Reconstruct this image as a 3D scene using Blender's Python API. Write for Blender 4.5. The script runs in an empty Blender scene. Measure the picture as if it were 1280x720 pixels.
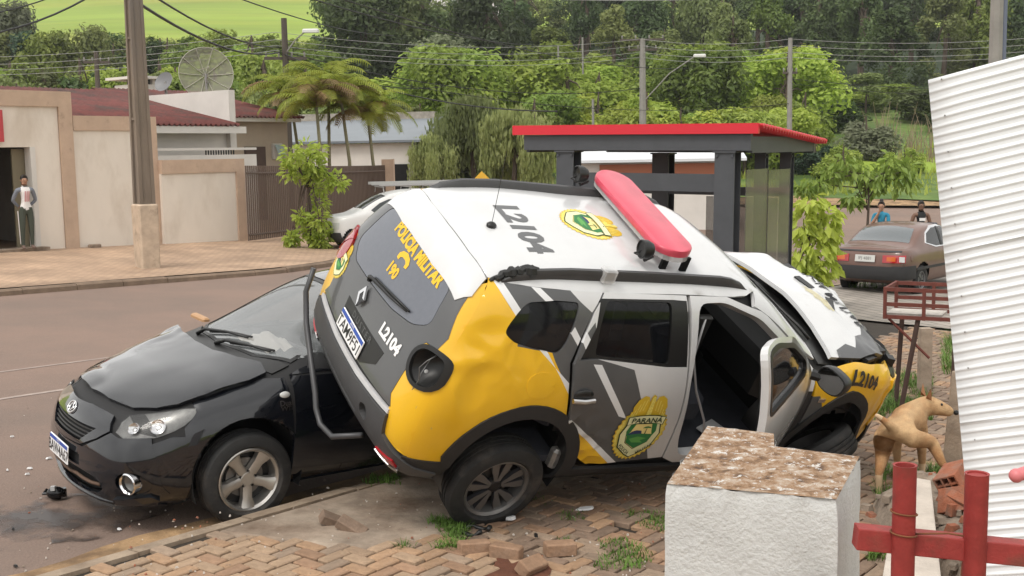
import bpy, bmesh, math, random
from mathutils import Vector, Matrix, noise
from mathutils.bvhtree import BVHTree
from mathutils.geometry import delaunay_2d_cdt
from math import pi, sin, cos, radians as R, sqrt, floor
scene = bpy.context.scene
COL = scene.collection
V = Vector

# ------------------------------------------------------------------ camera, sky, sun, exposure
CAM = V((0, 0, 2.35))
camd = bpy.data.cameras.new('camera')
cam = bpy.data.objects.new('camera', camd); COL.objects.link(cam)
camd.sensor_width = 36; camd.lens = 1450 / 1280 * 36; camd.clip_start = .05; camd.clip_end = 3000
cam.matrix_world = Matrix(((.99984481, .01761713, 0, 0), (-.00205109, .11640792, -.99319937, 0),
                           (-.01749732, .99304523, .11642599, 2.35), (0, 0, 0, 1)))
scene.camera = cam
SUN_EL, SUN_AZ = R(58), R(215)            # azimuth measured clockwise from +Y
w = bpy.data.worlds.new('World'); scene.world = w; w.use_nodes = True
wn = w.node_tree; wn.nodes.clear()
sky = wn.nodes.new('ShaderNodeTexSky'); sky.sky_type = 'NISHITA'; sky.sun_disc = False
sky.sun_elevation = SUN_EL; sky.sun_rotation = SUN_AZ; sky.dust_density = 6; sky.air_density = 1.2; sky.ozone_density = 1
hs = wn.nodes.new('ShaderNodeHueSaturation'); hs.inputs['Saturation'].default_value = .22
bg = wn.nodes.new('ShaderNodeBackground'); bg.inputs['Strength'].default_value = .15
wo = wn.nodes.new('ShaderNodeOutputWorld')
# overcast: most of the dome is an even cloud deck with soft brighter and darker banks
cl_n = wn.nodes.new('ShaderNodeTexNoise'); cl_n.inputs['Scale'].default_value = 2.2; cl_n.inputs['Detail'].default_value = 6
cl_c = wn.nodes.new('ShaderNodeTexCoord'); wn.links.new(cl_c.outputs['Generated'], cl_n.inputs['Vector'])
cl_r = wn.nodes.new('ShaderNodeMapRange'); cl_r.inputs[1].default_value = .3; cl_r.inputs[2].default_value = .7; cl_r.inputs[3].default_value = .82; cl_r.inputs[4].default_value = 1.18
cl_m = wn.nodes.new('ShaderNodeMix'); cl_m.data_type = 'RGBA'; cl_m.inputs[0].default_value = .78; cl_m.inputs[7].default_value = (6.25, 6.15, 5.95, 1)
cl_v = wn.nodes.new('ShaderNodeHueSaturation'); wn.links.new(cl_n.outputs['Fac'], cl_r.inputs[0]); wn.links.new(cl_r.outputs[0], cl_v.inputs['Value'])
wn.links.new(sky.outputs[0], hs.inputs['Color']); wn.links.new(hs.outputs[0], cl_m.inputs[6]); wn.links.new(cl_m.outputs[2], cl_v.inputs['Color']); wn.links.new(cl_v.outputs[0], bg.inputs[0]); wn.links.new(bg.outputs[0], wo.inputs[0])
sl = bpy.data.lights.new('sun', 'SUN'); sl.energy = 1.15; sl.angle = R(18); sl.color = (1, .95, .87)
so = bpy.data.objects.new('sun', sl); COL.objects.link(so)
sd = V((sin(SUN_AZ) * cos(SUN_EL), cos(SUN_AZ) * cos(SUN_EL), sin(SUN_EL)))
so.rotation_euler = sd.to_track_quat('Z', 'Y').to_euler()
scene.view_settings.view_transform = 'Standard'; scene.view_settings.look = 'None'
scene.view_settings.exposure = 0.56; scene.view_settings.gamma = 1
scene.cycles.use_denoising = True

# ------------------------------------------------------------------ materials
MATS = {}
def M(name, col=(.5, .5, .5), rough=.6, metal=0, var=.0, vscale=8, bump=0, bscale=60, spec=.5, col2=None, c2scale=3, c2lo=.45, c2hi=.65,
      coat=0, trans=0, emit=None, stretch=None, rand=0, alpha=1, ior=1.45, rvar=0, anoise=None):
    if name in MATS: return MATS[name]
    m = bpy.data.materials.new(name); m.use_nodes = True
    n = m.node_tree; L = n.links; b = n.nodes['Principled BSDF']
    b.inputs['Roughness'].default_value = rough; b.inputs['Metallic'].default_value = metal
    b.inputs['Specular IOR Level'].default_value = spec; b.inputs['Coat Weight'].default_value = coat
    b.inputs['Coat Roughness'].default_value = .04
    b.inputs['Transmission Weight'].default_value = trans; b.inputs['IOR'].default_value = ior; b.inputs['Alpha'].default_value = alpha
    b.inputs['Base Color'].default_value = (*col, 1)
    if emit: b.inputs['Emission Color'].default_value = (*emit[:3], 1); b.inputs['Emission Strength'].default_value = emit[3]
    tc = None
    def coord():
        nonlocal tc
        if tc is None:
            t = n.nodes.new('ShaderNodeTexCoord'); mp = n.nodes.new('ShaderNodeMapping')
            L.new(t.outputs['Object'], mp.inputs[0])
            if stretch: mp.inputs['Scale'].default_value = stretch
            tc = mp.outputs[0]
        return tc
    def nz(sc, det=5):
        t = n.nodes.new('ShaderNodeTexNoise'); t.inputs['Scale'].default_value = sc; t.inputs['Detail'].default_value = det
        t.inputs['Roughness'].default_value = .62
        L.new(coord(), t.inputs['Vector']); return t.outputs['Fac']
    cur = None
    if col2:
        mx = n.nodes.new('ShaderNodeMix'); mx.data_type = 'RGBA'
        mr = n.nodes.new('ShaderNodeMapRange'); mr.inputs[1].default_value = c2lo; mr.inputs[2].default_value = c2hi
        L.new(nz(c2scale), mr.inputs[0]); L.new(mr.outputs[0], mx.inputs[0])
        mx.inputs[6].default_value = (*col, 1); mx.inputs[7].default_value = (*col2, 1); cur = mx.outputs[2]
    if var or rand:
        hv = n.nodes.new('ShaderNodeHueSaturation')
        if cur: L.new(cur, hv.inputs['Color'])
        else: hv.inputs['Color'].default_value = (*col, 1)
        val = None
        if var:
            mr = n.nodes.new('ShaderNodeMapRange'); mr.inputs[1].default_value = .25; mr.inputs[2].default_value = .75
            mr.inputs[3].default_value = 1 - var; mr.inputs[4].default_value = 1 + var
            L.new(nz(vscale), mr.inputs[0]); val = mr.outputs[0]
        if rand:
            oi = n.nodes.new('ShaderNodeObjectInfo'); mr = n.nodes.new('ShaderNodeMapRange')
            mr.inputs[3].default_value = 1 - rand; mr.inputs[4].default_value = 1 + rand
            L.new(oi.outputs['Random'], mr.inputs[0])
            if val:
                mm = n.nodes.new('ShaderNodeMath'); mm.operation = 'MULTIPLY'; L.new(val, mm.inputs[0]); L.new(mr.outputs[0], mm.inputs[1]); val = mm.outputs[0]
            else: val = mr.outputs[0]
        L.new(val, hv.inputs['Value']); cur = hv.outputs[0]
    if cur: L.new(cur, b.inputs['Base Color'])
    if rvar:
        mr = n.nodes.new('ShaderNodeMapRange'); mr.inputs[1].default_value = .3; mr.inputs[2].default_value = .7
        mr.inputs[3].default_value = max(0, rough - rvar); mr.inputs[4].default_value = min(1, rough + rvar)
        L.new(nz(vscale * 1.7), mr.inputs[0]); L.new(mr.outputs[0], b.inputs['Roughness'])
    if anoise:
        mr = n.nodes.new('ShaderNodeMapRange'); mr.inputs[1].default_value = anoise[1]; mr.inputs[2].default_value = anoise[2]; mr.inputs[3].default_value = 0; mr.inputs[4].default_value = alpha
        L.new(nz(anoise[0]), mr.inputs[0]); L.new(mr.outputs[0], b.inputs['Alpha'])
    if bump:
        bp = n.nodes.new('ShaderNodeBump'); bp.inputs['Strength'].default_value = bump; bp.inputs['Distance'].default_value = .02
        L.new(nz(bscale, 6), bp.inputs['Height']); L.new(bp.outputs[0], b.inputs['Normal'])
    MATS[name] = m; return m

# ------------------------------------------------------------------ objects
def tag(o, label=None, cat=None, group=None, kind=None):
    if label: o['label'] = label
    if cat: o['category'] = cat
    if group: o['group'] = group
    if kind: o['kind'] = kind
    return o
def empty(name, loc=(0, 0, 0), rz=0, mat=None):
    o = bpy.data.objects.new(name, None); COL.objects.link(o); o.empty_display_size = .1
    if mat is not None: o.matrix_world = mat
    else: o.location = loc; o.rotation_euler = (0, 0, rz)
    return o
def inst(o, parent=None, name=None):
    c = o.copy(); COL.objects.link(c)
    if name: c.name = name
    if parent is not None: c.parent = parent
    return c
def copy_tree(o, parent=None):
    kids = list(o.children)
    c = o.copy(); COL.objects.link(c); c.parent = parent
    for k in kids: copy_tree(k, c)
    return c
class MB:
    def __init__(s): s.v = []; s.f = []; s.m = []
    def add(s, vs, fs, mi=0, mat=None):
        b = len(s.v)
        s.v += [tuple(mat @ V(p)) if mat is not None else tuple(p) for p in vs]
        for f in fs: s.f.append(tuple(i + b for i in f)); s.m.append(mi)
        return s
    def quad(s, a, b, c, d, mi=0): return s.add([a, b, c, d], [(0, 1, 2, 3)], mi)
    def box(s, c, d, mi=0, rz=0, mat=None, taper=1.0, bev=0):
        x, y, z = d[0] / 2, d[1] / 2, d[2] / 2; t = taper
        mt = Matrix.Translation(V(c)) @ Matrix.Rotation(rz, 4, 'Z')
        if mat is not None: mt = mat @ mt
        if bev:
            r = min(bev, x * .49, y * .49); vs = []
            ring = [(-x + r, -y), (x - r, -y), (x, -y + r), (x, y - r), (x - r, y), (-x + r, y), (-x, y - r), (-x, -y + r)]
            k = lambda p, q: (p[0] * q, p[1] * q)
            sx = (x - r) / x
            for zz, q in ((-z, t * 1.0), (z - r, 1.0)): vs += [(p[0] * (t if zz < 0 else 1), p[1] * (t if zz < 0 else 1), zz) for p in ring]
            vs += [(p[0] * (1 - r / x * .9), p[1] * (1 - r / y * .9), z) for p in ring]
            fs = [tuple(range(7, -1, -1)), tuple(range(16, 24))]
            for l in (0, 8): fs += [(l + i, l + (i + 1) % 8, l + 8 + (i + 1) % 8, l + 8 + i) for i in range(8)]
            return s.add(vs, fs, mi, mt)
        vs = [(-x, -y, -z), (x, -y, -z), (x, y, -z), (-x, y, -z), (-x * t, -y * t, z), (x * t, -y * t, z), (x * t, y * t, z), (-x * t, y * t, z)]
        return s.add(vs, [(3, 2, 1, 0), (4, 5, 6, 7), (0, 1, 5, 4), (1, 2, 6, 5), (2, 3, 7, 6), (3, 0, 4, 7)], mi, mt)
    def tube(s, pts, r, n=8, mi=0, caps=True):
        pts = [V(p) for p in pts]; rs = r if isinstance(r, (list, tuple)) else [r] * len(pts)
        rings = []; prev = None
        for i, p in enumerate(pts):
            t = (pts[min(i + 1, len(pts) - 1)] - pts[max(i - 1, 0)]).normalized()
            if prev is None:
                u = t.orthogonal().normalized()
            else:
                u = prev - t * prev.dot(t)
                u = u.normalized() if u.length > 1e-6 else t.orthogonal().normalized()
            prev = u; vv = t.cross(u)
            rings.append([p + (u * cos(2 * pi * k / n) + vv * sin(2 * pi * k / n)) * rs[i] for k in range(n)])
        vs = [q for g in rings for q in g]; fs = []
        for i in range(len(pts) - 1):
            for k in range(n): fs.append((i * n + k, i * n + (k + 1) % n, (i + 1) * n + (k + 1) % n, (i + 1) * n + k))
        if caps: fs += [tuple(range(n - 1, -1, -1)), tuple(range((len(pts) - 1) * n, len(pts) * n))]
        return s.add(vs, fs, mi)
    def lathe(s, prof, n=24, mi=0, mat=None, close=False):   # prof: (r, h); axis = local Z
        vs = [(r * cos(2 * pi * k / n), r * sin(2 * pi * k / n), h) for r, h in prof for k in range(n)]; fs = []
        m = len(prof)
        for i in range(m - 1 + (1 if close else 0)):
            j = (i + 1) % m
            for k in range(n): fs.append((i * n + k, i * n + (k + 1) % n, j * n + (k + 1) % n, j * n + k))
        return s.add(vs, fs, mi, mat)
    def prism(s, poly, h0, h1, mi=0, mat=None):              # poly in XY, extruded along Z
        n = len(poly); vs = [(p[0], p[1], h0) for p in poly] + [(p[0], p[1], h1) for p in poly]
        fs = [tuple(range(n - 1, -1, -1)), tuple(range(n, 2 * n))] + [(i, (i + 1) % n, n + (i + 1) % n, n + i) for i in range(n)]
        return s.add(vs, fs, mi, mat)
    def ball(s, c, r, n=12, mi=0, sc=(1, 1, 1), mat=None):
        m = max(4, n // 2); vs = []; fs = []
        for i in range(m + 1):
            a = pi * i / m
            for k in range(n): b = 2 * pi * k / n; vs.append((c[0] + r * sc[0] * sin(a) * cos(b), c[1] + r * sc[1] * sin(a) * sin(b), c[2] + r * sc[2] * cos(a)))
        for i in range(m):
            for k in range(n): fs.append((i * n + k, (i + 1) * n + k, (i + 1) * n + (k + 1) % n, i * n + (k + 1) % n))
        return s.add(vs, fs, mi, mat)
    def mesh(s, name, mats, smooth=False):
        me = bpy.data.meshes.new(name); me.from_pydata(s.v, [], s.f)
        for m in (mats if isinstance(mats, (list, tuple)) else [mats]): me.materials.append(m)
        me.polygons.foreach_set('material_index', s.m)
        if smooth:
            me.polygons.foreach_set('use_smooth', [True] * len(me.polygons))
            if smooth != 'all': me.set_sharp_from_angle(angle=R(smooth if smooth is not True else 40))
        me.update(); return me
    def build(s, name, mats, parent=None, smooth=False, bevel=0, **kw):
        me = s.mesh(name, mats, smooth)
        if bevel or kw.get('weld'):
            bm = bmesh.new(); bm.from_mesh(me); bmesh.ops.remove_doubles(bm, verts=bm.verts, dist=1e-5)
            if bevel: bmesh.ops.bevel(bm, geom=[e for e in bm.edges if len(e.link_faces) == 2 and e.calc_face_angle(0) > .5], offset=bevel, segments=2, affect='EDGES', profile=.6)
            bm.to_mesh(me); bm.free()
        o = bpy.data.objects.new(name, me); COL.objects.link(o)
        if parent is not None: o.parent = parent
        for k in ('label', 'cat', 'group', 'kind'):
            if kw.get(k): o[{'cat': 'category'}.get(k, k)] = kw[k]
        return o
def bevel_obj(o, wdt, seg=2):
    m = o.modifiers.new('bevel', 'BEVEL'); m.width = wdt; m.segments = seg; m.limit_method = 'ANGLE'; m.angle_limit = R(35); return o

# ------------------------------------------------------------------ curved-body helper: panels drawn in a side / rear / top / front view and laid on a smooth hull
def inpoly(p, poly):
    x, y = p[0], p[1]; c = False; j = len(poly) - 1
    for i in range(len(poly)):
        xi, yi = poly[i][0], poly[i][1]; xj, yj = poly[j][0], poly[j][1]
        if (yi > y) != (yj > y) and x < (xj - xi) * (y - yi) / (yj - yi) + xi: c = not c
        j = i
    return c
def smoothpoly(poly, it=2):
    for _ in range(it):
        q = []
        for i in range(len(poly)):
            a, b = poly[i], poly[(i + 1) % len(poly)]
            q += [(a[0] * .75 + b[0] * .25, a[1] * .75 + b[1] * .25), (a[0] * .25 + b[0] * .75, a[1] * .25 + b[1] * .75)]
        poly = q
    return poly
def roundpoly(poly, r, k=4):
    out = []; n = len(poly)
    for i in range(n):
        a, b, c = V(poly[i - 1][:2]), V(poly[i][:2]), V(poly[(i + 1) % n][:2]); d1 = min(r, (a - b).length * .45); d2 = min(r, (c - b).length * .45)
        p, q = b + (a - b).normalized() * d1, b + (c - b).normalized() * d2
        for t in range(k + 1): u = t / k; out.append(tuple(p * (1 - u) ** 2 + b * 2 * u * (1 - u) + q * u * u))
    return out
class Body:
    def __init__(s, stations, cols=4, levels=3):
        # stations rear->front: each a list of (x, y, z), bottom to roof edge, for the +y half
        n = len(stations[0]); vs = []; fs = []; idx = {}
        fr = [-1 + 2 * k / cols for k in range(cols + 1)]
        def vid(i, j, k):
            key = (i, j, k)
            if key not in idx: idx[key] = len(vs); vs.append(P(i, j, k))
            return idx[key]
        ns = len(stations)
        def P(i, j, k):
            x, y, z = stations[i][j]; f = fr[k]
            if i in (0, ns - 1):
                x += (1 if i else -1) * s_bulge[i] * (1 - f * f)
            if j == n - 1: z += s_crown * (1 - f * f)
            return (x, y * f, z)
        s_bulge = {0: .05, ns - 1: .09}; s_crown = .035
        for i in range(ns - 1):
            for j in range(n - 1):
                fs.append((vid(i, j, cols), vid(i + 1, j, cols), vid(i + 1, j + 1, cols), vid(i, j + 1, cols)))
                fs.append((vid(i, j, 0), vid(i, j + 1, 0), vid(i + 1, j + 1, 0), vid(i + 1, j, 0)))
            for k in range(cols):
                fs.append((vid(i, n - 1, k), vid(i, n - 1, k + 1), vid(i + 1, n - 1, k + 1), vid(i + 1, n - 1, k)))
                fs.append((vid(i, 0, k), vid(i + 1, 0, k), vid(i + 1, 0, k + 1), vid(i, 0, k + 1)))
        for i in (0, ns - 1):
            for j in range(n - 1):
                for k in range(cols): fs.append((vid(i, j, k), vid(i, j, k + 1), vid(i, j + 1, k + 1), vid(i, j + 1, k)))
        me = bpy.data.meshes.new('hull'); me.from_pydata(vs, [], fs)
        bm = bmesh.new(); bm.from_mesh(me); bmesh.ops.recalc_face_normals(bm, faces=bm.faces); bm.to_mesh(me); bm.free()
        o = bpy.data.objects.new('hull', me); COL.objects.link(o)
        md = o.modifiers.new('s', 'SUBSURF'); md.levels = levels; md.render_levels = levels
        dg = bpy.context.evaluated_depsgraph_get(); ev = o.evaluated_get(dg)
        s.me = bpy.data.meshes.new_from_object(ev); bpy.data.objects.remove(o)
        s.co = [v.co.copy() for v in s.me.vertices]; s.no = [v.normal.copy() for v in s.me.vertices]
        s.pf = [tuple(p.vertices) for p in s.me.polygons]
        s.bvh = BVHTree.FromPolygons(s.co, s.pf)
    def hit(s, p, nrm, i):
        w = 0; nn = V((0, 0, 0))
        for k in s.pf[i]:
            q = 1 / ((s.co[k] - p).length + 1e-4) ** 2; nn += s.no[k] * q
        return p, nn.normalized()
    def proj(s, d, a, b):
        o, dr = {'R': ((a, -4, b), (0, 1, 0)), 'L': ((a, 4, b), (0, -1, 0)), 'B': ((-5, a, b), (1, 0, 0)),
                 'F': ((5, a, b), (-1, 0, 0)), 'T': ((a, b, 5), (0, 0, -1))}[d]
        p, nrm, i, _ = s.bvh.ray_cast(V(o), V(dr))
        if p is None:
            q = {'R': (a, -.85, b), 'L': (a, .85, b), 'B': (-2.0, a, b), 'F': (2.0, a, b), 'T': (a, b, 1.4)}[d]
            p, nrm, i, _ = s.bvh.find_nearest(V(q))
        return s.hit(p, nrm, i)
    def panel(s, name, d, outline, mats, parent, layers=(), holes=(), off=.008, step=.06, disp=None, flange=.025, xf=None, smooth=True, jit=0, label=None):
        mats = mats if isinstance(mats, (list, tuple)) else [mats]
        pts = []; edges = []
        def loop(poly):
            b = len(pts); n = 0
            for i in range(len(poly)):
                p, q = V(poly[i][:2]), V(poly[(i + 1) % len(poly)][:2])
                k = max(1, int((q - p).length / step + .5))
                for t in range(k): pts.append(p.lerp(q, t / k)); n += 1
            edges.extend((b + i, b + (i + 1) % n) for i in range(n))
        loop(outline)
        for l, _ in layers: loop(l)
        for h in holes: loop(h)
        xs = [p[0] for p in outline]; ys = [p[1] for p in outline]
        nx = int((max(xs) - min(xs)) / step) + 1; ny = int((max(ys) - min(ys)) / step) + 1
        for i in range(nx + 1):
            for j in range(ny + 1):
                p = (min(xs) + (i + (.5 if j % 2 else 0)) * step, min(ys) + j * step)
                if inpoly(p, outline) and not any(inpoly(p, h) for h in holes): pts.append(V(p))
        vs, _, fs, _, _, _ = delaunay_2d_cdt(pts, edges, [], 0, 1e-5)
        keep = []; mi = []
        for f in fs:
            c = sum((vs[k] for k in f), V((0, 0))) / len(f)
            if not inpoly(c, outline) or any(inpoly(c, h) for h in holes): continue
            m = 0
            for l, k in layers:
                if inpoly(c, l): m = k
            keep.append(tuple(f)); mi.append(m)
        P3 = {}; N3 = {}
        for f in keep:
            for k in f:
                if k not in P3:
                    p, nn = s.proj(d, vs[k][0], vs[k][1])
                    p = p + nn * off
                    if disp: p = disp(p.copy(), nn)
                    P3[k] = V(p); N3[k] = nn
        ids = {k: i for i, k in enumerate(P3)}
        co = [P3[k] for k in P3]; no = [N3[k] for k in P3]
        F = []; cnt = {}
        for f in keep:
            a, b, c = (P3[k] for k in f[:3])
            if (b - a).cross(c - a).dot(N3[f[0]]) < 0: f = f[::-1]
            F.append(tuple(ids[k] for k in f))
        for fi, f in enumerate(F):
            for i in range(len(f)): cnt.setdefault((min(f[i], f[(i + 1) % len(f)]), max(f[i], f[(i + 1) % len(f)])), []).append((f[i], f[(i + 1) % len(f)], mi[fi]))
        nf = len(F); nv = len(co)
        if flange:
            mp = {}
            def dup(k, depth):
                key = (k, depth)
                if key not in mp:
                    mp[key] = len(co); co.append(co[k] - no[k] * depth); no.append(no[k])
                return mp[key]
            for e, l in cnt.items():
                if len(l) == 1:
                    a, b, m = l[0]
                    F.append((dup(b, 0), dup(a, 0), dup(a, flange), dup(b, flange))); mi.append(m)
        if xf is not None: co = [xf @ p for p in co]; no = [(xf.to_3x3() @ q).normalized() for q in no]
        me = bpy.data.meshes.new(name); me.from_pydata([tuple(p) for p in co], [], F)
        for m in mats: me.materials.append(m)
        me.polygons.foreach_set('material_index', mi)
        me.polygons.foreach_set('use_smooth', [i < nf and bool(smooth) for i in range(len(F))])
        if disp and smooth == 'crease': me.set_sharp_from_angle(angle=R(16))
        if smooth and not disp:
            ln = []
            for pi_, p in enumerate(me.polygons):
                fn = p.normal.copy()
                for k in p.vertices: ln.append(tuple(no[k]) if pi_ < nf else tuple(fn))
            me.normals_split_custom_set(ln)
        me.update()
        o = bpy.data.objects.new(name, me); COL.objects.link(o)
        if parent is not None: o.parent = parent
        if label: o['label'] = label
        return o
    def shell(s, name, mat, parent, cuts, thick=0, crush=None):
        # cuts: list of (axis function point->(a,b), poly, test(point))
        keep = []
        for f in s.pf:
            bad = False
            for fn, poly, test in cuts:
                c = sum((s.co[k] for k in f), V((0, 0, 0))) / len(f)
                if test(c) and inpoly(fn(c), poly): bad = True; break
            if not bad: keep.append(f)
        used = sorted({k for f in keep for k in f}); mp = {k: i for i, k in enumerate(used)}
        me = bpy.data.meshes.new(name)
        me.from_pydata([tuple(crush(s.co[k].copy()) if crush else s.co[k]) for k in used], [], [tuple(mp[k] for k in f) for f in keep])
        me.materials.append(mat); me.polygons.foreach_set('use_smooth', [True] * len(me.polygons)); me.update()
        o = bpy.data.objects.new(name, me); COL.objects.link(o); o.parent = parent; return o
FONT = None
def text_mesh(txt, size=1.0, bold=0.0, align='CENTER', spacing=1.0):
    cu = bpy.data.curves.new('t', 'FONT'); cu.body = txt; cu.size = size; cu.offset = bold; cu.align_x = align; cu.align_y = 'CENTER'; cu.space_character = spacing; cu.resolution_u = 3
    o = bpy.data.objects.new('t', cu); COL.objects.link(o)
    me = bpy.data.meshes.new_from_object(o.evaluated_get(bpy.context.evaluated_depsgraph_get()))
    bpy.data.objects.remove(o); bpy.data.curves.remove(cu)
    bm = bmesh.new(); bm.from_mesh(me); bmesh.ops.triangulate(bm, faces=bm.faces)
    bmesh.ops.subdivide_edges(bm, edges=[e for e in bm.edges if e.calc_length() > size * .25], cuts=1)
    bmesh.ops.triangulate(bm, faces=bm.faces)
    vs = [v.co.copy() for v in bm.verts]; fs = [tuple(v.index for v in f.verts) for f in bm.faces]; bm.free(); bpy.data.meshes.remove(me)
    return vs, fs
def flat_text(name, txt, size, mat, parent, mtx, bold=0.0, sx=1.0, spacing=1.0, label=None):
    vs, fs = text_mesh(txt, size, bold, spacing=spacing)
    b = MB(); b.add([(v.x * sx, v.y, 0) for v in vs], fs, 0, mtx)
    return b.build(name, mat, parent, label=label)
def body_text(body, name, txt, size, mat, parent, d, o2, u2, v2, bold=0.0, off=.012, sx=1.0, spacing=1.0, disp=None, align='CENTER'):
    # o2 = centre in view coordinates, u2 / v2 = reading and up directions there
    vs, fs = text_mesh(txt, size, bold, align, spacing); b = MB(); out = []
    for v in vs:
        a = V(o2) + V(u2) * (v.x * sx) + V(v2) * v.y
        p, n = body.proj(d, a[0], a[1]); p = p + n * off
        if disp: p = disp(p, n)
        out.append(p)
    b.add(out, fs); return b.build(name, mat, parent)
def mirror_y(poly): return [(x, -y) for x, y in poly]
def inset(poly, d):
    n = len(poly); ar = sum(poly[i][0] * poly[(i + 1) % n][1] - poly[(i + 1) % n][0] * poly[i][1] for i in range(n)); sg = 1 if ar > 0 else -1
    out = []
    for i in range(n):
        a, b, c = V(poly[i - 1][:2]), V(poly[i][:2]), V(poly[(i + 1) % n][:2])
        e1 = (b - a); e2 = (c - b)
        n1 = V((-e1.y, e1.x)); n2 = V((-e2.y, e2.x))
        n1 = n1.normalized() if n1.length else n1; n2 = n2.normalized() if n2.length else n2
        m = n1 + n2
        if m.length < .2: m = n1
        m = m.normalized(); k = d / max(.4, m.dot(n1))
        out.append(tuple(b + m * k * sg))
    return out
def circ(cx, cy, r, n=32, a0=0, a1=2 * pi, ry=None):
    full = abs(a1 - a0) > 6.28
    return [(cx + r * cos(a0 + (a1 - a0) * i / (n if full else n - 1)), cy + (ry or r) * sin(a0 + (a1 - a0) * i / (n if full else n - 1))) for i in range(n)]
def decal(body, name, d, o2, u2, v2, layers, mats, parent, off=.011, step=.04, disp=None, lift=.0006):
    b = MB(); o2, u2, v2 = V(o2), V(u2), V(v2)
    for k, (poly, mi) in enumerate(layers):
        pts = [V(p) for p in poly]; n = len(pts); ed = [(i, (i + 1) % n) for i in range(n)]
        xs = [p.x for p in pts]; ys = [p.y for p in pts]
        x = min(xs)
        while x < max(xs):
            y = min(ys)
            while y < max(ys):
                if inpoly((x, y), poly): pts.append(V((x, y)))
                y += step
            x += step
        vs, _, fs, _, _, _ = delaunay_2d_cdt(pts, ed, [], 0, 1e-5)
        keep = [f for f in fs if inpoly(sum((vs[q] for q in f), V((0, 0))) / len(f), poly)]
        out = []
        for q in vs:
            a = o2 + u2 * q.x + v2 * q.y; p, nn = body.proj(d, a.x, a.y); p = p + nn * (off + k * lift)
            if disp: p = disp(p, nn)
            out.append(p)
        b.add(out, keep, mi)
    o = b.build(name, mats, parent, smooth='all'); return o
def crest_layers(W, H):                      # state crest: gold sunburst, eagle, shield with banner, hill and tree
    L = []
    n = 34; sun = []
    for i in range(n * 2):
        a = 2 * pi * i / (n * 2); r = 1.0 if i % 2 else .93
        sun.append((W * .5 * r * cos(a) * (1 - .12 * max(0, -sin(a))), -.06 * H + H * .44 * r * sin(a)))
    L.append((sun, 0))
    L.append(([(x * .95, -.06 * H + (y + .06 * H) * .95) for x, y in sun], 1))
    wing = [(-.30, .22), (-.33, .33), (-.27, .43), (-.17, .485), (-.09, .47), (-.05, .40), (-.04, .47), (0, .50), (.05, .475), (.06, .40), (.10, .47), (.18, .485), (.27, .44), (.33, .33), (.30, .22), (.1, .18), (-.1, .18)]
    L.append(([(x * W, y * H) for x, y in wing], 0))
    for sx in (-1, 1):
        for k in range(4): L.append(([((sx * (.10 + .055 * k) + dx) * W, (.43 - .015 * k * k + dy) * H) for dx, dy in ((-.012, 0), (.006, .01), (.02 * sx, -.15), (.02 * sx - .02, -.15))], 1))
    L.append(([(x * W, y * H) for x, y in ((-.035, .36), (-.03, .46), (.0, .485), (.04, .46), (.035, .36), (.05, .22), (-.05, .22))], 1))
    sh = [(-.33, .10), (-.40, -.06), (-.33, -.27), (-.12, -.40), (0, -.45), (.12, -.40), (.33, -.27), (.40, -.06), (.33, .10)]
    L.append(([(x * W, y * H) for x, y in sh], 2)); L.append(([(x * W * .94, (y + .15) * H * .94 - .15 * H) for x, y in sh], 3))
    inn = [(-.24, .10), (-.27, -.06), (-.22, -.20), (0, -.31), (.22, -.20), (.27, -.06), (.24, .10)]
    L.append(([(x * W, y * H) for x, y in inn], 2)); L.append(([(x * W * .95, (y + .1) * H * .95 - .1 * H) for x, y in inn], 4))
    for sx in (-1, 1): L.append(([(sx * x * W, y * H) for x, y in ((.15, .10), (.25, .10), (.29, -.02), (.25, -.10), (.20, -.02))], 5))
    L.append(([(x * W, y * H) for x, y in ((-.25, -.07), (-.18, -.02), (-.10, .0), (.0, -.01), (.03, -.07))], 6))
    L.append(([(x * W, y * H) for x, y in ((-.25, -.07), (0, -.055), (.25, -.07), (.21, -.19), (0, -.29), (-.21, -.19))], 5))
    L.append(([(x * W, y * H) for x, y in ((-.18, -.13), (-.02, -.10), (.16, -.13), (.05, -.16), (.12, -.2), (-.1, -.19))], 7))
    L.append(([(x * W, y * H) for x, y in ((.075, -.06), (.095, -.06), (.09, .03), (.08, .03))], 2))
    L.append(([(x * W, y * H) for x, y in ((.0, .03), (.03, .05), (.085, .06), (.14, .05), (.17, .03), (.085, .035))], 5))
    ban = [(-.36, .08), (-.37, .20), (-.18, .225), (0, .23), (.18, .225), (.37, .20), (.36, .08), (.18, .105), (0, .11), (-.18, .105)]
    L.append(([(x * W, y * H) for x, y in ban], 2)); L.append(([(x * W * .95, (y - .155) * H * .86 + .155 * H) for x, y in ban], 3))
    return L
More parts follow.
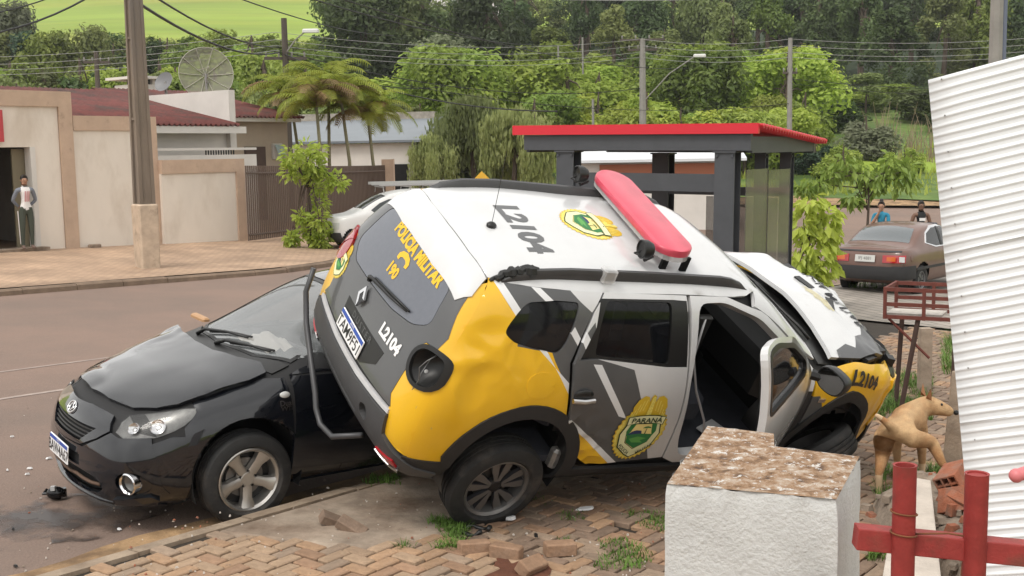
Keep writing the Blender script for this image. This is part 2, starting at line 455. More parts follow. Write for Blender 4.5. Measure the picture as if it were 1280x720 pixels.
def wheel(name, parent, loc, Rt, wd, Rr, rimmat, tyremat, darkmat, style, side=-1, rot=0, mtx=None, flat=0):
    # axis along local Y; side = which way the face looks
    X = Matrix.Rotation(-side * pi / 2, 4, 'X')   # local z -> side*y
    b = MB(); h = wd / 2
    prof = [(Rr, -h * .8), (Rr + .02, -h), (Rt - .05, -h * 1.0), (Rt - .015, -h * .86), (Rt, -h * .62)]
    for g in (-.3, 0, .3): prof += [(Rt, h * (g - .07)), (Rt - .009, h * (g - .05)), (Rt - .009, h * (g + .05)), (Rt, h * (g + .07))]
    prof += [(Rt, h * .62), (Rt - .015, h * .86), (Rt - .05, h), (Rr + .02, h), (Rr, h * .8)]
    b.lathe(prof, 40, 0, X)
    wl = b.build(name, tyremat, parent, smooth=35)
    if flat:
        for v in wl.data.vertices:
            pass
    r = MB()
    r.lathe([(Rr + .004, h * .82), (Rr - .006, h * .86), (Rr - .022, h * .72), (Rr - .03, h * .2), (Rr - .03, -h * .8)], 40, 0, X)
    r.lathe([(.0, -h * .1), (Rr - .03, -h * .1)], 28, 1, X)                                # brake backing
    r.lathe([(.0, h * .05), (Rr * .62, h * .05), (Rr * .62, -h * .1)], 28, 2, X)          # disc
    zc = h * .62
    if style == 'five':
        r.lathe([(.0, zc + .0), (.045, zc), (.06, zc - .012), (.075, zc - .04)], 20, 0, X)
        for k in range(5):
            a = 2 * pi * k / 5 + rot
            Q = X @ Matrix.Rotation(a, 4, 'Z')
            w0, w1 = .032, .052
            top = [(.03, -w0, zc - .008), (.03, w0, zc - .008), (Rr * .6, w0 * 1.0, zc - .004), (Rr - .02, w1, zc + .012), (Rr - .02, -w1, zc + .012), (Rr * .6, -w0 * 1.0, zc - .004)]
            mid = [(p[0], p[1] * .62, p[2] + .006) for p in top]
            lo = [(p[0], p[1] * 1.08, p[2] - .045) for p in top]
            r.add(mid + top + lo, [(0, 5, 2, 1), (2, 5, 4, 3)] + [(6 + i, i, (i + 1) % 6, 6 + (i + 1) % 6) for i in range(6)] + [(12 + i, 6 + i, 6 + (i + 1) % 6, 12 + (i + 1) % 6) for i in range(6)], 0, Q)
        for k in range(5):
            a = 2 * pi * (k + .5) / 5 + rot
            r.lathe([(.011, zc + .002), (.011, zc - .02)], 8, 1, X @ Matrix.Translation((.052 * cos(a), .052 * sin(a), 0))); r.lathe([(0, zc - .004), (.011, zc - .004)], 8, 1, X @ Matrix.Translation((.052 * cos(a), .052 * sin(a), 0)))
    else:
        r.lathe([(.0, zc - .004), (.035, zc - .004), (.05, zc - .014), (.06, zc - .04)], 20, 1, X)
        for k in range(5):
            a = 2 * pi * k / 5 + rot
            for sg in (-1, 1):
                Q = X @ Matrix.Rotation(a + sg * .23, 4, 'Z')
                pts = [(.040, -.012 * sg), (.050, .012 * sg), (Rr * .46, .020 * sg), (Rr * .60, .030 * sg), (Rr - .012, .034 * sg), (Rr - .012, -.026 * sg), (Rr * .70, -.022 * sg), (Rr * .48, -.018 * sg)]
                if sg < 0: pts = pts[::-1]
                r.prism(pts, zc - .035, zc - .006, 3, Q)
                r.add([(p[0], p[1] * .94, zc - .0045) for p in pts], [tuple(range(8))], 0, Q)
    ro = r.build('rim', [rimmat, darkmat, M('brake_disc', (.2, .19, .18), .4, .8), M('rim_dark', (.05, .05, .055), .35, .3)], wl, smooth=30)
    if mtx is not None: wl.matrix_local = mtx
    else: wl.location = loc
    return wl
# ------------------------------------------------------------------ ground
AZ = R(37.9); DX, DY = sin(AZ), cos(AZ)
def W2(s, c): return (s * DX - c * DY, s * DY + c * DX)
def SC(x, y): return (x * DX + y * DY, -x * DY + y * DX)
def hill(y):
    if y < 35: return 0
    if y < 90: return .14 * (y - 35) ** 2 / 110
    h = 3.85 + .14 * (min(y, 150) - 90)
    if y > 150: h += .20 * (min(y, 420) - 150)
    if y > 420: h += .05 * (y - 420)
    return h
def G(x, y):                                   # pavement level
    s, c = SC(x, y)
    L = -.032 * (s - 5.8) if s < 50 else -.032 * 44.2 - .006 * (min(s, 120) - 50)
    if s < -10: L = -.032 * (-15.8)
    return -.03 + L + .028 * (max(-8, min(c, 34)) - 4.8) + hill(y)
def P(s, c, dz=0): x, y = W2(s, c); return V((x, y, G(x, y) + dz))
# ------------------------------------------------------------------ crashed SUV: pose and hull
DUS = Matrix(((.8496, -.4131, .3278, .587), (.5158, .7805, -.3532, 8.645), (-.1100, .4692, .8762, .2714), (0, 0, 0, 1)))
def duster_stations():
    S = []
    # rear face
    S.append([(-2.0, .66, .30), (-2.11, .74, .40), (-2.16, .79, .60), (-2.12, .79, .84), (-2.08, .76, 1.06), (-2.0, .68, 1.30), (-1.92, .60, 1.49), (-1.84, .50, 1.60)])
    S.append([(-1.92, .70, .26), (-1.98, .83, .36), (-1.99, .875, .60), (-1.96, .885, .86), (-1.92, .86, 1.07), (-1.83, .765, 1.31), (-1.75, .665, 1.52), (-1.66, .54, 1.635)])
    S.append([(-1.65, .72, .24), (-1.65, .87, .34), (-1.65, .905, .58), (-1.65, .915, .86), (-1.62, .885, 1.08), (-1.58, .79, 1.32), (-1.52, .685, 1.54), (-1.45, .555, 1.66)])
    for x in (-1.2, -.6, 0.0, .28):
        S.append([(x, .74, .22), (x, .88, .31), (x, .90, .56), (x, .91, .86), (x, .885, 1.08), (x, .80, 1.32), (x, .70, 1.55), (x, .56, 1.675 - (.02 if x > .2 else 0))])
    S.append([(.62, .74, .22), (.62, .88, .31), (.62, .90, .56), (.62, .91, .86), (.62, .885, 1.08), (.62, .81, 1.27), (.60, .715, 1.44), (.56, .58, 1.53)])
    S.append([(.95, .74, .22), (.95, .88, .31), (.95, .90, .56), (.95, .91, .86), (.95, .88, 1.06), (.95, .81, 1.14), (.94, .72, 1.22), (.93, .60, 1.27)])
    S.append([(1.2, .74, .22), (1.2, .89, .32), (1.2, .915, .56), (1.2, .915, .86), (1.2, .875, 1.02), (1.2, .80, 1.08), (1.2, .71, 1.11), (1.2, .58, 1.13)])
    S.append([(1.65, .72, .24), (1.65, .87, .34), (1.65, .90, .58), (1.65, .885, .84), (1.65, .83, .97), (1.65, .76, 1.02), (1.65, .67, 1.05), (1.65, .54, 1.07)])
    S.append([(1.98, .66, .26), (1.99, .79, .36), (2.0, .82, .58), (1.98, .80, .80), (1.96, .75, .90), (1.94, .68, .95), (1.92, .60, .98), (1.9, .5, 1.0)])
    S.append([(2.05, .58, .30), (2.12, .66, .40), (2.17, .69, .58), (2.15, .67, .76), (2.11, .63, .85), (2.08, .57, .90), (2.05, .5, .93), (2.0, .42, .95)])
    return S
DB = Body(duster_stations(), 4, 3)
# ------------------------------------------------------------------ crashed police SUV
m_white = M('white_paint', (.555, .56, .565), .25, coat=.6, var=.07, vscale=2.5, col2=(.46, .44, .42), c2scale=3.2, c2lo=.60, c2hi=.85)
m_yel = M('yellow_paint', (.74, .43, .014), .3, coat=.5, var=.07, vscale=3, col2=(.50, .36, .14), c2scale=26, c2lo=.70, c2hi=.73, stretch=(1, 1, .35))
m_gry = M('grey_vinyl', (.085, .087, .09), .38, coat=.2, var=.08, vscale=4)
m_str = M('white_stripe', (.68, .69, .70), .35)
m_clad = M('black_cladding', (.022, .022, .023), .62, var=.15, vscale=12, bump=.15, bscale=300)
m_bump = M('grey_bumper', (.055, .055, .057), .5, var=.1, vscale=10, bump=.1, bscale=250)
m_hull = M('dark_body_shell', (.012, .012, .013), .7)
m_glassd = M('tinted_glass', (.008, .009, .011), .06, alpha=.86, spec=.6)
m_glassf = M('film_glass', (.115, .125, .15), .18, coat=.5, var=.06, vscale=30)
m_rub = M('tyre_rubber', (.018, .018, .018), .75, var=.35, vscale=14, col2=(.07, .06, .052), c2scale=5, c2lo=.5, c2hi=.75)
m_blk = M('black_plastic', (.012, .012, .012), .4)
m_blkg = M('black_gloss', (.006, .006, .007), .12)
m_silver = M('silver_metal', (.6, .6, .6), .28, 1)
m_chrome = M('chrome', (.75, .75, .76), .12, 1)
m_alloyd = M('alloy_machined', (.17, .165, .16), .35, .6)
m_dark = M('dark_hole', (.004, .004, .004), .9)
m_gold = M('crest_gold', (.62, .42, .03), .45); m_goldl = M('crest_pale_gold', (.72, .60, .12), .45, var=.25, vscale=60)
m_dkg = M('crest_dark_green', (.01, .035, .012), .5); m_crm = M('crest_cream', (.72, .72, .42), .5); m_skyy = M('crest_sky', (.80, .66, .25), .5)
m_grn = M('crest_green', (.02, .17, .045), .5); m_blu = M('crest_blue', (.02, .035, .11), .5); m_lgrn = M('crest_light_green', (.10, .33, .07), .5)
CREST = [m_gold, m_goldl, m_dkg, m_crm, m_skyy, m_grn, m_blu, m_lgrn]
m_txt = M('letter_black', (.012, .012, .014), .4); m_txty = M('letter_yellow', (.74, .45, .02), .4); m_txtw = M('letter_white', (.78, .78, .78), .4)
m_redl = M('red_lens', (.33, .012, .018), .12, coat=.8); m_red = M('red_lightbar', (.56, .065, .105), .38, coat=.25, var=.12, vscale=9)
m_clear = M('clear_plastic', (.7, .7, .7), .12, alpha=.45)
m_seat = M('seat_fabric', (.05, .053, .066), .85, var=.2, vscale=10)
m_cream = M('label_cream', (.75, .7, .4), .5)

duster = empty('police_suv', mat=DUS)
tag(duster, 'white, yellow and grey police SUV with smashed front, leaning on the black sedan', 'police SUV')
# dents ------------------------------------------------------------
def ridge(p, s, k=1): return (1 - abs(noise.noise(V(p) * s)) * 2) * k
def dentq(p, n):                               # buckled rear quarter
    x, z = p.x, p.z
    if p.y < 0:
        a = max(0, 1 - ((x + 1.66) / .46) ** 2 - ((z - 1.16) / .46) ** 2) * max(0, min(1, (-p.y - .70) / .09))
        if a > 0:
            a = min(1, a * 1.6)
            q = V((x, z, .3)) + V((noise.noise(V((x * 4, 1, z * 4))), noise.noise(V((x * 4, 7, z * 4))), 0)) * .05
            ds, _ = noise.voronoi(q * 2.7 + V((.35, .1, 0))); f = (ds[1] - ds[0])
            up = max(0, min(1, (z - 1.02) / .25)); ds2, _ = noise.voronoi(q * 6.0 + V((4, 1, 2)))
            p -= n * a * (.034 * min(1, f * 1.2) + .016 * up * min(1, (ds2[1] - ds2[0]) * 1.5) - .008)
        b = max(0, 1 - ((x + 1.80) / .10) ** 2 - ((z - 1.03) / .14) ** 2)
        if b > 0: p -= n * .012 * b
    return p
def dentd(p, n):                               # rear door: creases at the lower rear corner, sprung rear edge
    x, z = p.x, p.z
    a = max(0, min(1, (-x - .55) / .45)) * max(0, min(1, (.95 - z) / .35))
    if a > 0:
        q = V((x, z, .7)); ds, _ = noise.voronoi(q * 6.5); p -= n * a * (.005 + .055 * min(1, (ds[1] - ds[0]) * 1.4))
    e = max(0, min(1, (-x - .80) / .3))
    p += n * .03 * e * (1 if z < 1.25 else max(0, 1 - (z - 1.25) / .25))
    return p
def dentf(p, n):                               # crushed front corner
    a2 = max(0, min(1, (p.x - .98) / .4)) * max(0, min(1, (p.z - .62) / .25)) * (1 if p.y < 0 else max(0, 1 - p.y * 4)); p = V(p) + V((.09 * a2 * max(0, min(1, (p.x - 1.3) / .5)), 0, .135 * a2))
    a = max(0, min(1, (p.x - 1.45) / .6))
    if a > 0:
        q = V((p.x, p.y, p.z)); k = noise.noise_vector(q * 3.1); k2 = noise.noise_vector(q * 8)
        p = p + V((k.x * .10 - .05, k.y * .07, k.z * .06)) * a + V((k2.x, k2.y, k2.z)) * .022 * a
    return p
def denth(p, n):
    a = max(0, min(1, (p.x - 1.5) / .5)); q = V((p.x, p.y, 0)); b = max(0, min(1, (p.x - 1.0) / .9))
    p = p + V((0, 0, .17 * b ** 1.3 + .045 * sin(b * 3.0) * (1 - abs(p.y) * .6)))
    p += V((0, 0, 1)) * (noise.noise(q * 2.6) * .05 * b + abs(noise.noise(q * 6)) * .035 * a)
    p.x -= .10 * a + .05 * a * noise.noise(q * 4)
    return p
zs = [.50, .60, .72, .85, .97, 1.08, 1.20, 1.30, 1.42, 1.52, 1.60]
xcs = [-2.02, -2.035, -2.035, -2.02, -1.995, -1.965, -1.93, -1.89, -1.83, -1.77, -1.71]
def corner(sgn):                               # seam between side and rear, as (y, z)
    d = 'R' if sgn < 0 else 'L'
    return [(DB.proj(d, x, z)[0].y, z) for x, z in zip(xcs, zs)]
AR = (-1.36, .44, .41); AF = (1.34, .40, .40)
def archp(c, r, a0, a1, n=18): return circ(c[0], c[1], r, n, R(a0), R(a1))
DOORR = [(-.949, 1.60), (-.30, 1.60), (-.288, 1.50), (-.224, 1.172), (-.160, .789), (-.132, .463), (-.467, .44), (-.735, .415), (-.88, .52), (-.986, .695), (-1.06, .819), (-1.115, 1.04), (-1.147, 1.211), (-1.097, 1.352), (-1.029, 1.504)]
QWIN = roundpoly([(-1.642, 1.365), (-1.627, 1.408), (-1.558, 1.49), (-1.499, 1.533), (-1.314, 1.552), (-1.152, 1.55), (-1.147, 1.517), (-1.169, 1.436), (-1.213, 1.325), (-1.263, 1.267), (-1.433, 1.290), (-1.581, 1.322)], .03)
RWIN = roundpoly([(-.935, 1.562), (-.425, 1.566), (-.39, 1.20), (-.985, 1.255), (-.97, 1.44)], .035)
RBLK = [(-.985, 1.572), (-.41, 1.578), (-.30, 1.575), (-.232, 1.185), (-.40, 1.185), (-.97, 1.238), (-1.115, 1.235), (-1.01, 1.42)]
DOORWAY = roundpoly([(-.20, 1.565), (.031, 1.575), (.36, 1.485), (.80, 1.215), (.87, 1.09), (.885, .73), (.60, .50), (.006, .465), (-.07, .62), (-.17, 1.07)], .07)
quarter = [(xcs[i] - .018, zs[i]) for i in range(len(zs))] + [(-1.45, 1.60), (-.965, 1.60), (-1.045, 1.504), (-1.113, 1.352), (-1.163, 1.211), (-1.131, 1.04), (-1.076, .819), (-1.0, .70)] + archp(AR, .50, 31, 152) + [(-1.835, .50)]
gq = [([(-1.72, 1.61), (-.9, 1.61), (-1.03, 1.504), (-1.10, 1.352), (-1.15, 1.211), (-1.118, 1.05), (-1.16, 1.07), (-1.27, 1.22), (-1.30, 1.27), (-1.55, 1.30), (-1.55, 1.45), (-1.61, 1.49)], 1),
      ([(-1.72, 1.61), (-1.66, 1.61), (-1.545, 1.49), (-1.575, 1.455)], 2), ([(-1.49, 1.61), (-1.43, 1.61), (-1.31, 1.54), (-1.36, 1.53)], 2),
      ([(-1.22, 1.61), (-.96, 1.61), (-1.03, 1.49), (-1.14, 1.555)], 3),
      ([(-1.40, 1.29), (-1.34, 1.28), (-1.10, .985), (-1.105, 1.06)], 2), ([(-1.19, 1.385), (-1.165, 1.42), (-1.095, 1.335), (-1.115, 1.30)], 2)]
lamp = smoothpoly([(-.60, .998), (-.57, 1.11), (-.628, 1.185), (-.747, 1.185), (-.79, 1.134), (-.815, .985), (-.695, .95)], 2)
LWP = roundpoly([(-.18, 1.55), (.05, 1.56), (.36, 1.47), (.78, 1.22), (-.14, 1.19)], .05)
lampR = [(-2.05, .98), (-2.05, 1.16), (-1.985, 1.19), (-1.955, 1.14), (-1.99, .975)]
for sg, d in ((-1, 'R'), (1, 'L')):
    dq = dentq if sg < 0 else None
    st = .02 if sg < 0 else .09
    DB.panel('rear_quarter', d, quarter, [m_yel, m_gry, m_str, m_white], duster, gq, holes=[QWIN], step=st, disp=dq, smooth='crease')
    c = corner(sg); F = (lambda l, k=-sg: [(y * k, z) for y, z in l])
    te = [(-.55, 1.55), (-.60, 1.40), (-.66, 1.27), (-.66, 1.19), (-.60, 1.185), (-.55, 1.12), (-.575, .995), (-.57, .80), (-.62, .735), (-.63, .57), (-.80, .50)]
    cor = F([(-.56, 1.605)] + te)
    DB.panel('rear_corner', 'B', cor + [(y, z) for y, z in c], [m_yel], duster, holes=[F(inset(lamp, -.012))], step=.03, disp=dq, off=.0045)
    DB.panel('quarter_window', d, inset(QWIN, .004), m_glassd, duster, off=.0, step=.08)
    # arch cladding
    DB.panel('wheel_arch', d, archp(AR, .505, -20, 168, 26) + [(-1.80, .40)] + archp(AR, .41, 176, -26, 26), m_clad, duster, off=.022, step=.05)
    DB.panel('wheel_arch', d, archp(AF, .47, -2, 196, 26) + archp(AF, .41, 200, -6, 26), m_clad, duster, off=.022, step=.05, disp=(dentf if sg < 0 else None))
    # rear door
    DB.panel('rear_door', d, DOORR, [m_white, m_gry, m_str, m_yel], duster, [
        ([(-1.16, 1.24), (-1.10, 1.36), (-1.02, 1.45), (-.97, 1.24), (-.66, 1.17), (-.215, .40), (-.50, .40), (-1.08, .80), (-1.2, 1.1)], 1),
        ([(-1.10, .82), (-1.05, .84), (-.47, .41), (-.56, .41)], 2), ([(-1.2, .84), (-1.06, .815), (-.53, .40), (-.9, .38)], 3),
        ([(-1.0, 1.21), (-.93, 1.205), (-.60, .82), (-.67, .84)], 2), ([(-1.12, 1.36), (-1.09, 1.41), (-1.03, 1.33), (-1.06, 1.27)], 2)],
        holes=[RBLK], step=.03 if sg < 0 else .1, disp=(dentd if sg < 0 else None), smooth='crease')
    DB.panel('window_frame', d, RBLK, m_blk, duster, holes=[RWIN], off=.004, step=.08, flange=.03)
    DB.panel('rear_door_glass', d, inset(RWIN, -.006), M('door_glass', (.006, .007, .009), .05, alpha=.55, spec=.6), duster, off=-.008, step=.1, flange=0)
    # side frame around the front doorway
    frame = [(-.27, 1.60), (.05, 1.60), (.40, 1.515), (.90, 1.20), (1.0, 1.12), (.98, .72), (.93, .45), (.60, .40), (.0, .40), (-.115, .455), (-.145, .789), (-.208, 1.172)]
    if sg < 0:
        DB.panel('door_opening_frame', d, frame, [m_white, m_clad], duster, [([(.7, 1.0), (1.1, 1.0), (1.1, .3), (.7, .3)], 1)], holes=[DOORWAY], step=.07, flange=.07)
    else:
        DB.panel('front_door', d, frame, m_white, duster, holes=[LWP], step=.08)
        DB.panel('front_door_glass', d, LWP, m_glassd, duster, off=0, step=.1, flange=0)
    DB.panel('sill', d, [(-.90, .40), (-.70, .395), (0, .385), (.93, .40), (.90, .27), (-.85, .27)], m_clad, duster, off=.02, step=.08)
    # front wing
    wing = [(1.02, 1.10), (1.3, 1.06), (1.62, 1.01), (1.90, .96), (2.03, .84), (2.04, .55), (1.86, .47)] + archp(AF, .465, 4, 168, 20) + [(.955, .46), (1.0, .72)]
    DB.panel('front_wing', d, wing, [m_yel, m_gry], duster, [([(.9, .98), (1.08, .93), (1.16, .80), (1.10, .40), (.9, .40)], 1)], step=.035 if sg < 0 else .1, disp=dentf, smooth='crease')
# tailgate, rear glass, plate -------------------------------------------------
tgr = [(-.57, 1.545), (-.63, 1.40), (-.69, 1.275), (-.69, 1.195), (-.61, 1.19), (-.563, 1.12), (-.595, .995), (-.585, .80), (-.63, .735)]
tg = [(.0, 1.565)] + tgr + [(-.3, .722), (0, .718), (.3, .722)] + [(-y, z) for y, z in tgr[::-1]]
gl = roundpoly([(.555, 1.20), (.47, 1.49), (.36, 1.52), (-.36, 1.52), (-.48, 1.50), (-.555, 1.27), (-.44, 1.195), (-.2, 1.145), (.2, 1.115), (.44, 1.10)], .05)
m_tg = M('grey_tailgate_paint', (.075, .077, .08), .3, coat=.5, var=.05)
tgo = DB.panel('tailgate', 'B', tg, [m_tg], duster, holes=[gl, [(.24, .80), (.24, .925), (-.33, .925), (-.33, .835), (-.17, .80)]], step=.06)
DB.panel('rear_window', 'B', inset(gl, .004), m_glassf, duster, off=.006, step=.06)
rec = DB.panel('plate_recess', 'B', [(.25, .73), (.27, .93), (-.36, .93), (-.34, .83), (-.18, .73)], m_blk, duster, off=.010, step=.08)
body_text(DB, 'badge_letters', 'DUSTER', .062, m_gry, duster, 'B', (-.035, .893), (-1, 0), (0, 1), off=.013, sx=1.1, spacing=1.45)
# number plate
def plate(parent, mtx, txt, wd=.40, ht=.13):
    b = MB(); b.box((0, 0, -.004), (wd, ht, .008), 0, bev=.006); b.add([(-wd / 2 + .004, ht * .26, .0006), (wd / 2 - .004, ht * .26, .0006), (wd / 2 - .004, ht / 2 - .004, .0006), (-wd / 2 + .004, ht / 2 - .004, .0006)], [(0, 1, 2, 3)], 1)
    vs, fs = text_mesh(txt, ht * .80, .001); b.add([(v.x * .93, v.y - ht * .11, .0016) for v in vs], fs, 2)
    vs, fs = text_mesh('BRASIL', ht * .17, 0); b.add([(v.x, v.y + ht * .38, .0016) for v in vs], fs, 0)
    b.v = [tuple(mtx @ V(p)) for p in b.v]
    return b.build('number_plate', [M('plate_white', (.75, .75, .75), .4, var=.06, vscale=30), M('plate_blue', (.02, .07, .35), .4), m_txt], parent)
def frame_on(body, d, a, b, off, u):
    p, n = body.proj(d, a, b); u = V(u); x = (u - n * u.dot(n)).normalized(); y = n.cross(x); p = p + n * off
    return Matrix(((x.x, y.x, n.x, p.x), (x.y, y.y, n.y, p.y), (x.z, y.z, n.z, p.z), (0, 0, 0, 1)))
plate(duster, frame_on(DB, 'B', .045, .793, .022, (0, -1, 0)), 'TAM9F51', .40, .135)
DB.panel('trim_strip', 'B', [(.63, .712), (.2, .690), (-.2, .690), (-.635, .718), (-.64, .69), (-.2, .655), (.2, .655), (.63, .685)], M('silver_trim', (.52, .52, .53), .4, var=.1, vscale=10), duster, off=.016, step=.06)
bum = [(.64, .685), (.2, .652), (-.2, .652), (-.645, .685), (-.66, .56), (-.80, .47), (-.84, .40), (-.80, .33), (-.5, .30), (.5, .30), (.80, .33), (.84, .40), (.80, .47), (.66, .56)]
DB.panel('rear_bumper', 'B', bum, [m_bump], duster, off=.03, step=.05, flange=.06, holes=[smoothpoly([(-.46, .60), (-.36, .58), (-.37, .50), (-.47, .49)], 2), [(.45, .47), (.46, .50), (-.30, .47), (-.30, .44)]])
DB.panel('bumper_side', 'R', [(-2.06, .50), (-1.83, .50), (-1.78, .40), (-1.80, .32), (-2.03, .32)], m_clad, duster, off=.018, step=.06)
DB.panel('bumper_side', 'L', [(-2.06, .50), (-1.83, .50), (-1.78, .40), (-1.80, .32), (-2.03, .32)], m_clad, duster, off=.018, step=.06)
for sg in (-1, 1):
    DB.panel('reflector', 'B', [(sg * .60, .425), (sg * .75, .445), (sg * .76, .405), (sg * .62, .385)], m_redl, duster, off=.042, step=.05)
    DB.panel('skid_trim', 'B', [(sg * .58, .395), (sg * .76, .39), (sg * .74, .355), (sg * .60, .36)], m_silver, duster, off=.046, step=.05)
# tow loop in the bumper hole
b = MB(); p, n = DB.proj('B', -.42, .545); b.ball(p - n * .03, .022, 10); b.tube([p - n * .1, p - n * .03], .012); b.build('tow_eye', m_silver, duster, smooth=True)
# bent steel bumper bar
b = MB(); bar = [(-2.24, .70, .86), (-2.27, .66, .70), (-2.28, .50, .55), (-2.29, .28, .43), (-2.30, .05, .31), (-2.30, -.02, .24), (-2.29, -.12, .19), (-2.27, -.28, .22), (-2.16, -.44, .36)]
b.tube(bar, .019, 10); b.build('bumper_bar', M('grey_bar', (.055, .055, .058), .4, .2), duster, smooth='all')
# tail lamps: left whole, right smashed out
lampB = [(-y, z) for y, z in lamp]
DB.panel('tail_lamp', 'B', lampB, m_redl, duster, off=.02, step=.04, flange=.04)
DB.panel('tail_lamp', 'L', lampR, m_redl, duster, off=.024, step=.04)
def sock(p, n):
    yc, zc = -.70, 1.07; r = min(1, sqrt(((p.y - yc) / .12) ** 2 + ((p.z - zc) / .125) ** 2)); return p + V((.13, .03, 0)) * (1 - r ** 2.5)
DB.panel('lamp_socket', 'B', inset(lamp, -.006), m_blk, duster, off=.0, step=.025, disp=sock, flange=0, label='empty black socket of the smashed right tail lamp')
DB.panel('lamp_rim', 'B', inset(lamp, -.014), m_blk, duster, holes=[inset(lamp, .012)], off=.016, step=.03)
b = MB(); p, n = DB.proj('B', -.70, 1.07); p = V(p)
b.tube([p + V((.06, 0, .10)), p + V((-.01, -.01, .06)), p + V((-.03, .01, .0)), p + V((-.03, -.03, -.06)), p + V((-.04, -.01, -.15)), p + V((-.045, -.005, -.19))], .0035, 6)
b.tube([p + V((.05, .05, .03)), p + V((-.0, .02, -.05)), p + V((-.02, -.01, -.10))], .003, 6)
b.build('torn_wire', M('grey_wire', (.16, .16, .16), .3, .6), duster, smooth='all')
b = MB(); b.ball(p + V((.06, .065, -.075)), .018, 10); b.build('bulb_holder', M('grey_plastic', (.4, .4, .4), .3), duster, smooth=True)
# badge on the tailgate (diamond), wiper, writing
p, n = DB.proj('B', .105, 1.03); Q = frame_on(DB, 'B', .105, 1.03, .02, (0, -1, 0))
b = MB(); b.prism([(.05, 0), (0, .078), (-.05, 0), (0, -.078)], 0, .014, 0, Q); b.add([(.024, 0, .0145), (0, .040, .0145), (-.024, 0, .0145), (0, -.040, .0145)], [(0, 1, 2, 3)], 1, Q); b.add([(.05, 0, .0143), (.024, 0, .0143), (0, -.04, .0143), (0, -.078, .0143)], [(0, 1, 2, 3)], 1, Q)
b.build('maker_badge', [m_chrome, m_blkg], duster)
b = MB()
wp = [DB.proj('B', y, z) for y, z in ((.135, 1.135), (.13, 1.155), (.10, 1.165), (-.15, 1.195), (-.345, 1.222))]
b.tube([q + n_ * o_ for (q, n_), o_ in zip(wp, (.02, .035, .038, .03, .022))], [.02, .016, .011, .009, .005], 8)
b.tube([q + n_ * .018 for q, n_ in [DB.proj('B', y, z) for y, z in ((.10, 1.175), (-.12, 1.205), (-.36, 1.235))]], .007, 6)
b.build('rear_wiper', m_blk, duster, smooth='all')
body_text(DB, 'lettering', 'POLÍCIA MILITAR', .098, m_txty, duster, 'B', (-.07, 1.472), (-1, 0), (0, 1), bold=.005, off=.0085, sx=.90)
body_text(DB, 'lettering', '190', .095, m_txty, duster, 'B', (.012, 1.292), (-1, 0), (0, 1), bold=.005, off=.0085, sx=.95)
hs_ = [(-.075, -.01), (-.075, .02), (-.05, .045), (0, .058), (.05, .045), (.075, .02), (.075, -.01), (.045, -.015), (.04, .008), (.02, .018), (-.02, .018), (-.04, .008), (-.045, -.015)]
decal(DB, 'telephone_symbol', 'B', (-.015, 1.375), (-1, 0), (0, 1), [(hs_, 0)], [m_txty], duster, off=.0085)
body_text(DB, 'lettering', 'L2104', .105, m_txtw, duster, 'B', (-.345, 1.02), (-1, 0), (0, 1), bold=.0055)
decal(DB, 'police_crest', 'B', (.595, 1.0), (-1, 0), (0, 1), crest_layers(.24, .27), CREST, duster, off=.0105, lift=.0003)
decal(DB, 'police_crest', 'R', (-.445, .735), (1, 0), (0, 1), crest_layers(.42, .54), CREST, duster, off=.014)
vs_ = body_text(DB, 'lettering', 'PARANÁ', .056, m_dkg, duster, 'R', (-.445, .735 + .155 * .54), (1, 0), (0, 1), bold=.001, off=.034, sx=1.15)
body_text(DB, 'lettering', 'POLICIA', .036, m_dkg, duster, 'R', (-.445 - .085, .735 - .29 * .54), (.80, -.60), (.60, .80), bold=.0005, off=.034)
body_text(DB, 'lettering', 'MILITAR', .036, m_dkg, duster, 'R', (-.445 + .085, .735 - .29 * .54), (.80, .60), (-.60, .80), bold=.0005, off=.034)
# roof -----------------------------------------------------------------------
def edge(x0, x1, z, n=14):
    out = []
    for i in range(n):
        x = x0 + (x1 - x0) * i / (n - 1); p = DB.proj('R', x, z)[0]; out.append((x, p.y + .004))
    return out
re_ = edge(-1.735, .36, 1.598, 18)
roof = re_ + [(.40, -.50), (.44, -.2), (.44, .2), (.40, .50)] + [(x, -y) for x, y in re_[::-1]] + [(-1.765, .3), (-1.775, 0), (-1.765, -.3)]
def denr(p, n):
    q = V((p.x, p.y, 0)); p.z += noise.noise(q * 2.2) * .012 - .012 * max(0, 1 - ((p.x + .35) / .5) ** 2 - ((p.y + .1) / .45) ** 2) * (1 + noise.noise(q * 7)); return p
DB.panel('roof_skin', 'T', roof, m_white, duster, step=.05, disp=denr)
ro2 = [DB.proj('R', x, 1.598)[0] for x in (-1.742, -1.72)]
sp = [(-1.745, ro2[0].y - .01), (-1.775, -.3), (-1.785, 0), (-1.775, .3), (-1.745, -ro2[0].y + .01), (-1.84, .595), (-1.915, .56), (-1.945, .25), (-1.95, 0), (-1.945, -.25), (-1.915, -.56), (-1.84, -.595)]
DB.panel('roof_spoiler', 'T', sp, m_white, duster, off=.014, step=.04, flange=.04)
body_text(DB, 'lettering', 'L2104', .235, m_gry, duster, 'T', (-1.30, -.07), (0, -1), (1, 0), bold=.011, off=.0105, disp=denr, sx=.98)
decal(DB, 'police_crest', 'T', (-.72, .03), (0, -1), (1, 0), crest_layers(.40, .46), CREST, duster, off=.0098, disp=denr, lift=.0003)
b = MB(); p, n = DB.proj('T', -1.52, -.065); b.ball(p + n * .02, .03, 10, sc=(1.2, 1, .8)); b.tube([p + n * .02, p + n * .25 + V((.02, .05, .0)), p + n * .48 + V((.05, .12, .0))], .002, 5); b.build('antenna', m_blk, duster, smooth=True)
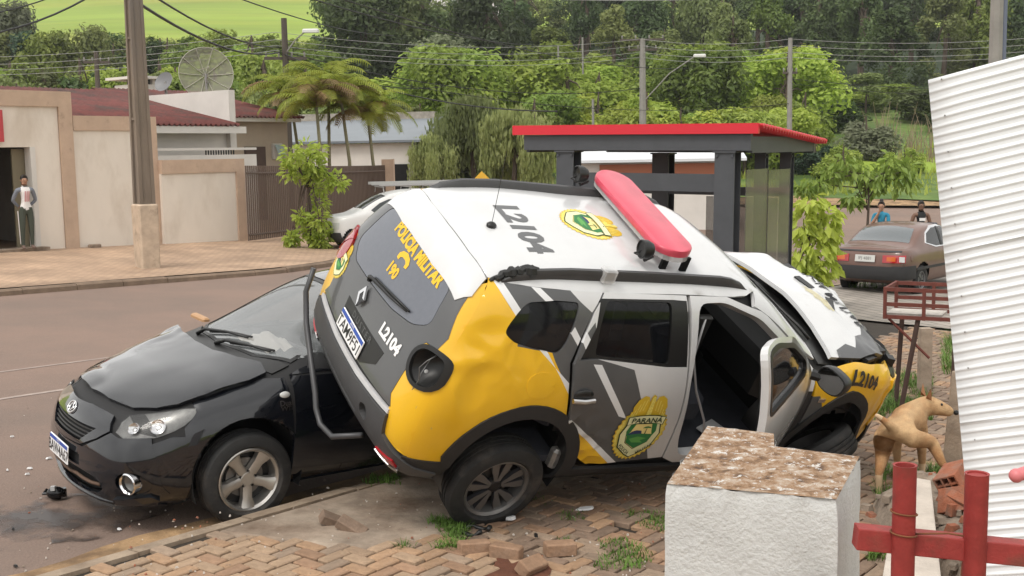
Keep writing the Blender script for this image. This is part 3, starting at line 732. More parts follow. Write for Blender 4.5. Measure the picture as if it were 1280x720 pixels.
for sg in (-1, 1):
    ys = -.545 * -sg if False else sg * .545
    pts = []; 
    for x, h in ((-1.66, .0), (-1.60, .035), (-1.45, .055), (-1.2, .06), (-.6, .06), (0, .06), (.10, .052), (.20, .03), (.27, -.005)):
        q, n = DB.proj('T', x, ys); pts.append((V(q), V((0, sg * .25, 1)).normalized(), h))
    b = MB(); prof = [(-.032, -.02), (-.026, .6), (-.012, 1.0), (.012, 1.0), (.026, .6), (.032, -.02)]
    vs = []; 
    for q, n, h in pts:
        for a, k in prof: vs.append(q + V((0, a, 0)) + n * (h * k + .004 if k > 0 else -.01))
    m6 = 6; fs = [(i * 6 + k, i * 6 + k + 1, (i + 1) * 6 + k + 1, (i + 1) * 6 + k) for i in range(len(pts) - 1) for k in range(5)] + [tuple(range(6)), tuple(range(len(vs) - 1, len(vs) - 7, -1))]
    b.add(vs, fs); rail = b.build('roof_rail', m_bump, duster, smooth=40)
    if sg < 0:
        random.seed(3); b = MB()
        tp = []; tr_ = []
        for i in range(20):
            x = -1.73 + i * .016; q, n = DB.proj('T', x, -.545); tp.append(q + V((0, random.uniform(-.012, .012), .008 + .028 * min(1, i / 9)))); tr_.append((.010 + .026 * min(1, i / 8)) * random.uniform(.75, 1.25))
        b.tube(tp, tr_, 7)
        b.build('torn_rail_end', m_blk, duster, label='torn black end of the right roof rail')
        b = MB(); q, n = DB.proj('T', -.92, -.56); b.box(q + V((0, -.01, .045)), (.10, .075, .085), 0, bev=.01); b.build('clear_tape', m_clear, duster)
# light bar, knocked askew ----------------------------------------------------
def lightbar():
    A, B_ = V((-.36, -.50, 1.82)), V((-.25, .66, 1.80))
    ax = (B_ - A); L_ = ax.length; ax.normalize(); up = V((-.10, -.30, 1)); up = (up - ax * up.dot(ax)).normalized(); fw = ax.cross(up)
    Q = Matrix(((ax.x, -fw.x, up.x, A.x), (ax.y, -fw.y, up.y, A.y), (ax.z, -fw.z, up.z, A.z), (0, 0, 0, 1)))
    def out(k, rr): return [(L_ * .5 + sx * (L_ * .5 - rr) + rr * cos(a), rr * .98 * sin(a)) for sx, a0 in ((1, -pi / 2), (-1, pi / 2)) for a in [a0 + pi * i / 12 for i in range(13)]]
    base = MB(); base.prism(out(0, .135), -.055, -.02, 0, Q); base.build('light_bar_base', m_clear, duster)
    d_ = MB(); r0, r1, r2, r3 = out(0, .145), out(0, .15), out(0, .142), out(0, .12); n = len(r0)
    vs = [(x, y, -.02) for x, y in r0] + [(x, y, .005) for x, y in r1] + [(x, y, .022) for x, y in r2] + [(x, y, .027) for x, y in r3]
    fs = [(l * n + i, l * n + (i + 1) % n, (l + 1) * n + (i + 1) % n, (l + 1) * n + i) for l in range(3) for i in range(n)] + [tuple(range(3 * n, 4 * n)), tuple(range(n - 1, -1, -1))]
    d_.add(vs, fs, 0, Q); d_.build('light_bar_lens', m_red, duster, smooth=50)
    for x0, lab in ((.03, 0), (L_ - .08, 1)):
        for dx in (0, .0):
            b = MB(); pp = Q @ V((x0 + .02, .0, -.05)); q, n = DB.proj('T', pp.x, pp.y)
            for yo in (-.10, .06):
                p0 = Q @ V((x0 + .02, yo, -.05)); g, _ = DB.proj('T', p0.x, p0.y)
                b.box(((p0 + g) / 2), (.05, .02, max(.03, (p0 - g).length + .02)), 0)
            b.build('bar_bracket', m_blk, duster)
        b = MB(); c = Q @ V((x0 + .03, .23, .0)); X = Matrix.Translation(c) @ Q.to_3x3().to_4x4() @ Matrix.Rotation(-pi / 2, 4, 'X')
        b.lathe([(0, -.05), (.045, -.045), (.062, -.01), (.062, .03), (.056, .034), (.05, .02), (0, .012)], 20, 0, X)
        b.tube([c + V((.0, 0, -.03)), c + V((.03, 0, -.08)), c + V((.10, .02, -.06))], .012, 6)
        b.tube([c, c + V((-.03, .05, -.06)), c + V((.04, .07, -.09)), c + V((.09, .03, -.03))], .006, 6)
        b.build('spot_lamp', m_blk, duster, smooth=40)
lightbar()
# windscreen, bonnet and the crushed front -------------------------------------
ws = [(.455, -.48), (.47, 0), (.455, .48), (.98, .62), (1.06, .3), (1.08, 0), (1.06, -.3), (.98, -.62)]
DB.panel('windscreen', 'T', ws, M('windscreen_glass', (.01, .013, .016), .05, alpha=.7, spec=.6), duster, off=.0, step=.08)
for sg in (-1, 1):
    DB.panel('windscreen_pillar', 'T', [(.30, sg * .66), (.36, sg * .50), (.455, sg * .49), (.99, sg * .63), (1.02, sg * .74), (.70, sg * .73)], m_white, duster, off=.010, step=.05)
DB.panel('cowl', 'T', [(1.0, -.66), (1.075, -.3), (1.10, 0), (1.075, .3), (1.0, .66), (1.06, .76), (1.27, .72), (1.34, .3), (1.36, 0), (1.34, -.3), (1.27, -.72), (1.06, -.76)], m_blk, duster, off=.012, step=.08)
b = MB()
for y0, y1 in ((-.55, .05), (-.02, .60)):
    pp = [DB.proj('T', x, y) for x, y in ((1.10, y0), (1.05, y0 + .1), (1.0, (y0 + y1) / 2), (.98, y1))]; b.tube([q + n * o_ for (q, n), o_ in zip(pp, (.03, .04, .03, .03))], [.014, .012, .009, .007], 6)
b.build('front_wiper', m_blk, duster, smooth='all')
hood = [(1.20, -.72), (1.26, -.4), (1.28, 0), (1.26, .4), (1.20, .72), (1.5, .73), (1.9, .66), (2.02, .5), (2.06, .2), (2.06, -.2), (2.02, -.5), (1.9, -.66), (1.5, -.73)]
DB.panel('bonnet', 'T', hood, [m_white, m_gry], duster, [([(1.25, -.8), (1.30, -.66), (1.44, -.60), (1.52, -.64), (1.66, -.50), (1.80, -.46), (1.90, -.34), (2.2, -.25), (2.2, -.8)], 1)], off=.03, step=.035, disp=denth, flange=.03)
body_text(DB, 'lettering', 'POLÍCIA MILITAR', .135, m_txt, duster, 'T', (1.88, .06), (0, -1), (-1, 0), bold=.003, off=.036, disp=denth, sx=.86)
decal(DB, 'police_crest', 'T', (1.62, -.06), (0, -1), (1, 0), [([(.22 * x * (1 + .5 * noise.noise(V((x * 4, y * 4, 1)))), .10 * y * (1 + .6 * noise.noise(V((x * 5, y * 5, 4))))) for x, y in circ(0, 0, .8, 26)], 0)], [M('scraped_gold', (.62, .55, .30), .5, alpha=.55, var=.3, vscale=30)], duster, off=.034, disp=denth)
DB.panel('front_bumper', 'F', [(-.74, .86), (-.80, .60), (-.76, .40), (-.4, .33), (.4, .33), (.76, .40), (.80, .60), (.74, .86), (.4, .80), (-.4, .80)], [m_yel, m_clad], duster, [([(-.9, .58), (.9, .58), (.9, .2), (-.9, .2)], 1)], off=.02, step=.045, disp=dentf)
DB.panel('radiator_grille', 'F', [(-.70, .93), (-.70, .80), (.70, .80), (.70, .93)], m_blk, duster, off=.01, step=.05, disp=dentf)
random.seed(11); b = MB()
for i in range(40):
    x, y = random.uniform(1.55, 2.0), random.uniform(-.72, .70); q, n = DB.proj('T', x, y)
    b.box(q + V((random.uniform(-.02, .08), 0, .03 + .10 * random.random())), (random.uniform(.04, .22), random.uniform(.03, .12), random.uniform(.03, .10)), 0, random.uniform(0, 3))
b.build('engine_bay_parts', m_blk, duster, kind='stuff')
for sg in (-1, 1):
    if sg > 0: DB.panel('headlamp', 'F', [(.48, .86), (.74, .90), (.74, .76), (.50, .74)], m_clear, duster, off=.024, step=.05, disp=dentf)
body_text(DB, 'lettering', 'L2104', .125, m_txt, duster, 'R', (1.49, .93), (.97, -.24), (.24, .97), bold=.006, off=.02, disp=dentf)
# open front door --------------------------------------------------------------
HIN = Matrix.Translation((.93, -.89, .06)) @ Matrix.Rotation(R(32), 4, 'Z') @ Matrix.Translation((-.92, .89, 0))
DO = roundpoly([(-.20, 1.575), (.04, 1.585), (.38, 1.50), (.82, 1.225), (.93, 1.10), (.93, .75), (.88, .46), (.02, .43), (-.08, .60), (-.15, .80), (-.18, 1.10)], .09)
DW = roundpoly([(-.14, 1.535), (.03, 1.54), (.34, 1.455), (.72, 1.24), (.72, 1.17), (-.11, 1.16)], .06)
DB.panel('front_door', 'R', DO, [m_white, m_gry], duster, [([(.86, 1.4), (1.1, 1.1), (1.0, .4), (.80, .4), (.80, .9)], 1), ([(.30, 1.48), (.42, 1.53), (.9, 1.2), (.72, 1.22)], 1)], holes=[DW], xf=HIN, step=.06, flange=.05, label='white front door swung open')
DB.panel('door_trim', 'R', inset(DO, .015), m_blk, duster, holes=[DW], off=-.055, xf=HIN, step=.08, flange=0)
DB.panel('front_door_glass', 'R', inset(DW, -.004), m_glassd, duster, off=-.015, xf=HIN, step=.1, flange=0)
DB.panel('window_frame', 'R', inset(DW, -.02), m_blk, duster, holes=[inset(DW, .008)], off=.012, xf=HIN, step=.08)
b = MB(); c = HIN @ V((.70, -1.02, 1.20)); X = Matrix.Translation(c) @ Matrix.Rotation(R(12), 4, 'Z')
mo = smoothpoly([(-.10, -.075), (.10, -.085), (.12, .03), (.06, .09), (-.08, .085), (-.12, .0)], 2)
Y = X @ Matrix.Rotation(-pi / 2, 4, 'Y') @ Matrix.Rotation(pi / 2, 4, 'Z')
n = len(mo)
vs = [(x * k, y * k, h) for k, h in ((1, .0), (1.05, -.03), (.95, -.09), (.5, -.13)) for x, y in mo]
b.add(vs, [(l * n + i, (l + 1) * n + i, (l + 1) * n + (i + 1) % n, l * n + (i + 1) % n) for l in range(3) for i in range(n)] + [tuple(range(3 * n, 4 * n))[::-1]], 0, Y)
b.add([(x * .9, y * .9, .004) for x, y in mo], [tuple(range(n))], 1, Y); b.add([(x * s_, y * s_, h) for s_, h in ((1, 0), (.9, .002)) for x, y in mo], [(i, (i + 1) % n, n + (i + 1) % n, n + i) for i in range(n)], 0, Y)
b.tube([c + V((.05, .04, -.02)), HIN @ V((.74, -.88, 1.16))], [.03, .04], 8)
b.build('door_mirror', [m_blk, M('mirror_glass', (.3, .31, .32), .05, 1)], duster, smooth=40)
# door handles, fuel flap -------------------------------------------------------
b = MB()
for x, z in ((-1.03, 1.02),):
    q, n = DB.proj('R', x, z); b.ball(q + n * .04, .05, 14, 0, (1.5, .35, .9)); b.tube([q + n * .06 + V((-.08, 0, -.03)), q + n * .075 + V((0, 0, -.03)), q + n * .06 + V((.08, 0, -.03))], .016, 8, 1)
b.build('door_handle', [m_blk, m_silver], duster, smooth=True)
FL = smoothpoly([(-1.445, 1.0), (-1.44, 1.16), (-1.24, 1.15), (-1.245, .985)], 2)
DB.panel('fuel_flap', 'R', FL, m_yel, duster, off=.011, step=.04, disp=dentq, flange=.004)
b = MB(); X = DB.proj('R', 1.10, .93); b.box(X[0] + X[1] * .02, (.07, .01, .03), 0); b.build('side_badge', m_chrome, duster)
# hull and cabin ------------------------------------------------------------------
rv = lambda c: (c.x, c.z); bv = lambda c: (c.y, c.z); tv = lambda c: (c.x, c.y)
right = lambda c: c.y < -.2; left = lambda c: c.y > .2; any_ = lambda c: True
LW = LWP
cuts = [(rv, inset(DOORWAY, -.02), right), (rv, RBLK, right), (rv, QWIN, right), (rv, RBLK, left), (rv, QWIN, left), (rv, LW, left),
        (rv, circ(AR[0], AR[1] - .05, .44), lambda c: abs(c.y) > .5), (rv, circ(AF[0], AF[1] - .05, .44), lambda c: abs(c.y) > .5),
        (bv, inset(lamp, .0), lambda c: c.x < -1.7 and c.y < 0), (tv, ws, lambda c: c.z > 1.0)]
def slim(p):
    p.y *= .965
    if p.z > 1.45: p.z -= .035
    if p.y < 0:
        a = max(0, 1 - ((p.x + 1.68) / .55) ** 2 - ((p.z - 1.18) / .55) ** 2); p.y += .16 * min(1, a * 2); p.x += .05 * a
        e = max(0, min(1, (-p.x - .45) / .3)) * max(0, min(1, (1.0 - p.z) / .3)); p.y += .08 * e
    if p.x > 1.5: p.x -= .22 * min(1, (p.x - 1.5) / .4); p.y *= 1 - .15 * min(1, (p.x - 1.5) / .4)
    return p
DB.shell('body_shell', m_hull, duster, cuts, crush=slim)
for nm, cx, cz, sgs in (('wheel_well', AR[0], AR[1] - .02, (-1, 1)), ('wheel_well', AF[0], AF[1], (-1, 1))):
    for sg in sgs:
        b = MB(); n = 20; a = [R(-25) + R(230) * i / n for i in range(n + 1)]
        vs = [(cx + .43 * cos(t), sg * y, cz + .43 * sin(t)) for y in (.50, .88) for t in a]
        b.add(vs, [(i, i + 1, n + 2 + i, n + 1 + i) for i in range(n)] + [tuple(range(n + 1))], 0); b.build(nm, m_blk, duster, smooth='all')
b = MB(); b.box((-.2, 0, .40), (2.6, 1.56, .05)); b.build('cabin_floor', m_seat, duster)
def seat(x, y, wd):
    b = MB(); b.box((x, y, .66), (.52, wd, .20), bev=.06); b.box((x - .28, y, 1.0), (.16, wd * .95, .66), mat=Matrix.Translation((x - .28, y, 1.0)) @ Matrix.Rotation(-.25, 4, 'Y') @ Matrix.Translation((-x + .28, -y, -1.0)), bev=.06)
    for yy in ((y,) if wd < 1 else (y - .4, y + .4)): b.box((x - .37, yy, 1.42), (.10, .26, .17), bev=.05)
    return b.build('seat', m_seat, duster, smooth=30)
seat(.10, -.38, .50); seat(.10, .38, .50); seat(-.78, 0, 1.3)
b = MB(); b.box((.82, 0, .98), (.40, 1.5, .30), bev=.06); b.box((.35, 0, .62), (.7, .2, .25), bev=.03); b.build('dashboard', m_blk, duster, smooth=30)
b = MB(); X = Matrix.Translation((.52, .38, 1.05)) @ Matrix.Rotation(R(-68), 4, 'Y')
b.lathe([(.17 + .014 * cos(t), .014 * sin(t)) for t in [2 * pi * i / 8 for i in range(8)]], 28, 0, X, close=True); b.box((0, 0, -.01), (.10, .32, .03), 0, mat=X); b.build('steering_wheel', m_blk, duster, smooth=40)
b = MB(); b.tube([(-.13, -.72, 1.48), (-.12, -.76, 1.2), (.0, -.80, .95), (.16, -.84, .72), (.24, -.84, .55)], .009, 6); b.build('seat_belt', M('belt_grey', (.35, .35, .36), .6), duster, smooth='all')
b = MB(); b.box((-.12, -.70, 1.02), (.12, .05, .95), bev=.02); b.build('centre_pillar', m_blk, duster)
b = MB(); b.box((.50, -.64, .47), (.22, .14, .012), 0, .4); b.build('papers', M('paper', (.6, .6, .6), .6), duster)
b = MB(); q, n = DB.proj('T', .60, -.45); b.box(q - V((0, 0, .05)), (.10, .10, .004), 0); b.build('sticker', m_cream, duster)
# wheels -------------------------------------------------------------------------
HR = V((-1.36, -.80, .252))
wheel('wheel', duster, HR, .338, .215, .225, m_alloyd, m_rub, m_blk, 'split', -1, .35)
wheel('wheel', duster, (-1.36, .80, .48), .338, .215, .225, m_alloyd, m_rub, m_blk, 'split', 1, .2)
wheel('wheel', duster, (1.34, .78, .46), .338, .215, .225, m_alloyd, m_rub, m_blk, 'split', 1, .1)
wheel('wheel', duster, (1.3, -.74, .5), .338, .215, .225, m_alloyd, m_rub, m_blk, 'split', -1, .6, Matrix.Translation((1.40, -.84, .38)) @ Matrix.Rotation(R(30), 4, 'Z') @ Matrix.Rotation(R(38), 4, 'X'))
b = MB()
for x in (-1.36, 1.32): b.tube([(x, -.72, .30 if x < 0 else .5), (x, .72, .46)], .05, 10)
b.box((-.1, 0, .33), (3.2, 1.2, .08)); b.tube([(-.3, .3, .28), (-1.2, .35, .30), (-1.9, .45, .30), (-2.1, .45, .33)], .03, 8); b.build('underbody', m_dark, duster)
b = MB(); b.box((-.90, -.80, .43), (.16, .08, .14), 0, bev=.02); b.box((-.86, -.83, .42), (.05, .05, .09), 0); b.build('torn_sill_end', M('bare_metal', (.42, .41, .39), .4, .6, var=.4, vscale=20), duster)
# ------------------------------------------------------------------ black sedan: pose and hull
COR = Matrix(((-.7949, .6034, .0626, -1.282), (-.6063, -.7937, -.0490, 9.011), (.0201, -.0769, .9968, -.057), (0, 0, 0, 1)))
def sedan_stations():
    S = []
    S.append([(-2.20, .60, .30), (-2.28, .68, .40), (-2.31, .72, .60), (-2.28, .70, .85), (-2.22, .66, .98), (-2.18, .60, 1.02), (-2.14, .52, 1.04), (-2.08, .44, 1.05)])
    S.append([(-2.0, .68, .25), (-2.02, .82, .36), (-2.02, .85, .58), (-2.0, .85, .82), (-1.98, .80, .98), (-1.96, .72, 1.04), (-1.94, .62, 1.07), (-1.92, .5, 1.08)])
    S.append([(-1.55, .70, .20), (-1.55, .87, .32), (-1.55, .90, .56), (-1.55, .89, .80), (-1.55, .85, .97), (-1.52, .77, 1.06), (-1.5, .69, 1.14), (-1.48, .55, 1.18)])
    for x, z6, z7 in ((-1.0, 1.36, 1.42), (-.4, 1.42, 1.485), (.1, 1.40, 1.465)):
        S.append([(x, .72, .18), (x, .88, .28), (x, .895, .54), (x, .90, .78), (x, .875, .95), (x, .76, 1.18), (x, .655, z6), (x, .52, z7)])
    S.append([(.50, .72, .18), (.50, .88, .28), (.50, .895, .54), (.50, .90, .78), (.50, .875, .95), (.50, .785, 1.10), (.48, .70, 1.24), (.46, .56, 1.31)])
    S.append([(.95, .72, .18), (.95, .88, .28), (.95, .895, .54), (.95, .90, .76), (.95, .865, .92), (.95, .80, .98), (.95, .72, 1.02), (.93, .58, 1.06)])
    S.append([(1.25, .72, .18), (1.25, .88, .28), (1.25, .90, .54), (1.25, .90, .76), (1.25, .85, .89), (1.25, .77, .93), (1.25, .68, .955), (1.25, .55, .985)])
    S.append([(1.65, .70, .17), (1.65, .87, .26), (1.65, .885, .50), (1.65, .87, .68), (1.65, .81, .81), (1.65, .73, .855), (1.65, .64, .88), (1.65, .52, .91)])
    S.append([(1.95, .62, .16), (1.97, .77, .25), (1.97, .79, .46), (1.94, .76, .62), (1.93, .70, .72), (1.92, .62, .76), (1.91, .54, .79), (1.9, .44, .82)])
    S.append([(2.08, .52, .17), (2.13, .60, .26), (2.15, .62, .44), (2.12, .60, .58), (2.09, .56, .66), (2.07, .50, .70), (2.05, .44, .725), (2.03, .36, .745)])
    return S
CB = Body(sedan_stations(), 4, 3)
# ------------------------------------------------------------------ black sedan under the SUV
m_car = M('black_car_paint', (.005, .006, .009), .08, coat=1, var=.2, vscale=2, ior=1.35)
m_headl = M('headlamp_lens', (.12, .12, .12), .04, alpha=.14, coat=1, spec=.8)
m_refl = M('lamp_reflector', (.17, .17, .165), .3, .8, var=.3, vscale=25)
m_wsg = M('sedan_windscreen', (.25, .265, .27), .03, alpha=.56, spec=1, coat=1, var=.15, vscale=3)  # pale, half-opaque base colour paints the bright sky reflection into the glass
sedan = empty('sedan', mat=COR)
tag(sedan, 'black sedan with crumpled bonnet pinned under the police SUV at the kerb', 'car')
DIN = DUS.inverted(); C2D = DIN @ COR; D2C = C2D.inverted()
def crush(p, n=None):
    q = C2D @ V(p)
    if -2.22 < q.x < 2.2 and abs(q.y) < .97 and q.z > .19:
        q.z = .17 - .06 * noise.noise(q * 3); return D2C @ q
    return V(p)
def dhood(p, n):
    q = V((p.x, p.y, 0)); a = max(0, min(1, (1.62 - p.x) / .5)); r = max(0, min(1, (-p.y - .1) / .5)); l = max(0, min(1, (p.y - .35) / .35))
    p.z += .03 * a * (1 - l) + .014 * r * a * abs(noise.noise(q * 5 + V((0, 3, 0)))) * 2 + .03 * r * a
    p.z += .006 * noise.noise(q * 3) + .02 * max(0, 1 - abs(p.x - 1.45) / .5) * l
    if r * a > .2: p.z += .003 * sin(p.x * 34 + p.y * 14) * r * a
    fr = max(0, 1 - ((p.x - 2.0) / .14) ** 2 - ((p.y + .30) / .3) ** 2); p.z += .035 * fr
    return crush(p)
HOOD = [(1.16, -.70), (1.23, -.45), (1.27, -.1), (1.265, .2), (1.20, .45), (1.10, .62), (1.12, .735), (1.25, .755), (1.55, .745), (1.72, .705), (1.83, .63), (1.93, .50), (2.005, .25), (2.035, 0), (2.02, -.25), (1.95, -.50), (1.83, -.65), (1.6, -.75), (1.3, -.76)]
CB.panel('bonnet', 'T', HOOD, m_car, sedan, off=.03, step=.035, disp=dhood, flange=.03, label='crumpled black bonnet')
HL = smoothpoly([(2.085, .64), (2.0, .74), (1.88, .775), (1.63, .825), (1.64, .79), (1.74, .715), (1.92, .648)], 1)
FA = (1.30, .345, .375); RA = (-1.30, .345, .375)
def car_side(d, sg):
    wing = [(1.02, .96), (1.2, .955), (1.5, .91), (1.63, .86), (1.63, .80), (1.72, .71), (1.72, .62), (1.70, .50)] + circ(FA[0], FA[1], .40, 18, R(10), R(178)) + [(.995, .20), (.985, .60)]
    CB.panel('front_wing', d, wing, m_car, sedan, step=.05, disp=(crush_n if sg > 0 else None), smooth=True)
    DOORS = [('front_door', [(.98, .97), (.975, .60), (.985, .22), (-.08, .22), (-.09, .95)]), ('rear_door', [(-.10, .95), (-.09, .22), (-.90, .24), (-.97, .50), (-1.10, .70), (-1.18, .96)])]
    for nm, poly in DOORS: CB.panel(nm, d, poly, m_car, sedan, step=.06, disp=crush_n)
    CB.panel('rear_quarter', d, [(-1.195, .96), (-1.115, .70)] + circ(RA[0], RA[1], .41, 16, R(40), R(185)) + [(-1.95, .32), (-1.98, .60), (-1.97, .98), (-1.6, 1.02)], m_car, sedan, step=.07, disp=crush_n)
    CB.panel('side_glass', d, [(.70, .985), (.30, 1.18), (.0, 1.30), (-.5, 1.34), (-.95, 1.27), (-1.35, 1.07), (-1.3, .985)], m_glassd, sedan, off=.004, step=.06, disp=crush_n)
    CB.panel('roof_side', d, [(.98, .975), (.80, 1.04), (.40, 1.25), (.08, 1.385), (-.5, 1.41), (-1.0, 1.345), (-1.5, 1.12), (-1.6, 1.03), (-1.36, 1.075), (-.95, 1.28), (-.5, 1.35), (0, 1.31), (.30, 1.19), (.70, .99)], m_car, sedan, step=.05, disp=crush_n)
    CB.panel('sill', d, [(.97, .215), (-.90, .22), (-.90, .12), (.95, .12)], m_car, sedan, step=.08, off=.012)
def crush_n(p, n): return crush(p)
for d, sg in (('L', 1), ('R', -1)): car_side(d, sg)
CB.panel('roof_skin', 'T', [(.12, -.58), (.20, -.3), (.235, 0), (.20, .3), (.12, .58), (-.5, .63), (-1.0, .60), (-1.02, 0), (-1.0, -.60), (-.5, -.63)], m_car, sedan, step=.05, disp=crush_n)
wsT = [(.13, -.60), (.215, -.3), (.25, 0), (.215, .3), (.13, .60), (.50, .67), (.93, .715), (1.08, .45), (1.14, 0), (1.08, -.45), (.93, -.715), (.50, -.67)]
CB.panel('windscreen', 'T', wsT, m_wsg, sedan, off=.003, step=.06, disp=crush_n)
CB.panel('windscreen_seal', 'T', [(x, y) for x, y in wsT], m_blk, sedan, holes=[inset(wsT, .028)], off=.009, step=.05, disp=crush_n)
CB.panel('cowl', 'T', [(.95, .73), (1.09, .45), (1.15, 0), (1.09, -.45), (.95, -.73), (1.15, -.74), (1.28, -.4), (1.30, 0), (1.28, .4), (1.12, .66), (1.08, .74)], m_blk, sedan, off=.012, step=.06)
CB.panel('boot_lid', 'T', [(-1.62, .58), (-1.66, 0), (-1.62, -.58), (-2.08, -.55), (-2.12, 0), (-2.08, .55)], m_car, sedan, step=.08, disp=crush_n)
CB.panel('rear_glass', 'T', [(-1.04, .56), (-1.06, 0), (-1.04, -.56), (-1.58, -.60), (-1.62, 0), (-1.58, .60)], m_glassd, sedan, step=.08, disp=crush_n)
for pts in (((1.13, -.40), (1.09, -.33), (1.02, -.10), (.98, .16)), ((1.16, .0), (1.12, .1), (1.03, .35), (.98, .52))):
    b = MB(); pp = [CB.proj('T', *q) for q in pts]; b.tube([crush(q + n * o_) for (q, n), o_ in zip(pp, (.02, .05, .035, .025))], [.016, .013, .010, .008], 8)
    b.tube([crush(q + n * .016) for q, n in [CB.proj('T', x - .03, y) for x, y in pts[1:]]], .008, 6); b.build('windscreen_wiper', m_blk, sedan, smooth='all')
# front end
fb = [(-.57, .665), (-.62, .60), (-.73, .66), (-.80, .50), (-.80, .30), (-.70, .20), (-.3, .175), (.3, .175), (.70, .20), (.80, .30), (.80, .50), (.74, .655), (.60, .635), (.53, .655), (.45, .60), (.30, .525), (0, .515), (-.30, .525), (-.45, .60), (-.53, .655)]
itk = smoothpoly([(-.50, .37), (-.30, .385), (.30, .385), (.50, .37), (.53, .28), (.30, .235), (-.30, .235), (-.53, .28)], 1)
fogp = [circ(sg * .705, .37, .072, 20) for sg in (1, -1)]
def dfb(p, n): return p + V((0, 0, 0))
CB.panel('front_bumper', 'F', fb, m_car, sedan, holes=[itk, fogp[0], fogp[1], [(.28, .47), (.28, .40), (-.28, .40), (-.28, .47)]], off=.022, step=.035)
CB.panel('bumper_end', 'L', [(1.715, .615), (1.72, .66), (1.80, .66), (1.96, .60), (2.0, .30), (1.95, .19), (1.72, .19), (1.69, .36), (1.70, .50)], m_car, sedan, off=.016, step=.05)
CB.panel('bumper_end', 'R', [(1.715, .615), (1.72, .66), (1.80, .66), (1.96, .60), (2.0, .30), (1.95, .19), (1.72, .19), (1.69, .36), (1.70, .50)], m_car, sedan, off=.016, step=.05)
gr = [(-.52, .66), (-.45, .73), (-.2, .755), (.2, .755), (.45, .73), (.52, .66), (.44, .605), (.28, .535), (0, .525), (-.28, .535), (-.44, .605)]
CB.panel('grille_surround', 'F', gr, m_car, sedan, holes=[[(-.40, .655), (.40, .655), (.26, .555), (-.26, .555)]], off=.03, step=.04)
CB.panel('grille_mesh', 'F', [(-.42, .67), (.42, .67), (.28, .545), (-.28, .545)], m_dark, sedan, off=-.01, step=.06, flange=0)
for k in range(4):
    z = .572 + k * .023; h = .26 + (z - .555) * 1.35
    pp = [CB.proj('F', -h + 2 * h * i / 10, z) for i in range(11)]; b = MB(); b.tube([q + V((.012, 0, 0)) for q, n in pp], .0075, 6); b.build('grille_bar', m_blk, sedan, smooth='all')
Q = frame_on(CB, 'F', .0, .70, .036, (0, 1, 0)); b = MB()
ell = lambda a_, b_, t=.006: b.lathe([(1 + .12 * cos(t_), .12 * sin(t_)) for t_ in [2 * pi * i / 6 for i in range(6)]], 24, 0, Q @ Matrix.Diagonal((a_, b_, .04, 1)), close=True)
ell(.062, .042); ell(.02, .040); b.add([], []); ell(.035, .018); b.build('maker_badge', m_chrome, sedan, smooth='all')
CB.panel('lower_intake', 'F', itk, m_dark, sedan, off=-.02, step=.08, flange=0)
pp = [CB.proj('F', -.50 + i * .1, .315) for i in range(11)]; b = MB(); b.tube([q + V((.012, 0, .006 * sin(i * 2))) for i, (q, n) in enumerate(pp)], .012, 6); b.build('intake_bar', M('rusty_bar', (.10, .06, .04), .7), sedan, smooth='all')
pp = [CB.proj('F', -.56 + i * .112, .205) for i in range(11)]; b = MB(); b.tube([q + V((.03, 0, 0)) for q, n in pp], .016, 6); b.build('bumper_lip', m_car, sedan, smooth='all')
plate(sedan, frame_on(CB, 'F', -.02, .435, .045, (0, 1, 0)), 'BAW4A67', .40, .13)
for sg, d in ((1, 'L'), (-1, 'R')):
    CB.panel('headlamp', d, HL, m_headl, sedan, off=.022, step=.035, flange=.05, label='clear headlamp lens')
    CB.panel('lamp_bowl', d, inset(HL, -.004), [m_refl, m_blk], sedan, [([(1.60, .86), (1.80, .80), (1.80, .70), (1.6, .7)], 0), ([(1.9, .79), (1.97, .76), (1.98, .68), (1.88, .66)], 1)], off=.004, step=.03, flange=.04)
    b = MB()
    for x, z, r in ((1.86, .715, .05), (1.98, .695, .04)):
        q, n = CB.proj(d, x, z); X = Matrix.Translation(q + n * .006) @ n.to_track_quat('Z', 'Y').to_matrix().to_4x4(); b.lathe([(r, .016), (r * .8, .004), (r * .35, -.004), (0, .0)], 18, 0, X)
    b.build('lamp_reflector', m_chrome, sedan, smooth=True)
    q, n = CB.proj('F', sg * .705, .37); X = Matrix.Translation(q + n * .01 + V((.012, 0, 0))) @ (n * .6 + V((.6, 0, 0))).normalized().to_track_quat('Z', 'Y').to_matrix().to_4x4()
    b = MB(); b.lathe([(.074, -.05), (.072, .012), (.064, .018), (.056, .006)], 24, 0, X); b.lathe([(.057, -.02), (.04, -.035), (0, -.04)], 20, 1, X); b.lathe([(.056, .004), (.03, .012), (0, .015)], 20, 2, X)
    b.build('fog_lamp', [m_chrome, m_refl, m_headl], sedan, smooth=40)
    CB.panel('fog_trim', 'F', [(sg * .60, .265), (sg * .76, .30), (sg * .77, .275), (sg * .70, .245), (sg * .60, .235)], m_car, sedan, off=.045, step=.05)
    b = MB(); q, n = CB.proj(d, .86, 1.0); b.box(q + V((.02, -.17, .05)), (.06, .26, .03), bev=.012) if sg < 0 else None; b.build('door_mirror', M('mirror_underside', (.42, .24, .12), .5), sedan) if sg < 0 else None
q, n = CB.proj('L', 1.05, .865); X = Matrix.Translation(q + n * .012) @ n.to_track_quat('Z', 'Y').to_matrix().to_4x4(); b = MB(); b.ball((0, 0, 0), .03, 14, 0, (1.25, .75, .4), X); b.build('side_repeater', M('repeater_lens', (.45, .45, .44), .1, coat=1), sedan, smooth=True)
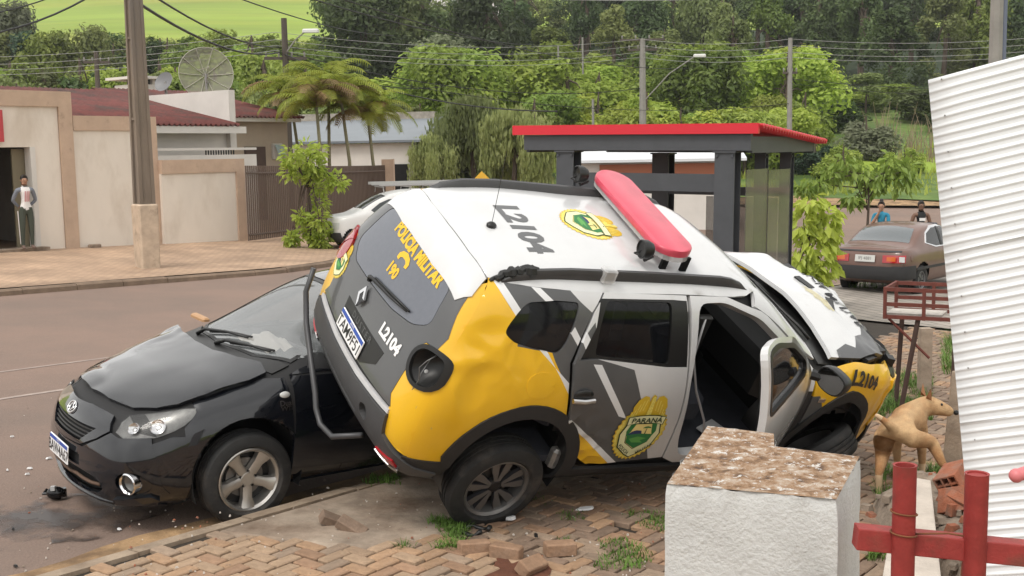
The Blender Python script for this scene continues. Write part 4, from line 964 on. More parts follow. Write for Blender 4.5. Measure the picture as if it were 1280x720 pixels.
body_text(CB, 'badge_letters', 'Dual', .05, m_chrome, sedan, 'L', (1.045, .81), (-1, 0), (0, 1), bold=.001); body_text(CB, 'badge_letters', 'VVTi', .04, m_chrome, sedan, 'L', (1.045, .775), (-1, 0), (0, 1), bold=.001)
rear_ = [(-.70, .95), (-.72, .50), (-.60, .28), (.60, .28), (.72, .50), (.70, .95)]
CB.panel('rear_bumper', 'B', rear_, m_car, sedan, step=.09, off=.01)
for sg in (-1, 1): CB.panel('tail_lamp', 'B', [(sg * .42, .90), (sg * .70, .93), (sg * .71, .74), (sg * .42, .76)], m_redl, sedan, off=.018, step=.1)
lt = lambda c: c.y > .2; rt = lambda c: c.y < -.2
cutc = [(rv, circ(FA[0], FA[1], .40), lambda c: abs(c.y) > .5), (rv, circ(RA[0], RA[1], .40), lambda c: abs(c.y) > .5), (tv, inset(wsT, .02), lambda c: c.z > .9), (bv, itk, lambda c: c.x > 1.7), (bv, circ(.705, .37, .08), lambda c: c.x > 1.7), (bv, circ(-.705, .37, .08), lambda c: c.x > 1.7),
        (rv, [(.68, .99), (.30, 1.17), (.0, 1.29), (-.5, 1.33), (-.95, 1.26), (-1.3, 1.06), (-1.28, .99)], lambda c: c.y < -.2)]
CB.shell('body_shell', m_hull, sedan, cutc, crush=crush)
for cx, cz in ((FA[0], FA[1]), (RA[0], RA[1])):
    for sg in (-1, 1):
        b = MB(); n = 20; a = [R(-20) + R(220) * i / n for i in range(n + 1)]
        vs = [(cx + .39 * cos(t), sg * y, cz + .39 * sin(t)) for y in (.52, .87) for t in a]
        b.add(vs, [(i, i + 1, n + 2 + i, n + 1 + i) for i in range(n)] + [tuple(range(n + 1))], 0); b.build('wheel_well', m_dark, sedan, smooth='all')
m_alloy = M('alloy_silver', (.50, .48, .45), .32, .85, var=.1, vscale=14)
for x in (1.3, -1.3):
    for sg in (1, -1): wheel('wheel', sedan, (x, sg * .79, .315 + (.07 if x < 0 and sg > 0 else 0)), .318, .213, .215, m_alloy, m_rub, m_blk, 'five', sg, .30 if x > 0 else .9)
b = MB(); b.box((-.1, 0, .24), (3.6, 1.5, .06)); b.build('underbody', m_dark, sedan)
b = MB(); b.box((.72, -.05, .90), (.45, 1.3, .20), bev=.05); b.build('dashboard', M('dash_grey', (.06, .06, .062), .7), sedan, smooth=30)
b = MB()
for y in (-.38, .38):
    b.box((-.15, y, .55), (.5, .5, .2), bev=.05); b.box((-.42, y, .88), (.15, .48, .6), bev=.05); b.box((-.46, y, 1.22), (.1, .24, .16), bev=.04)
b.v = [tuple(crush(V(p))) for p in b.v]; b.build('seat', m_seat, sedan, smooth=30)
random.seed(5); b = MB()
n = 9; vs = []
for i in range(n):
    for j in range(n):
        u, v_ = i / (n - 1) - .5, j / (n - 1) - .5; x = .74 + v_ * .26; y = -.02 + u * .52
        vs.append((x, y, 1.0 + .07 * (1 - 3 * u * u) * (1 - 3 * v_ * v_) + .05 * noise.noise(V((u * 5, v_ * 6, 2)))))
b.add(vs, [(i * n + j, (i + 1) * n + j, (i + 1) * n + j + 1, i * n + j + 1) for i in range(n - 1) for j in range(n - 1)]); b.build('airbag', M('airbag_cloth', (.62, .58, .52), .8), sedan, smooth='all', label='deflated pale airbag on the dashboard')
# ------------------------------------------------------------------ terrain, road, pavements
def sheet(name, mat, pts_fn, nu, nv, kind='structure', smooth='all'):
    b = MB(); vs = [pts_fn(i / nu, j / nv) for i in range(nu + 1) for j in range(nv + 1)]
    b.add(vs, [(i * (nv + 1) + j, (i + 1) * (nv + 1) + j, (i + 1) * (nv + 1) + j + 1, i * (nv + 1) + j + 1) for i in range(nu) for j in range(nv)])
    o = b.build(name, mat, None, smooth=smooth); o['kind'] = kind; return o
def lerp(a, b, t): return a + (b - a) * t
def warp(t, a, m, b): return a + (m - a) * t * 2 if t < .5 else m + (b - m) * ((t - .5) * 2) ** 2.2
m_gnd = M('field_grass', (.20, .28, .028), .9, var=.22, vscale=.05, col2=(.25, .27, .035), c2scale=.02, bump=.3, bscale=.8, stretch=(.35, 1.6, 1))
gx = lambda t: (1 if t > .5 else -1) * (abs(2 * t - 1) ** 1.8) * 700
sheet('ground', m_gnd, lambda u, v: (lambda x, y: (x, y, G(x, y) - .17 + (noise.noise(V((x * .02, y * .02, 0))) * 1.5 if y > 70 else 0)))(gx(u), warp(v, -60, 90, 900)), 90, 130)
m_road = M('asphalt', (.215, .147, .115), .85, var=.20, vscale=70, col2=(.165, .121, .098), c2scale=.35, c2lo=.4, c2hi=.7, bump=.35, bscale=55, rvar=.12)
sheet('road', m_road, lambda u, v: P(lerp(-16, 66, u), lerp(4.8, 46, v), -.12), 100, 50)
def kerb_near(s):
    if s < 9.5: return 5.85
    if s < 12.5: return lerp(5.85, 9.2, (s - 9.5) / 3)
    return 9.2
def kerb_far(s):
    pts = [(-30, 18.6), (16, 18.7), (18.2, 19.3), (21, 20.8), (24, 23), (30, 26.3), (40, 32), (60, 44)]
    for (a, ca), (b_, cb) in zip(pts, pts[1:]):
        if s <= b_: return lerp(ca, cb, (s - a) / (b_ - a))
    return 44
def paver(name, c1, c2, mort, sc, rot=0, rough=.85):
    m = M(name, c1, rough, bump=.0); n = m.node_tree; L = n.links; b = n.nodes['Principled BSDF']
    t = n.nodes.new('ShaderNodeTexCoord'); mp = n.nodes.new('ShaderNodeMapping'); mp.inputs['Rotation'].default_value = (0, 0, rot); L.new(t.outputs['Object'], mp.inputs[0])
    br = n.nodes.new('ShaderNodeTexBrick'); br.inputs['Color1'].default_value = (*c1, 1); br.inputs['Color2'].default_value = (*c2, 1); br.inputs['Mortar'].default_value = (*mort, 1)
    br.inputs['Scale'].default_value = sc; br.inputs['Mortar Size'].default_value = .035; br.inputs['Brick Width'].default_value = 1; br.inputs['Row Height'].default_value = .5
    L.new(mp.outputs[0], br.inputs['Vector'])
    nz = n.nodes.new('ShaderNodeTexNoise'); nz.inputs['Scale'].default_value = .9; nz.inputs['Detail'].default_value = 6; L.new(t.outputs['Object'], nz.inputs['Vector'])
    mr = n.nodes.new('ShaderNodeMapRange'); mr.inputs[1].default_value = .3; mr.inputs[2].default_value = .7; mr.inputs[3].default_value = .72; mr.inputs[4].default_value = 1.2; L.new(nz.outputs['Fac'], mr.inputs[0])
    h = n.nodes.new('ShaderNodeHueSaturation'); L.new(br.outputs['Color'], h.inputs['Color']); L.new(mr.outputs[0], h.inputs['Value']); L.new(h.outputs[0], b.inputs['Base Color'])
    bp = n.nodes.new('ShaderNodeBump'); bp.inputs['Strength'].default_value = .5; bp.inputs['Distance'].default_value = .01; bp.invert = True; L.new(br.outputs['Fac'], bp.inputs['Height']); L.new(bp.outputs[0], b.inputs['Normal'])
    return m
m_soil = M('joint_soil', (.036, .028, .021), .95, var=.3, vscale=9, bump=.4, bscale=40)
m_farpav = paver('tan_pavers', (.44, .30, .20), (.37, .25, .17), (.20, .145, .10), 4.5, AZ)
m_conc = M('concrete', (.36, .29, .225), .9, var=.35, vscale=3.5, col2=(.14, .095, .065), c2scale=1.6, c2lo=.42, c2hi=.68, bump=.35, bscale=40)
m_kerb = M('kerb_stone', (.31, .24, .175), .9, var=.22, vscale=5, col2=(.20, .145, .10), c2scale=4, c2lo=.45, c2hi=.7, bump=.5, bscale=30)
# near pavement: soil bed, then bricks on top
pave = sheet('pavement', m_soil, lambda u, v: (lambda s: P(s, lerp(-9, kerb_near(s) - .06, v), -.028))(lerp(-14, 34, u)), 96, 24)
# kerb stones
def kerb_line(fn, s0, s1, par, ln=.9, w_=.14, up=.0, out=1):
    s = s0; random.seed(int(s0 * 7 + ln * 100))
    while s < s1:
        e = s + ln * random.uniform(.9, 1.1); a, c_ = P(s + .006, fn(s)), P(e - .006, fn(e)); t = (c_ - a); t.z = 0; t.normalize(); nn = V((-t.y, t.x, 0)) * out
        dz = random.uniform(-.008, .01) + up; b = MB(); j = random.uniform(-.01, .01)
        pr = [(-w_ * .5, -.25), (w_ * .5 + .03, -.25), (w_ * .5 + .01, -.03), (w_ * .5 - .03, .0), (-w_ * .5, .004)]
        vs = [p + nn * (q + j) + V((0, 0, h + dz)) for p in (a, c_) for q, h in pr]
        b.add(vs, [(i, (i + 1) % 5, 5 + (i + 1) % 5, 5 + i) for i in range(5)] + [(4, 3, 2, 1, 0), (5, 6, 7, 8, 9)])
        b.build('kerb_stone', m_kerb, par, weld=1); s = e
kerb_line(kerb_near, 1.2, 26, pave)
fpave = sheet('far_pavement', m_farpav, lambda u, v: (lambda s: P(s, lerp(kerb_far(s) + .04, 60, v ** 1.6), .0))(lerp(-16, 42, u)), 60, 20)
_mk = m_kerb; m_kerb = M('dirty_kerb', (.19, .135, .095), .9, var=.3, vscale=4, bump=.5, bscale=30); kerb_line(kerb_far, -6, 34, fpave, 1.0, .16, -.015, -1); m_kerb = _mk
# herringbone bricks
BRG = [(.35, .222, .134), (.30, .185, .116), (.345, .24, .158), (.215, .15, .108), (.27, .198, .142)]
m_br = [M('paving_brick_%s' % n_, c_, .88, var=.28, vscale=14, col2=(.20, .14, .10), c2scale=5, c2lo=.5, c2hi=.8, bump=.45, bscale=45, rand=.16) for n_, c_ in zip(('tan', 'red', 'pale', 'dark', 'sand'), BRG)]
bm_ = []
for i, m_ in enumerate(m_br):
    b = MB(); b.box((0, 0, -.03), (.189, .089, .06), bev=.007); bm_.append(b.mesh('brick', m_))
def px(p):
    q = cam.matrix_world.inverted() @ V(p); return (640 + 1450 * q.x / -q.z, 360 - 1450 * q.y / -q.z, -q.z) if q.z < -.1 else None
SLAB = [(4.35, 5.77), (4.62, 5.10), (4.80, 4.82), (5.35, 4.70), (6.2, 4.75), (7.3, 4.8), (7.4, 5.77)]
random.seed(21); cand = []
bcheap = []
for m_ in m_br:
    b = MB(); b.box((0, 0, -.02), (.189, .089, .04)); bcheap.append(b.mesh('brick', m_))
for i in range(-30, 200):
    for j in range(-40, 58):
        k = (i - j) % 4
        if k == 0: s, c_, rot = (i + 1) * .1, (j + .5) * .1, 0
        elif k == 3: s, c_, rot = (i + .5) * .1, (j + 1) * .1, pi / 2
        else: continue
        if s > 17.3 or c_ > kerb_near(s) - .135 or inpoly((s, c_), SLAB): continue
        p = P(s, c_); q = px(p); cheap = not q or q[0] < 20 or q[0] > 1260 or q[1] > 745 or (845 < q[0] < 1080 and q[1] > 600)
        if cheap: q = (0, 0, 999)
        wav = .012 * noise.noise(V((s * .9, c_ * .9, 0))) + (.03 * max(0, 1 - ((s - 4.9) ** 2 + (c_ - 4.6) ** 2) / .5) if s < 6 else 0)
        M4 = Matrix.Translation(p + V((0, 0, wav + random.gauss(0, .003)))) @ Matrix.Rotation(pi / 2 - AZ + rot + random.gauss(0, .015), 4, 'Z') @ Matrix.Rotation(random.gauss(0, .009), 4, 'X') @ Matrix.Rotation(random.gauss(0, .007), 4, 'Y')
        if random.random() < .012: continue
        vis = (q[1] > 655 and q[0] < 840) or (600 < q[1] and 690 < q[0] < 840) or (q[0] > 1082 and q[0] < 1200)
        ci = random.choice((3, 3, 4, 4, 1, 0)) if s > 5.2 else random.choice((0, 0, 2, 2, 4, 1))
        cand.append((2 if cheap else 0 if vis else 1, q[2], M4, ci))
cand.sort(key=lambda t: t[:2])
rest = [MB() for _ in m_br]
base = bm_[0]
for n_, (vis, d_, M4, ci) in enumerate(cand):
    if n_ < 300:
        o = bpy.data.objects.new('brick', bm_[ci]); COL.objects.link(o); o.parent = pave; o.matrix_world = M4
    else: src = (bcheap if vis == 2 else bm_)[ci]; rest[ci].add([v.co for v in src.vertices], [tuple(p_.vertices) for p_ in src.polygons], 0, M4)
rb = MB(); 
for ci, r_ in enumerate(rest):
    k = len(rb.v); rb.v += r_.v; rb.f += [tuple(a + k for a in f) for f in r_.f]; rb.m += [ci] * len(r_.f)
rb.build('brick_paving', m_br, pave, kind='stuff')
# concrete slab by the kerb
b = MB(); sp_ = [P(s, c_, .0) for s, c_ in SLAB]; nS = len(sp_); ins = [P(s, c_, .004) for s, c_ in inset(SLAB, .03)]
b.add([p - V((0, 0, .12)) for p in sp_] + [p - V((0, 0, .02)) for p in sp_] + ins, [(i, (i + 1) % nS, nS + (i + 1) % nS, nS + i) for i in range(nS)] + [(nS + i, nS + (i + 1) % nS, 2 * nS + (i + 1) % nS, 2 * nS + i) for i in range(nS)] + [tuple(range(2 * nS, 3 * nS))])
b.build('concrete_slab', m_conc, pave)
# strip of grey pavers where the brown car stands
m_gpav = paver('grey_pavers', (.33, .29, .25), (.28, .25, .22), (.13, .12, .10), 2.2, AZ + .6)
sheet('grey_paving', m_gpav, lambda u, v: P(lerp(17.5, 31, u), lerp(-4, 9.05, v), .006), 20, 20)
# gutter dirt, road lines, stain
m_dirt = M('gutter_dirt', (.36, .23, .12), .95, var=.3, vscale=6, col2=(.14, .085, .045), c2scale=2, bump=.6, bscale=25)
b = MB(); n_ = 60
for i in range(n_ + 1):
    s = -3 + 16.0 * i / n_; wd = .40 + .16 * noise.noise(V((s * 1.3, 0, 0))); k0 = kerb_near(s) + .06
    b.v += [tuple(P(s, k0, -.085)), tuple(P(s, k0 + wd * .5, -.104)), tuple(P(s, k0 + wd, -.116))]
for i in range(n_):
    for j in range(2): b.f.append((i * 3 + j, (i + 1) * 3 + j, (i + 1) * 3 + j + 1, i * 3 + j + 1)); b.m.append(0)
b.build('gutter', m_dirt, None, smooth='all', kind='structure')
m_line = M('worn_white_line', (.31, .25, .22), .85, var=.3, vscale=5)
def strip(name, pts, wd, mat, dz=-.116):
    b = MB(); n = len(pts)
    for i, (s, c_) in enumerate(pts):
        a = V(pts[max(i - 1, 0)]); e = V(pts[min(i + 1, n - 1)]); t = (e - a).normalized(); q = V((-t.y, t.x)) * wd / 2
        b.v += [tuple(P(s + q.x, c_ + q.y, dz)), tuple(P(s - q.x, c_ - q.y, dz))]
    b.f = [(2 * i, 2 * i + 1, 2 * i + 3, 2 * i + 2) for i in range(n - 1)]; b.m = [0] * (n - 1)
    return b.build(name, mat, None, kind='structure')
strip('road_line', [(2 + .5 * i, 10.86 + .02 * sin(i)) for i in range(11)], .07, m_line)
strip('road_line', [(3 + .5 * i, 12.22) for i in range(13)], .055, m_line)
ln2 = [SC(*q) for q in ((9.6, 34.0), (11.2, 38.0), (13, 42), (15.5, 47))]; strip('road_line', ln2, .22, M('white_line', (.6, .57, .52), .8))
random.seed(4)
def blob(name, mat, cs, cc, rs, rc, dz=-.1165, k=.5, seed=0, rot=0):
    b = MB(); n = 40; vs = [P(cs, cc, dz)]
    for ring in (.5, 1):
        for i in range(n):
            a = 2 * pi * i / n; r = ring * (1 + k * noise.noise(V((cos(a) * 1.6, sin(a) * 1.6, seed))) + .15 * noise.noise(V((cos(a) * 6, sin(a) * 6, seed))))
            x, y = rs * r * cos(a), rc * r * sin(a); vs.append(P(cs + x * cos(rot) - y * sin(rot), cc + x * sin(rot) + y * cos(rot), dz))
    b.add(vs, [(0, 1 + i, 1 + (i + 1) % n) for i in range(n)] + [(1 + i, 1 + n + i, 1 + n + (i + 1) % n, 1 + (i + 1) % n) for i in range(n)])
    return b.build(name, mat, None, kind='structure')
m_wet = M('wet_stain', (.095, .078, .074), .42, var=.35, vscale=4, alpha=.6, anoise=(2.2, .40, .62), bump=.2, bscale=30); m_wet2 = M('oil_stain', (.045, .035, .032), .3, var=.3, vscale=4, alpha=.75, anoise=(3, .42, .60))
blob('oil_stain', m_wet, 3.3, 7.15, 1.0, .50, -.1160, .7, 1, .25); blob('oil_stain', m_wet2, 4.35, 7.0, .75, .42, -.1130, .8, 2, .2); blob('oil_stain', m_wet, 2.9, 8.2, .8, .35, -.1145, .8, 5, .5)
# grass verges beyond the crossing, on the right
m_verge = M('verge_grass', (.075, .13, .022), .9, var=.35, vscale=.6, bump=.6, bscale=6, col2=(.13, .17, .035), c2scale=.3)
sheet('grass_verge', m_verge, lambda u, v: (lambda x, y: V((x, y, G(x, y) + .05 + .12 * min(1, v * 20) + .15 * noise.noise(V((x * .3, y * .3, 0))))))(lerp(2, 60, u), lerp(58 + 4 * noise.noise(V((u * 7, 1, 1))), 110, v)), 80, 40)
sheet('dirt_bank', m_dirt, lambda u, v: (lambda x, y: V((x, y, G(x, y) + .02 + .02 * v)))(lerp(4, 60, u), lerp(55.5, 60, v)), 60, 4)
# ------------------------------------------------------------------ foreground: pillar, pipe rail, metal sheeting, rubble
m_pl = M('white_render', (.52, .52, .51), .9, var=.10, vscale=4, bump=.45, bscale=80, col2=(.40, .40, .39), c2scale=2.5, c2lo=.55, c2hi=.8)
def rough_top(name):
    m = M(name, (.36, .23, .14), .95); n = m.node_tree; L = n.links; b = n.nodes['Principled BSDF']
    t = n.nodes.new('ShaderNodeTexCoord')
    def nz(s, d=8, r=.7): q = n.nodes.new('ShaderNodeTexNoise'); q.inputs['Scale'].default_value = s; q.inputs['Detail'].default_value = d; q.inputs['Roughness'].default_value = r; L.new(t.outputs['Object'], q.inputs['Vector']); return q.outputs['Fac']
    r1 = n.nodes.new('ShaderNodeValToRGB'); L.new(nz(18, 12, .76), r1.inputs[0]); e = r1.color_ramp.elements
    e[0].position = .36; e[0].color = (.085, .055, .04, 1); e[1].position = .64; e[1].color = (.52, .45, .38, 1)
    for p_, c_ in ((.43, (.19, .11, .06, 1)), (.50, (.31, .195, .115, 1)), (.57, (.40, .31, .235, 1))): q = r1.color_ramp.elements.new(p_); q.color = c_
    mx = n.nodes.new('ShaderNodeMix'); mx.data_type = 'RGBA'; mr = n.nodes.new('ShaderNodeMapRange'); mr.inputs[1].default_value = .57; mr.inputs[2].default_value = .61; L.new(nz(45, 10, .7), mr.inputs[0]); L.new(mr.outputs[0], mx.inputs[0]); L.new(r1.outputs[0], mx.inputs[6]); mx.inputs[7].default_value = (.60, .58, .55, 1)
    L.new(mx.outputs[2], b.inputs['Base Color'])
    bp = n.nodes.new('ShaderNodeBump'); bp.inputs['Strength'].default_value = .9; bp.inputs['Distance'].default_value = .012; L.new(nz(40), bp.inputs['Height']); L.new(bp.outputs[0], b.inputs['Normal']); return m
m_top = rough_top('lichen_mortar')
pil = empty('gate_pillar', (.62, 2.95, 0)); tag(pil, 'white rendered garden pillar with rough lichen stained top in the foreground', 'pillar')
PT = [(.360, 2.72), (.735, 2.57), (.900, 2.94), (.705, 3.06), (.735, 3.20), (.56, 3.31)]
def fine(poly, st):
    out = []
    for i in range(len(poly)):
        a, c_ = V(poly[i]), V(poly[(i + 1) % len(poly)]); k = max(1, int((c_ - a).length / st)); out += [tuple(a.lerp(c_, t / k)) for t in range(k)]
    return out
fp = fine(PT, .012); b = MB(); n_ = len(fp); zt = 1.55; cx_, cy_ = .63, 2.93
hs2 = [-.3, .3, .7, 1.0] + [1.0 + .03 * i for i in range(1, 18)] + [1.525, 1.54, 1.548]
for h in hs2:
    for x, y in fp:
        ed = max(0, (h - 1.50) / .05); k = noise.noise(V((x * 9, y * 9, h * 9))) * .004 + noise.noise(V((x * 40, y * 40, h * 40))) * .0022
        ch = -.008 * ed ** 2 * (1 + 2.4 * noise.noise(V((x * 22, y * 22, 0))))
        d_ = V((x - cx_, y - cy_)).normalized() * (k + ch); b.v.append((x + d_.x - .62, y + d_.y - 2.95, h + (noise.noise(V((x * 20, y * 20, 3))) * .006 if h > 1.5 else 0)))
for l in range(len(hs2) - 1):
    for i in range(n_): b.f.append((l * n_ + i, l * n_ + (i + 1) % n_, (l + 1) * n_ + (i + 1) % n_, (l + 1) * n_ + i)); b.m.append(0)
b.build('pillar_shaft', m_pl, pil, smooth=60)
pts = [V(p) for p in inset(fp, .004)]; ed = [(i, (i + 1) % n_) for i in range(n_)]
g = .012; x = .33
while x < .92:
    y = 2.55
    while y < 3.33:
        if inpoly((x, y), inset(PT, .012)): pts.append(V((x + random.uniform(-.003, .003), y + random.uniform(-.003, .003))))
        y += g
    x += g
vs, _, fs, _, _, _ = delaunay_2d_cdt(pts, ed, [], 0, 1e-5)
b = MB(); b.add([(v.x - .62, v.y - 2.95, 1.549 + (.008 * noise.noise(V((v.x * 14, v.y * 14, 0))) + .005 * noise.noise(V((v.x * 55, v.y * 55, 0))) if i >= n_ else 0)) for i, v in enumerate(vs)], [f for f in fs if inpoly(sum((vs[k] for k in f), V((0, 0))) / len(f), PT)])
b.build('mortar_top', m_top, pil, smooth='all')
# red pipe rail
m_redp = M('red_oxide_paint', (.27, .032, .028), .6, var=.22, vscale=20, col2=(.13, .045, .03), c2scale=9, c2lo=.52, c2hi=.75, bump=.15, bscale=120)
m_rust = M('rust', (.16, .06, .025), .9, var=.3, vscale=30)
rail = empty('pipe_railing', (.95, 2.5, 0)); tag(rail, 'red painted railing of steel pipes and a box beam beside the white pillar', 'railing')
def lp(p): return V(p) - V((.95, 2.5, 0))
for k, (xx, yy, zt) in enumerate(((.862, 2.5, 1.648), (1.022, 2.5, 1.626))):
    b = MB(); a0 = lp((xx - .006 * k, yy, -.2)); a1 = lp((xx, yy, zt)); ax = (a1 - a0).normalized()
    b.lathe([(.0255, 0), (.0255, (a1 - a0).length - .004), (.0265, (a1 - a0).length), (.021, (a1 - a0).length - .001), (.021, (a1 - a0).length - (.05 if k == 0 else .004)), (0, (a1 - a0).length - (.05 if k == 0 else .004))], 28, 0, Matrix.Translation(a0) @ ax.to_track_quat('Z', 'Y').to_matrix().to_4x4())
    o = b.build('pipe_post', [m_redp], rail, smooth=35)
    o['label'] = ('open topped red pipe post with wire twisted round it', 'capped red pipe post on the right')[k]
b = MB(); e0, e1_ = V((.765, 2.535, 1.475)), V((1.35, 2.50, 1.415)); t = (e1_ - e0); L_ = t.length; t.normalize(); sd_ = t.cross(V((0, 0, 1))).normalized(); u_ = sd_.cross(t)
Q = Matrix(((t.x, sd_.x, u_.x, 0), (t.y, sd_.y, u_.y, 0), (t.z, sd_.z, u_.z, 0), (0, 0, 0, 1))); b.box((L_ / 2, 0, 0), (L_, .05, .05), 0, mat=Matrix.Translation(lp(e0) + V((0, .0, 0))) @ Q); bm2 = b.build('box_beam', m_redp, rail, bevel=.003)
def coil(c_, r, z0, tail=()):
    b = MB(); pts_ = [V(c_) + V((r * cos(a), r * sin(a), z0 + .008 * sin(a * .5))) for a in [2 * pi * i / 20 for i in range(23)]] + [V(p) for p in tail]
    b.tube([lp(p) for p in pts_], .0022, 6); return b.build('tie_wire', m_rust, rail, smooth='all')
coil((.862, 2.5, 0), .028, 1.535); coil((.862, 2.5, 0), .028, 1.487, [(.90, 2.47, 1.50), (.95, 2.47, 1.50), (.985, 2.475, 1.492)])
b = MB(); b.ball(lp((1.10, 2.48, 1.625)), .016, 14, 0, (1, 1, 1)); b.tube([lp((1.10, 2.48, 1.625)), lp((1.125, 2.48, 1.632)), lp((1.15, 2.48, 1.625))], [.014, .016, .014], 10); tag(b.build('hook_knob', M('pink_plastic', (.55, .16, .17), .4), None, smooth=True), 'pink knob at the right edge beside the capped red post', 'knob')
o = bpy.data.objects['hook_knob']; o.location = (.95, 2.5, 0)
# white corrugated sheeting, slipped off level
m_sht = M('white_sheet_metal', (.68, .695, .71), .38, 0, var=.05, vscale=3, spec=.6, coat=.2, bump=.06, bscale=4)
A_, B_, C_ = V((1.999, 5.6, 2.656)), V((2.20, 5.35, .18)), V((3.6, 5.1, 3.06))
sheetw = empty('metal_hoarding', tuple((A_ + B_) / 2)); tag(sheetw, 'white corrugated metal hoarding slipped out of level at the right edge', 'metal hoarding')
u_ = (C_ - A_).normalized(); v_ = (B_ - A_); nrm = u_.cross(v_).normalized()
if nrm.y > 0: nrm = -nrm
LU, LV = 2.3, (B_ - A_).length; v_.normalize(); pitch = .043; npr = int(LV / pitch); sub = 10
def prof(t):
    f = t % 1.0; return .0058 * (.5 - .5 * cos(2 * pi * min(1, f / .66))) if f < .66 else 0
for k in range(3):
    b = MB(); i0, i1 = k * npr // 3, (k + 1) * npr // 3; rows = (i1 - i0) * sub; nu = 14
    for r_ in range(rows + 1 + 3):
        tt = i0 + r_ / sub; vv = tt * pitch
        for i in range(nu + 1):
            uu = LU * i / nu; sag = .015 * noise.noise(V((uu * 1.2, vv * 1.5, k))) + .02 * sin(uu * 1.4)
            bend = max(0, (vv - 1.05)) * .10 * uu
            b.v.append(tuple(A_ + u_ * uu + v_ * (vv + bend * .5 + (.01 * noise.noise(V((vv * 4, 0, 0))) if i == 0 else 0)) + nrm * (prof(tt) + sag + .004 * k) - (A_ + B_) / 2))
    n1 = nu + 1
    for r_ in range(rows + 3):
        for i in range(nu): b.f.append((r_ * n1 + i, (r_ + 1) * n1 + i, (r_ + 1) * n1 + i + 1, r_ * n1 + i + 1)); b.m.append(0)
    so_ = b.build('metal_sheet', m_sht, sheetw, smooth='all'); md = so_.modifiers.new('thick', 'SOLIDIFY'); md.thickness = .0015
b = MB()
for uu in (.9, 2.1): b.box(A_ + u_ * uu + v_ * 1.2 - nrm * .05 - (A_ + B_) / 2, (.06, .05, 2.6)) 
b.build('fence_post', M('timber_dark', (.10, .07, .05), .8, var=.3, vscale=8), sheetw)
b = MB()
for uu in (.06, .62, 1.25):
    for i in range(0, npr, 4):
        p = A_ + u_ * uu + v_ * ((i + .33) * pitch) + nrm * .012 - (A_ + B_) / 2; b.lathe([(.004, 0), (.004, .002), (.002, .004), (0, .004)], 6, 0, Matrix.Translation(p) @ nrm.to_track_quat('Z', 'Y').to_matrix().to_4x4())
b.build('roofing_screws', M('screw_zinc', (.25, .24, .23), .5, .5), sheetw, kind='stuff')
# low wall and rubble behind the railing
m_lw = M('pale_mortar', (.50, .44, .38), .92, var=.2, vscale=6, bump=.5, bscale=30); m_mor = M('mortar_debris', (.26, .21, .165), .95, var=.3, vscale=12, bump=.8, bscale=25)
b = MB(); q0 = V((1.48, 4.15, 0)); b.prism([(1.72, 5.3), (2.02, 5.3), (2.62, 7.12), (2.47, 7.25)], -.3, .25, 0)
o = b.build('low_wall', m_lw, None, bevel=.012); tag(o, 'low pale rendered wall stub behind the red pipe post', 'wall')
m_clay = M('clay_block', (.34, .12, .065), .9, var=.25, vscale=14, bump=.4, bscale=60, col2=(.25, .14, .10), c2scale=8)
def hollow(name, mtx, label):
    root = empty(name, mat=mtx @ Matrix.Scale(.82, 4)); tag(root, label, 'hollow brick', 'broken clay blocks in the rubble')
    L_, W_, H_ = .29, .14, .19; b = MB(); t = .012
    for z in (-H_ / 2, -H_ / 6, H_ / 6, H_ / 2): b.box((0, 0, z * .94), (L_, W_, t))
    for y in (-W_ / 2, 0, W_ / 2): b.box((0, y * .91, 0), (L_ - .002, t, H_ * .95))
    b.box((.06, 0, 0), (.01, W_ - .01, H_ - .012)); b.build('clay_shell', m_clay, root); return root
RB = V((2.0, 5.15, 0))
def ori(x, y, z, a, e, r): return Matrix.Translation((x, y, z)) @ Matrix.Rotation(a, 4, 'Z') @ Matrix.Rotation(e, 4, 'Y') @ Matrix.Rotation(r, 4, 'X')
hollow('hollow_brick', ori(2.85, 7.35, .20, .9, -.25, 1.15), 'broken clay block with open cells, largest in the rubble beside the dog')
hollow('hollow_brick', ori(2.74, 6.95, .16, 2.2, .35, .5), 'half buried clay block below the largest one in the rubble')
b = MB(); n_ = 26; vs = []
for i in range(n_ + 1):
    for j in range(n_ + 1):
        x, y = lerp(1.6, 3.6, i / n_), lerp(4.6, 8.0, j / n_); e = max(0, 1 - ((x - 2.98) / .62) ** 2 - ((y - 6.9) / 1.5) ** 2)
        vs.append((x, y, G(x, y) - .04 + .34 * sqrt(e) + .07 * noise.noise(V((x * 5, y * 5, 0))) * (e > 0) + .03 * noise.noise(V((x * 17, y * 17, 0))) * (e > 0)))
b.add(vs, [(i * (n_ + 1) + j, (i + 1) * (n_ + 1) + j, (i + 1) * (n_ + 1) + j + 1, i * (n_ + 1) + j + 1) for i in range(n_) for j in range(n_)])
tag(b.build('rubble_heap', m_mor, None), 'heap of broken mortar below the white hoarding', 'rubble', kind='stuff')
random.seed(8); b = MB()
for i in range(90):
    x, y = random.gauss(2.80, .24), random.gauss(6.7, .6); e = max(0, 1 - ((x - 2.98) / .62) ** 2 - ((y - 6.9) / 1.5) ** 2); s_ = random.uniform(.02, .09)
    b.box((x, y, G(x, y) + .30 * sqrt(e) + .01), (s_ * random.uniform(.7, 1.6), s_, s_ * random.uniform(.5, 1)), random.choice((0, 0, 1)), mat=None, rz=random.uniform(0, 3), taper=random.uniform(.6, .95))
b.build('rubble_chunks', [m_mor, m_clay], None, kind='stuff', label='loose lumps of mortar and clay on the rubble heap', cat='rubble')
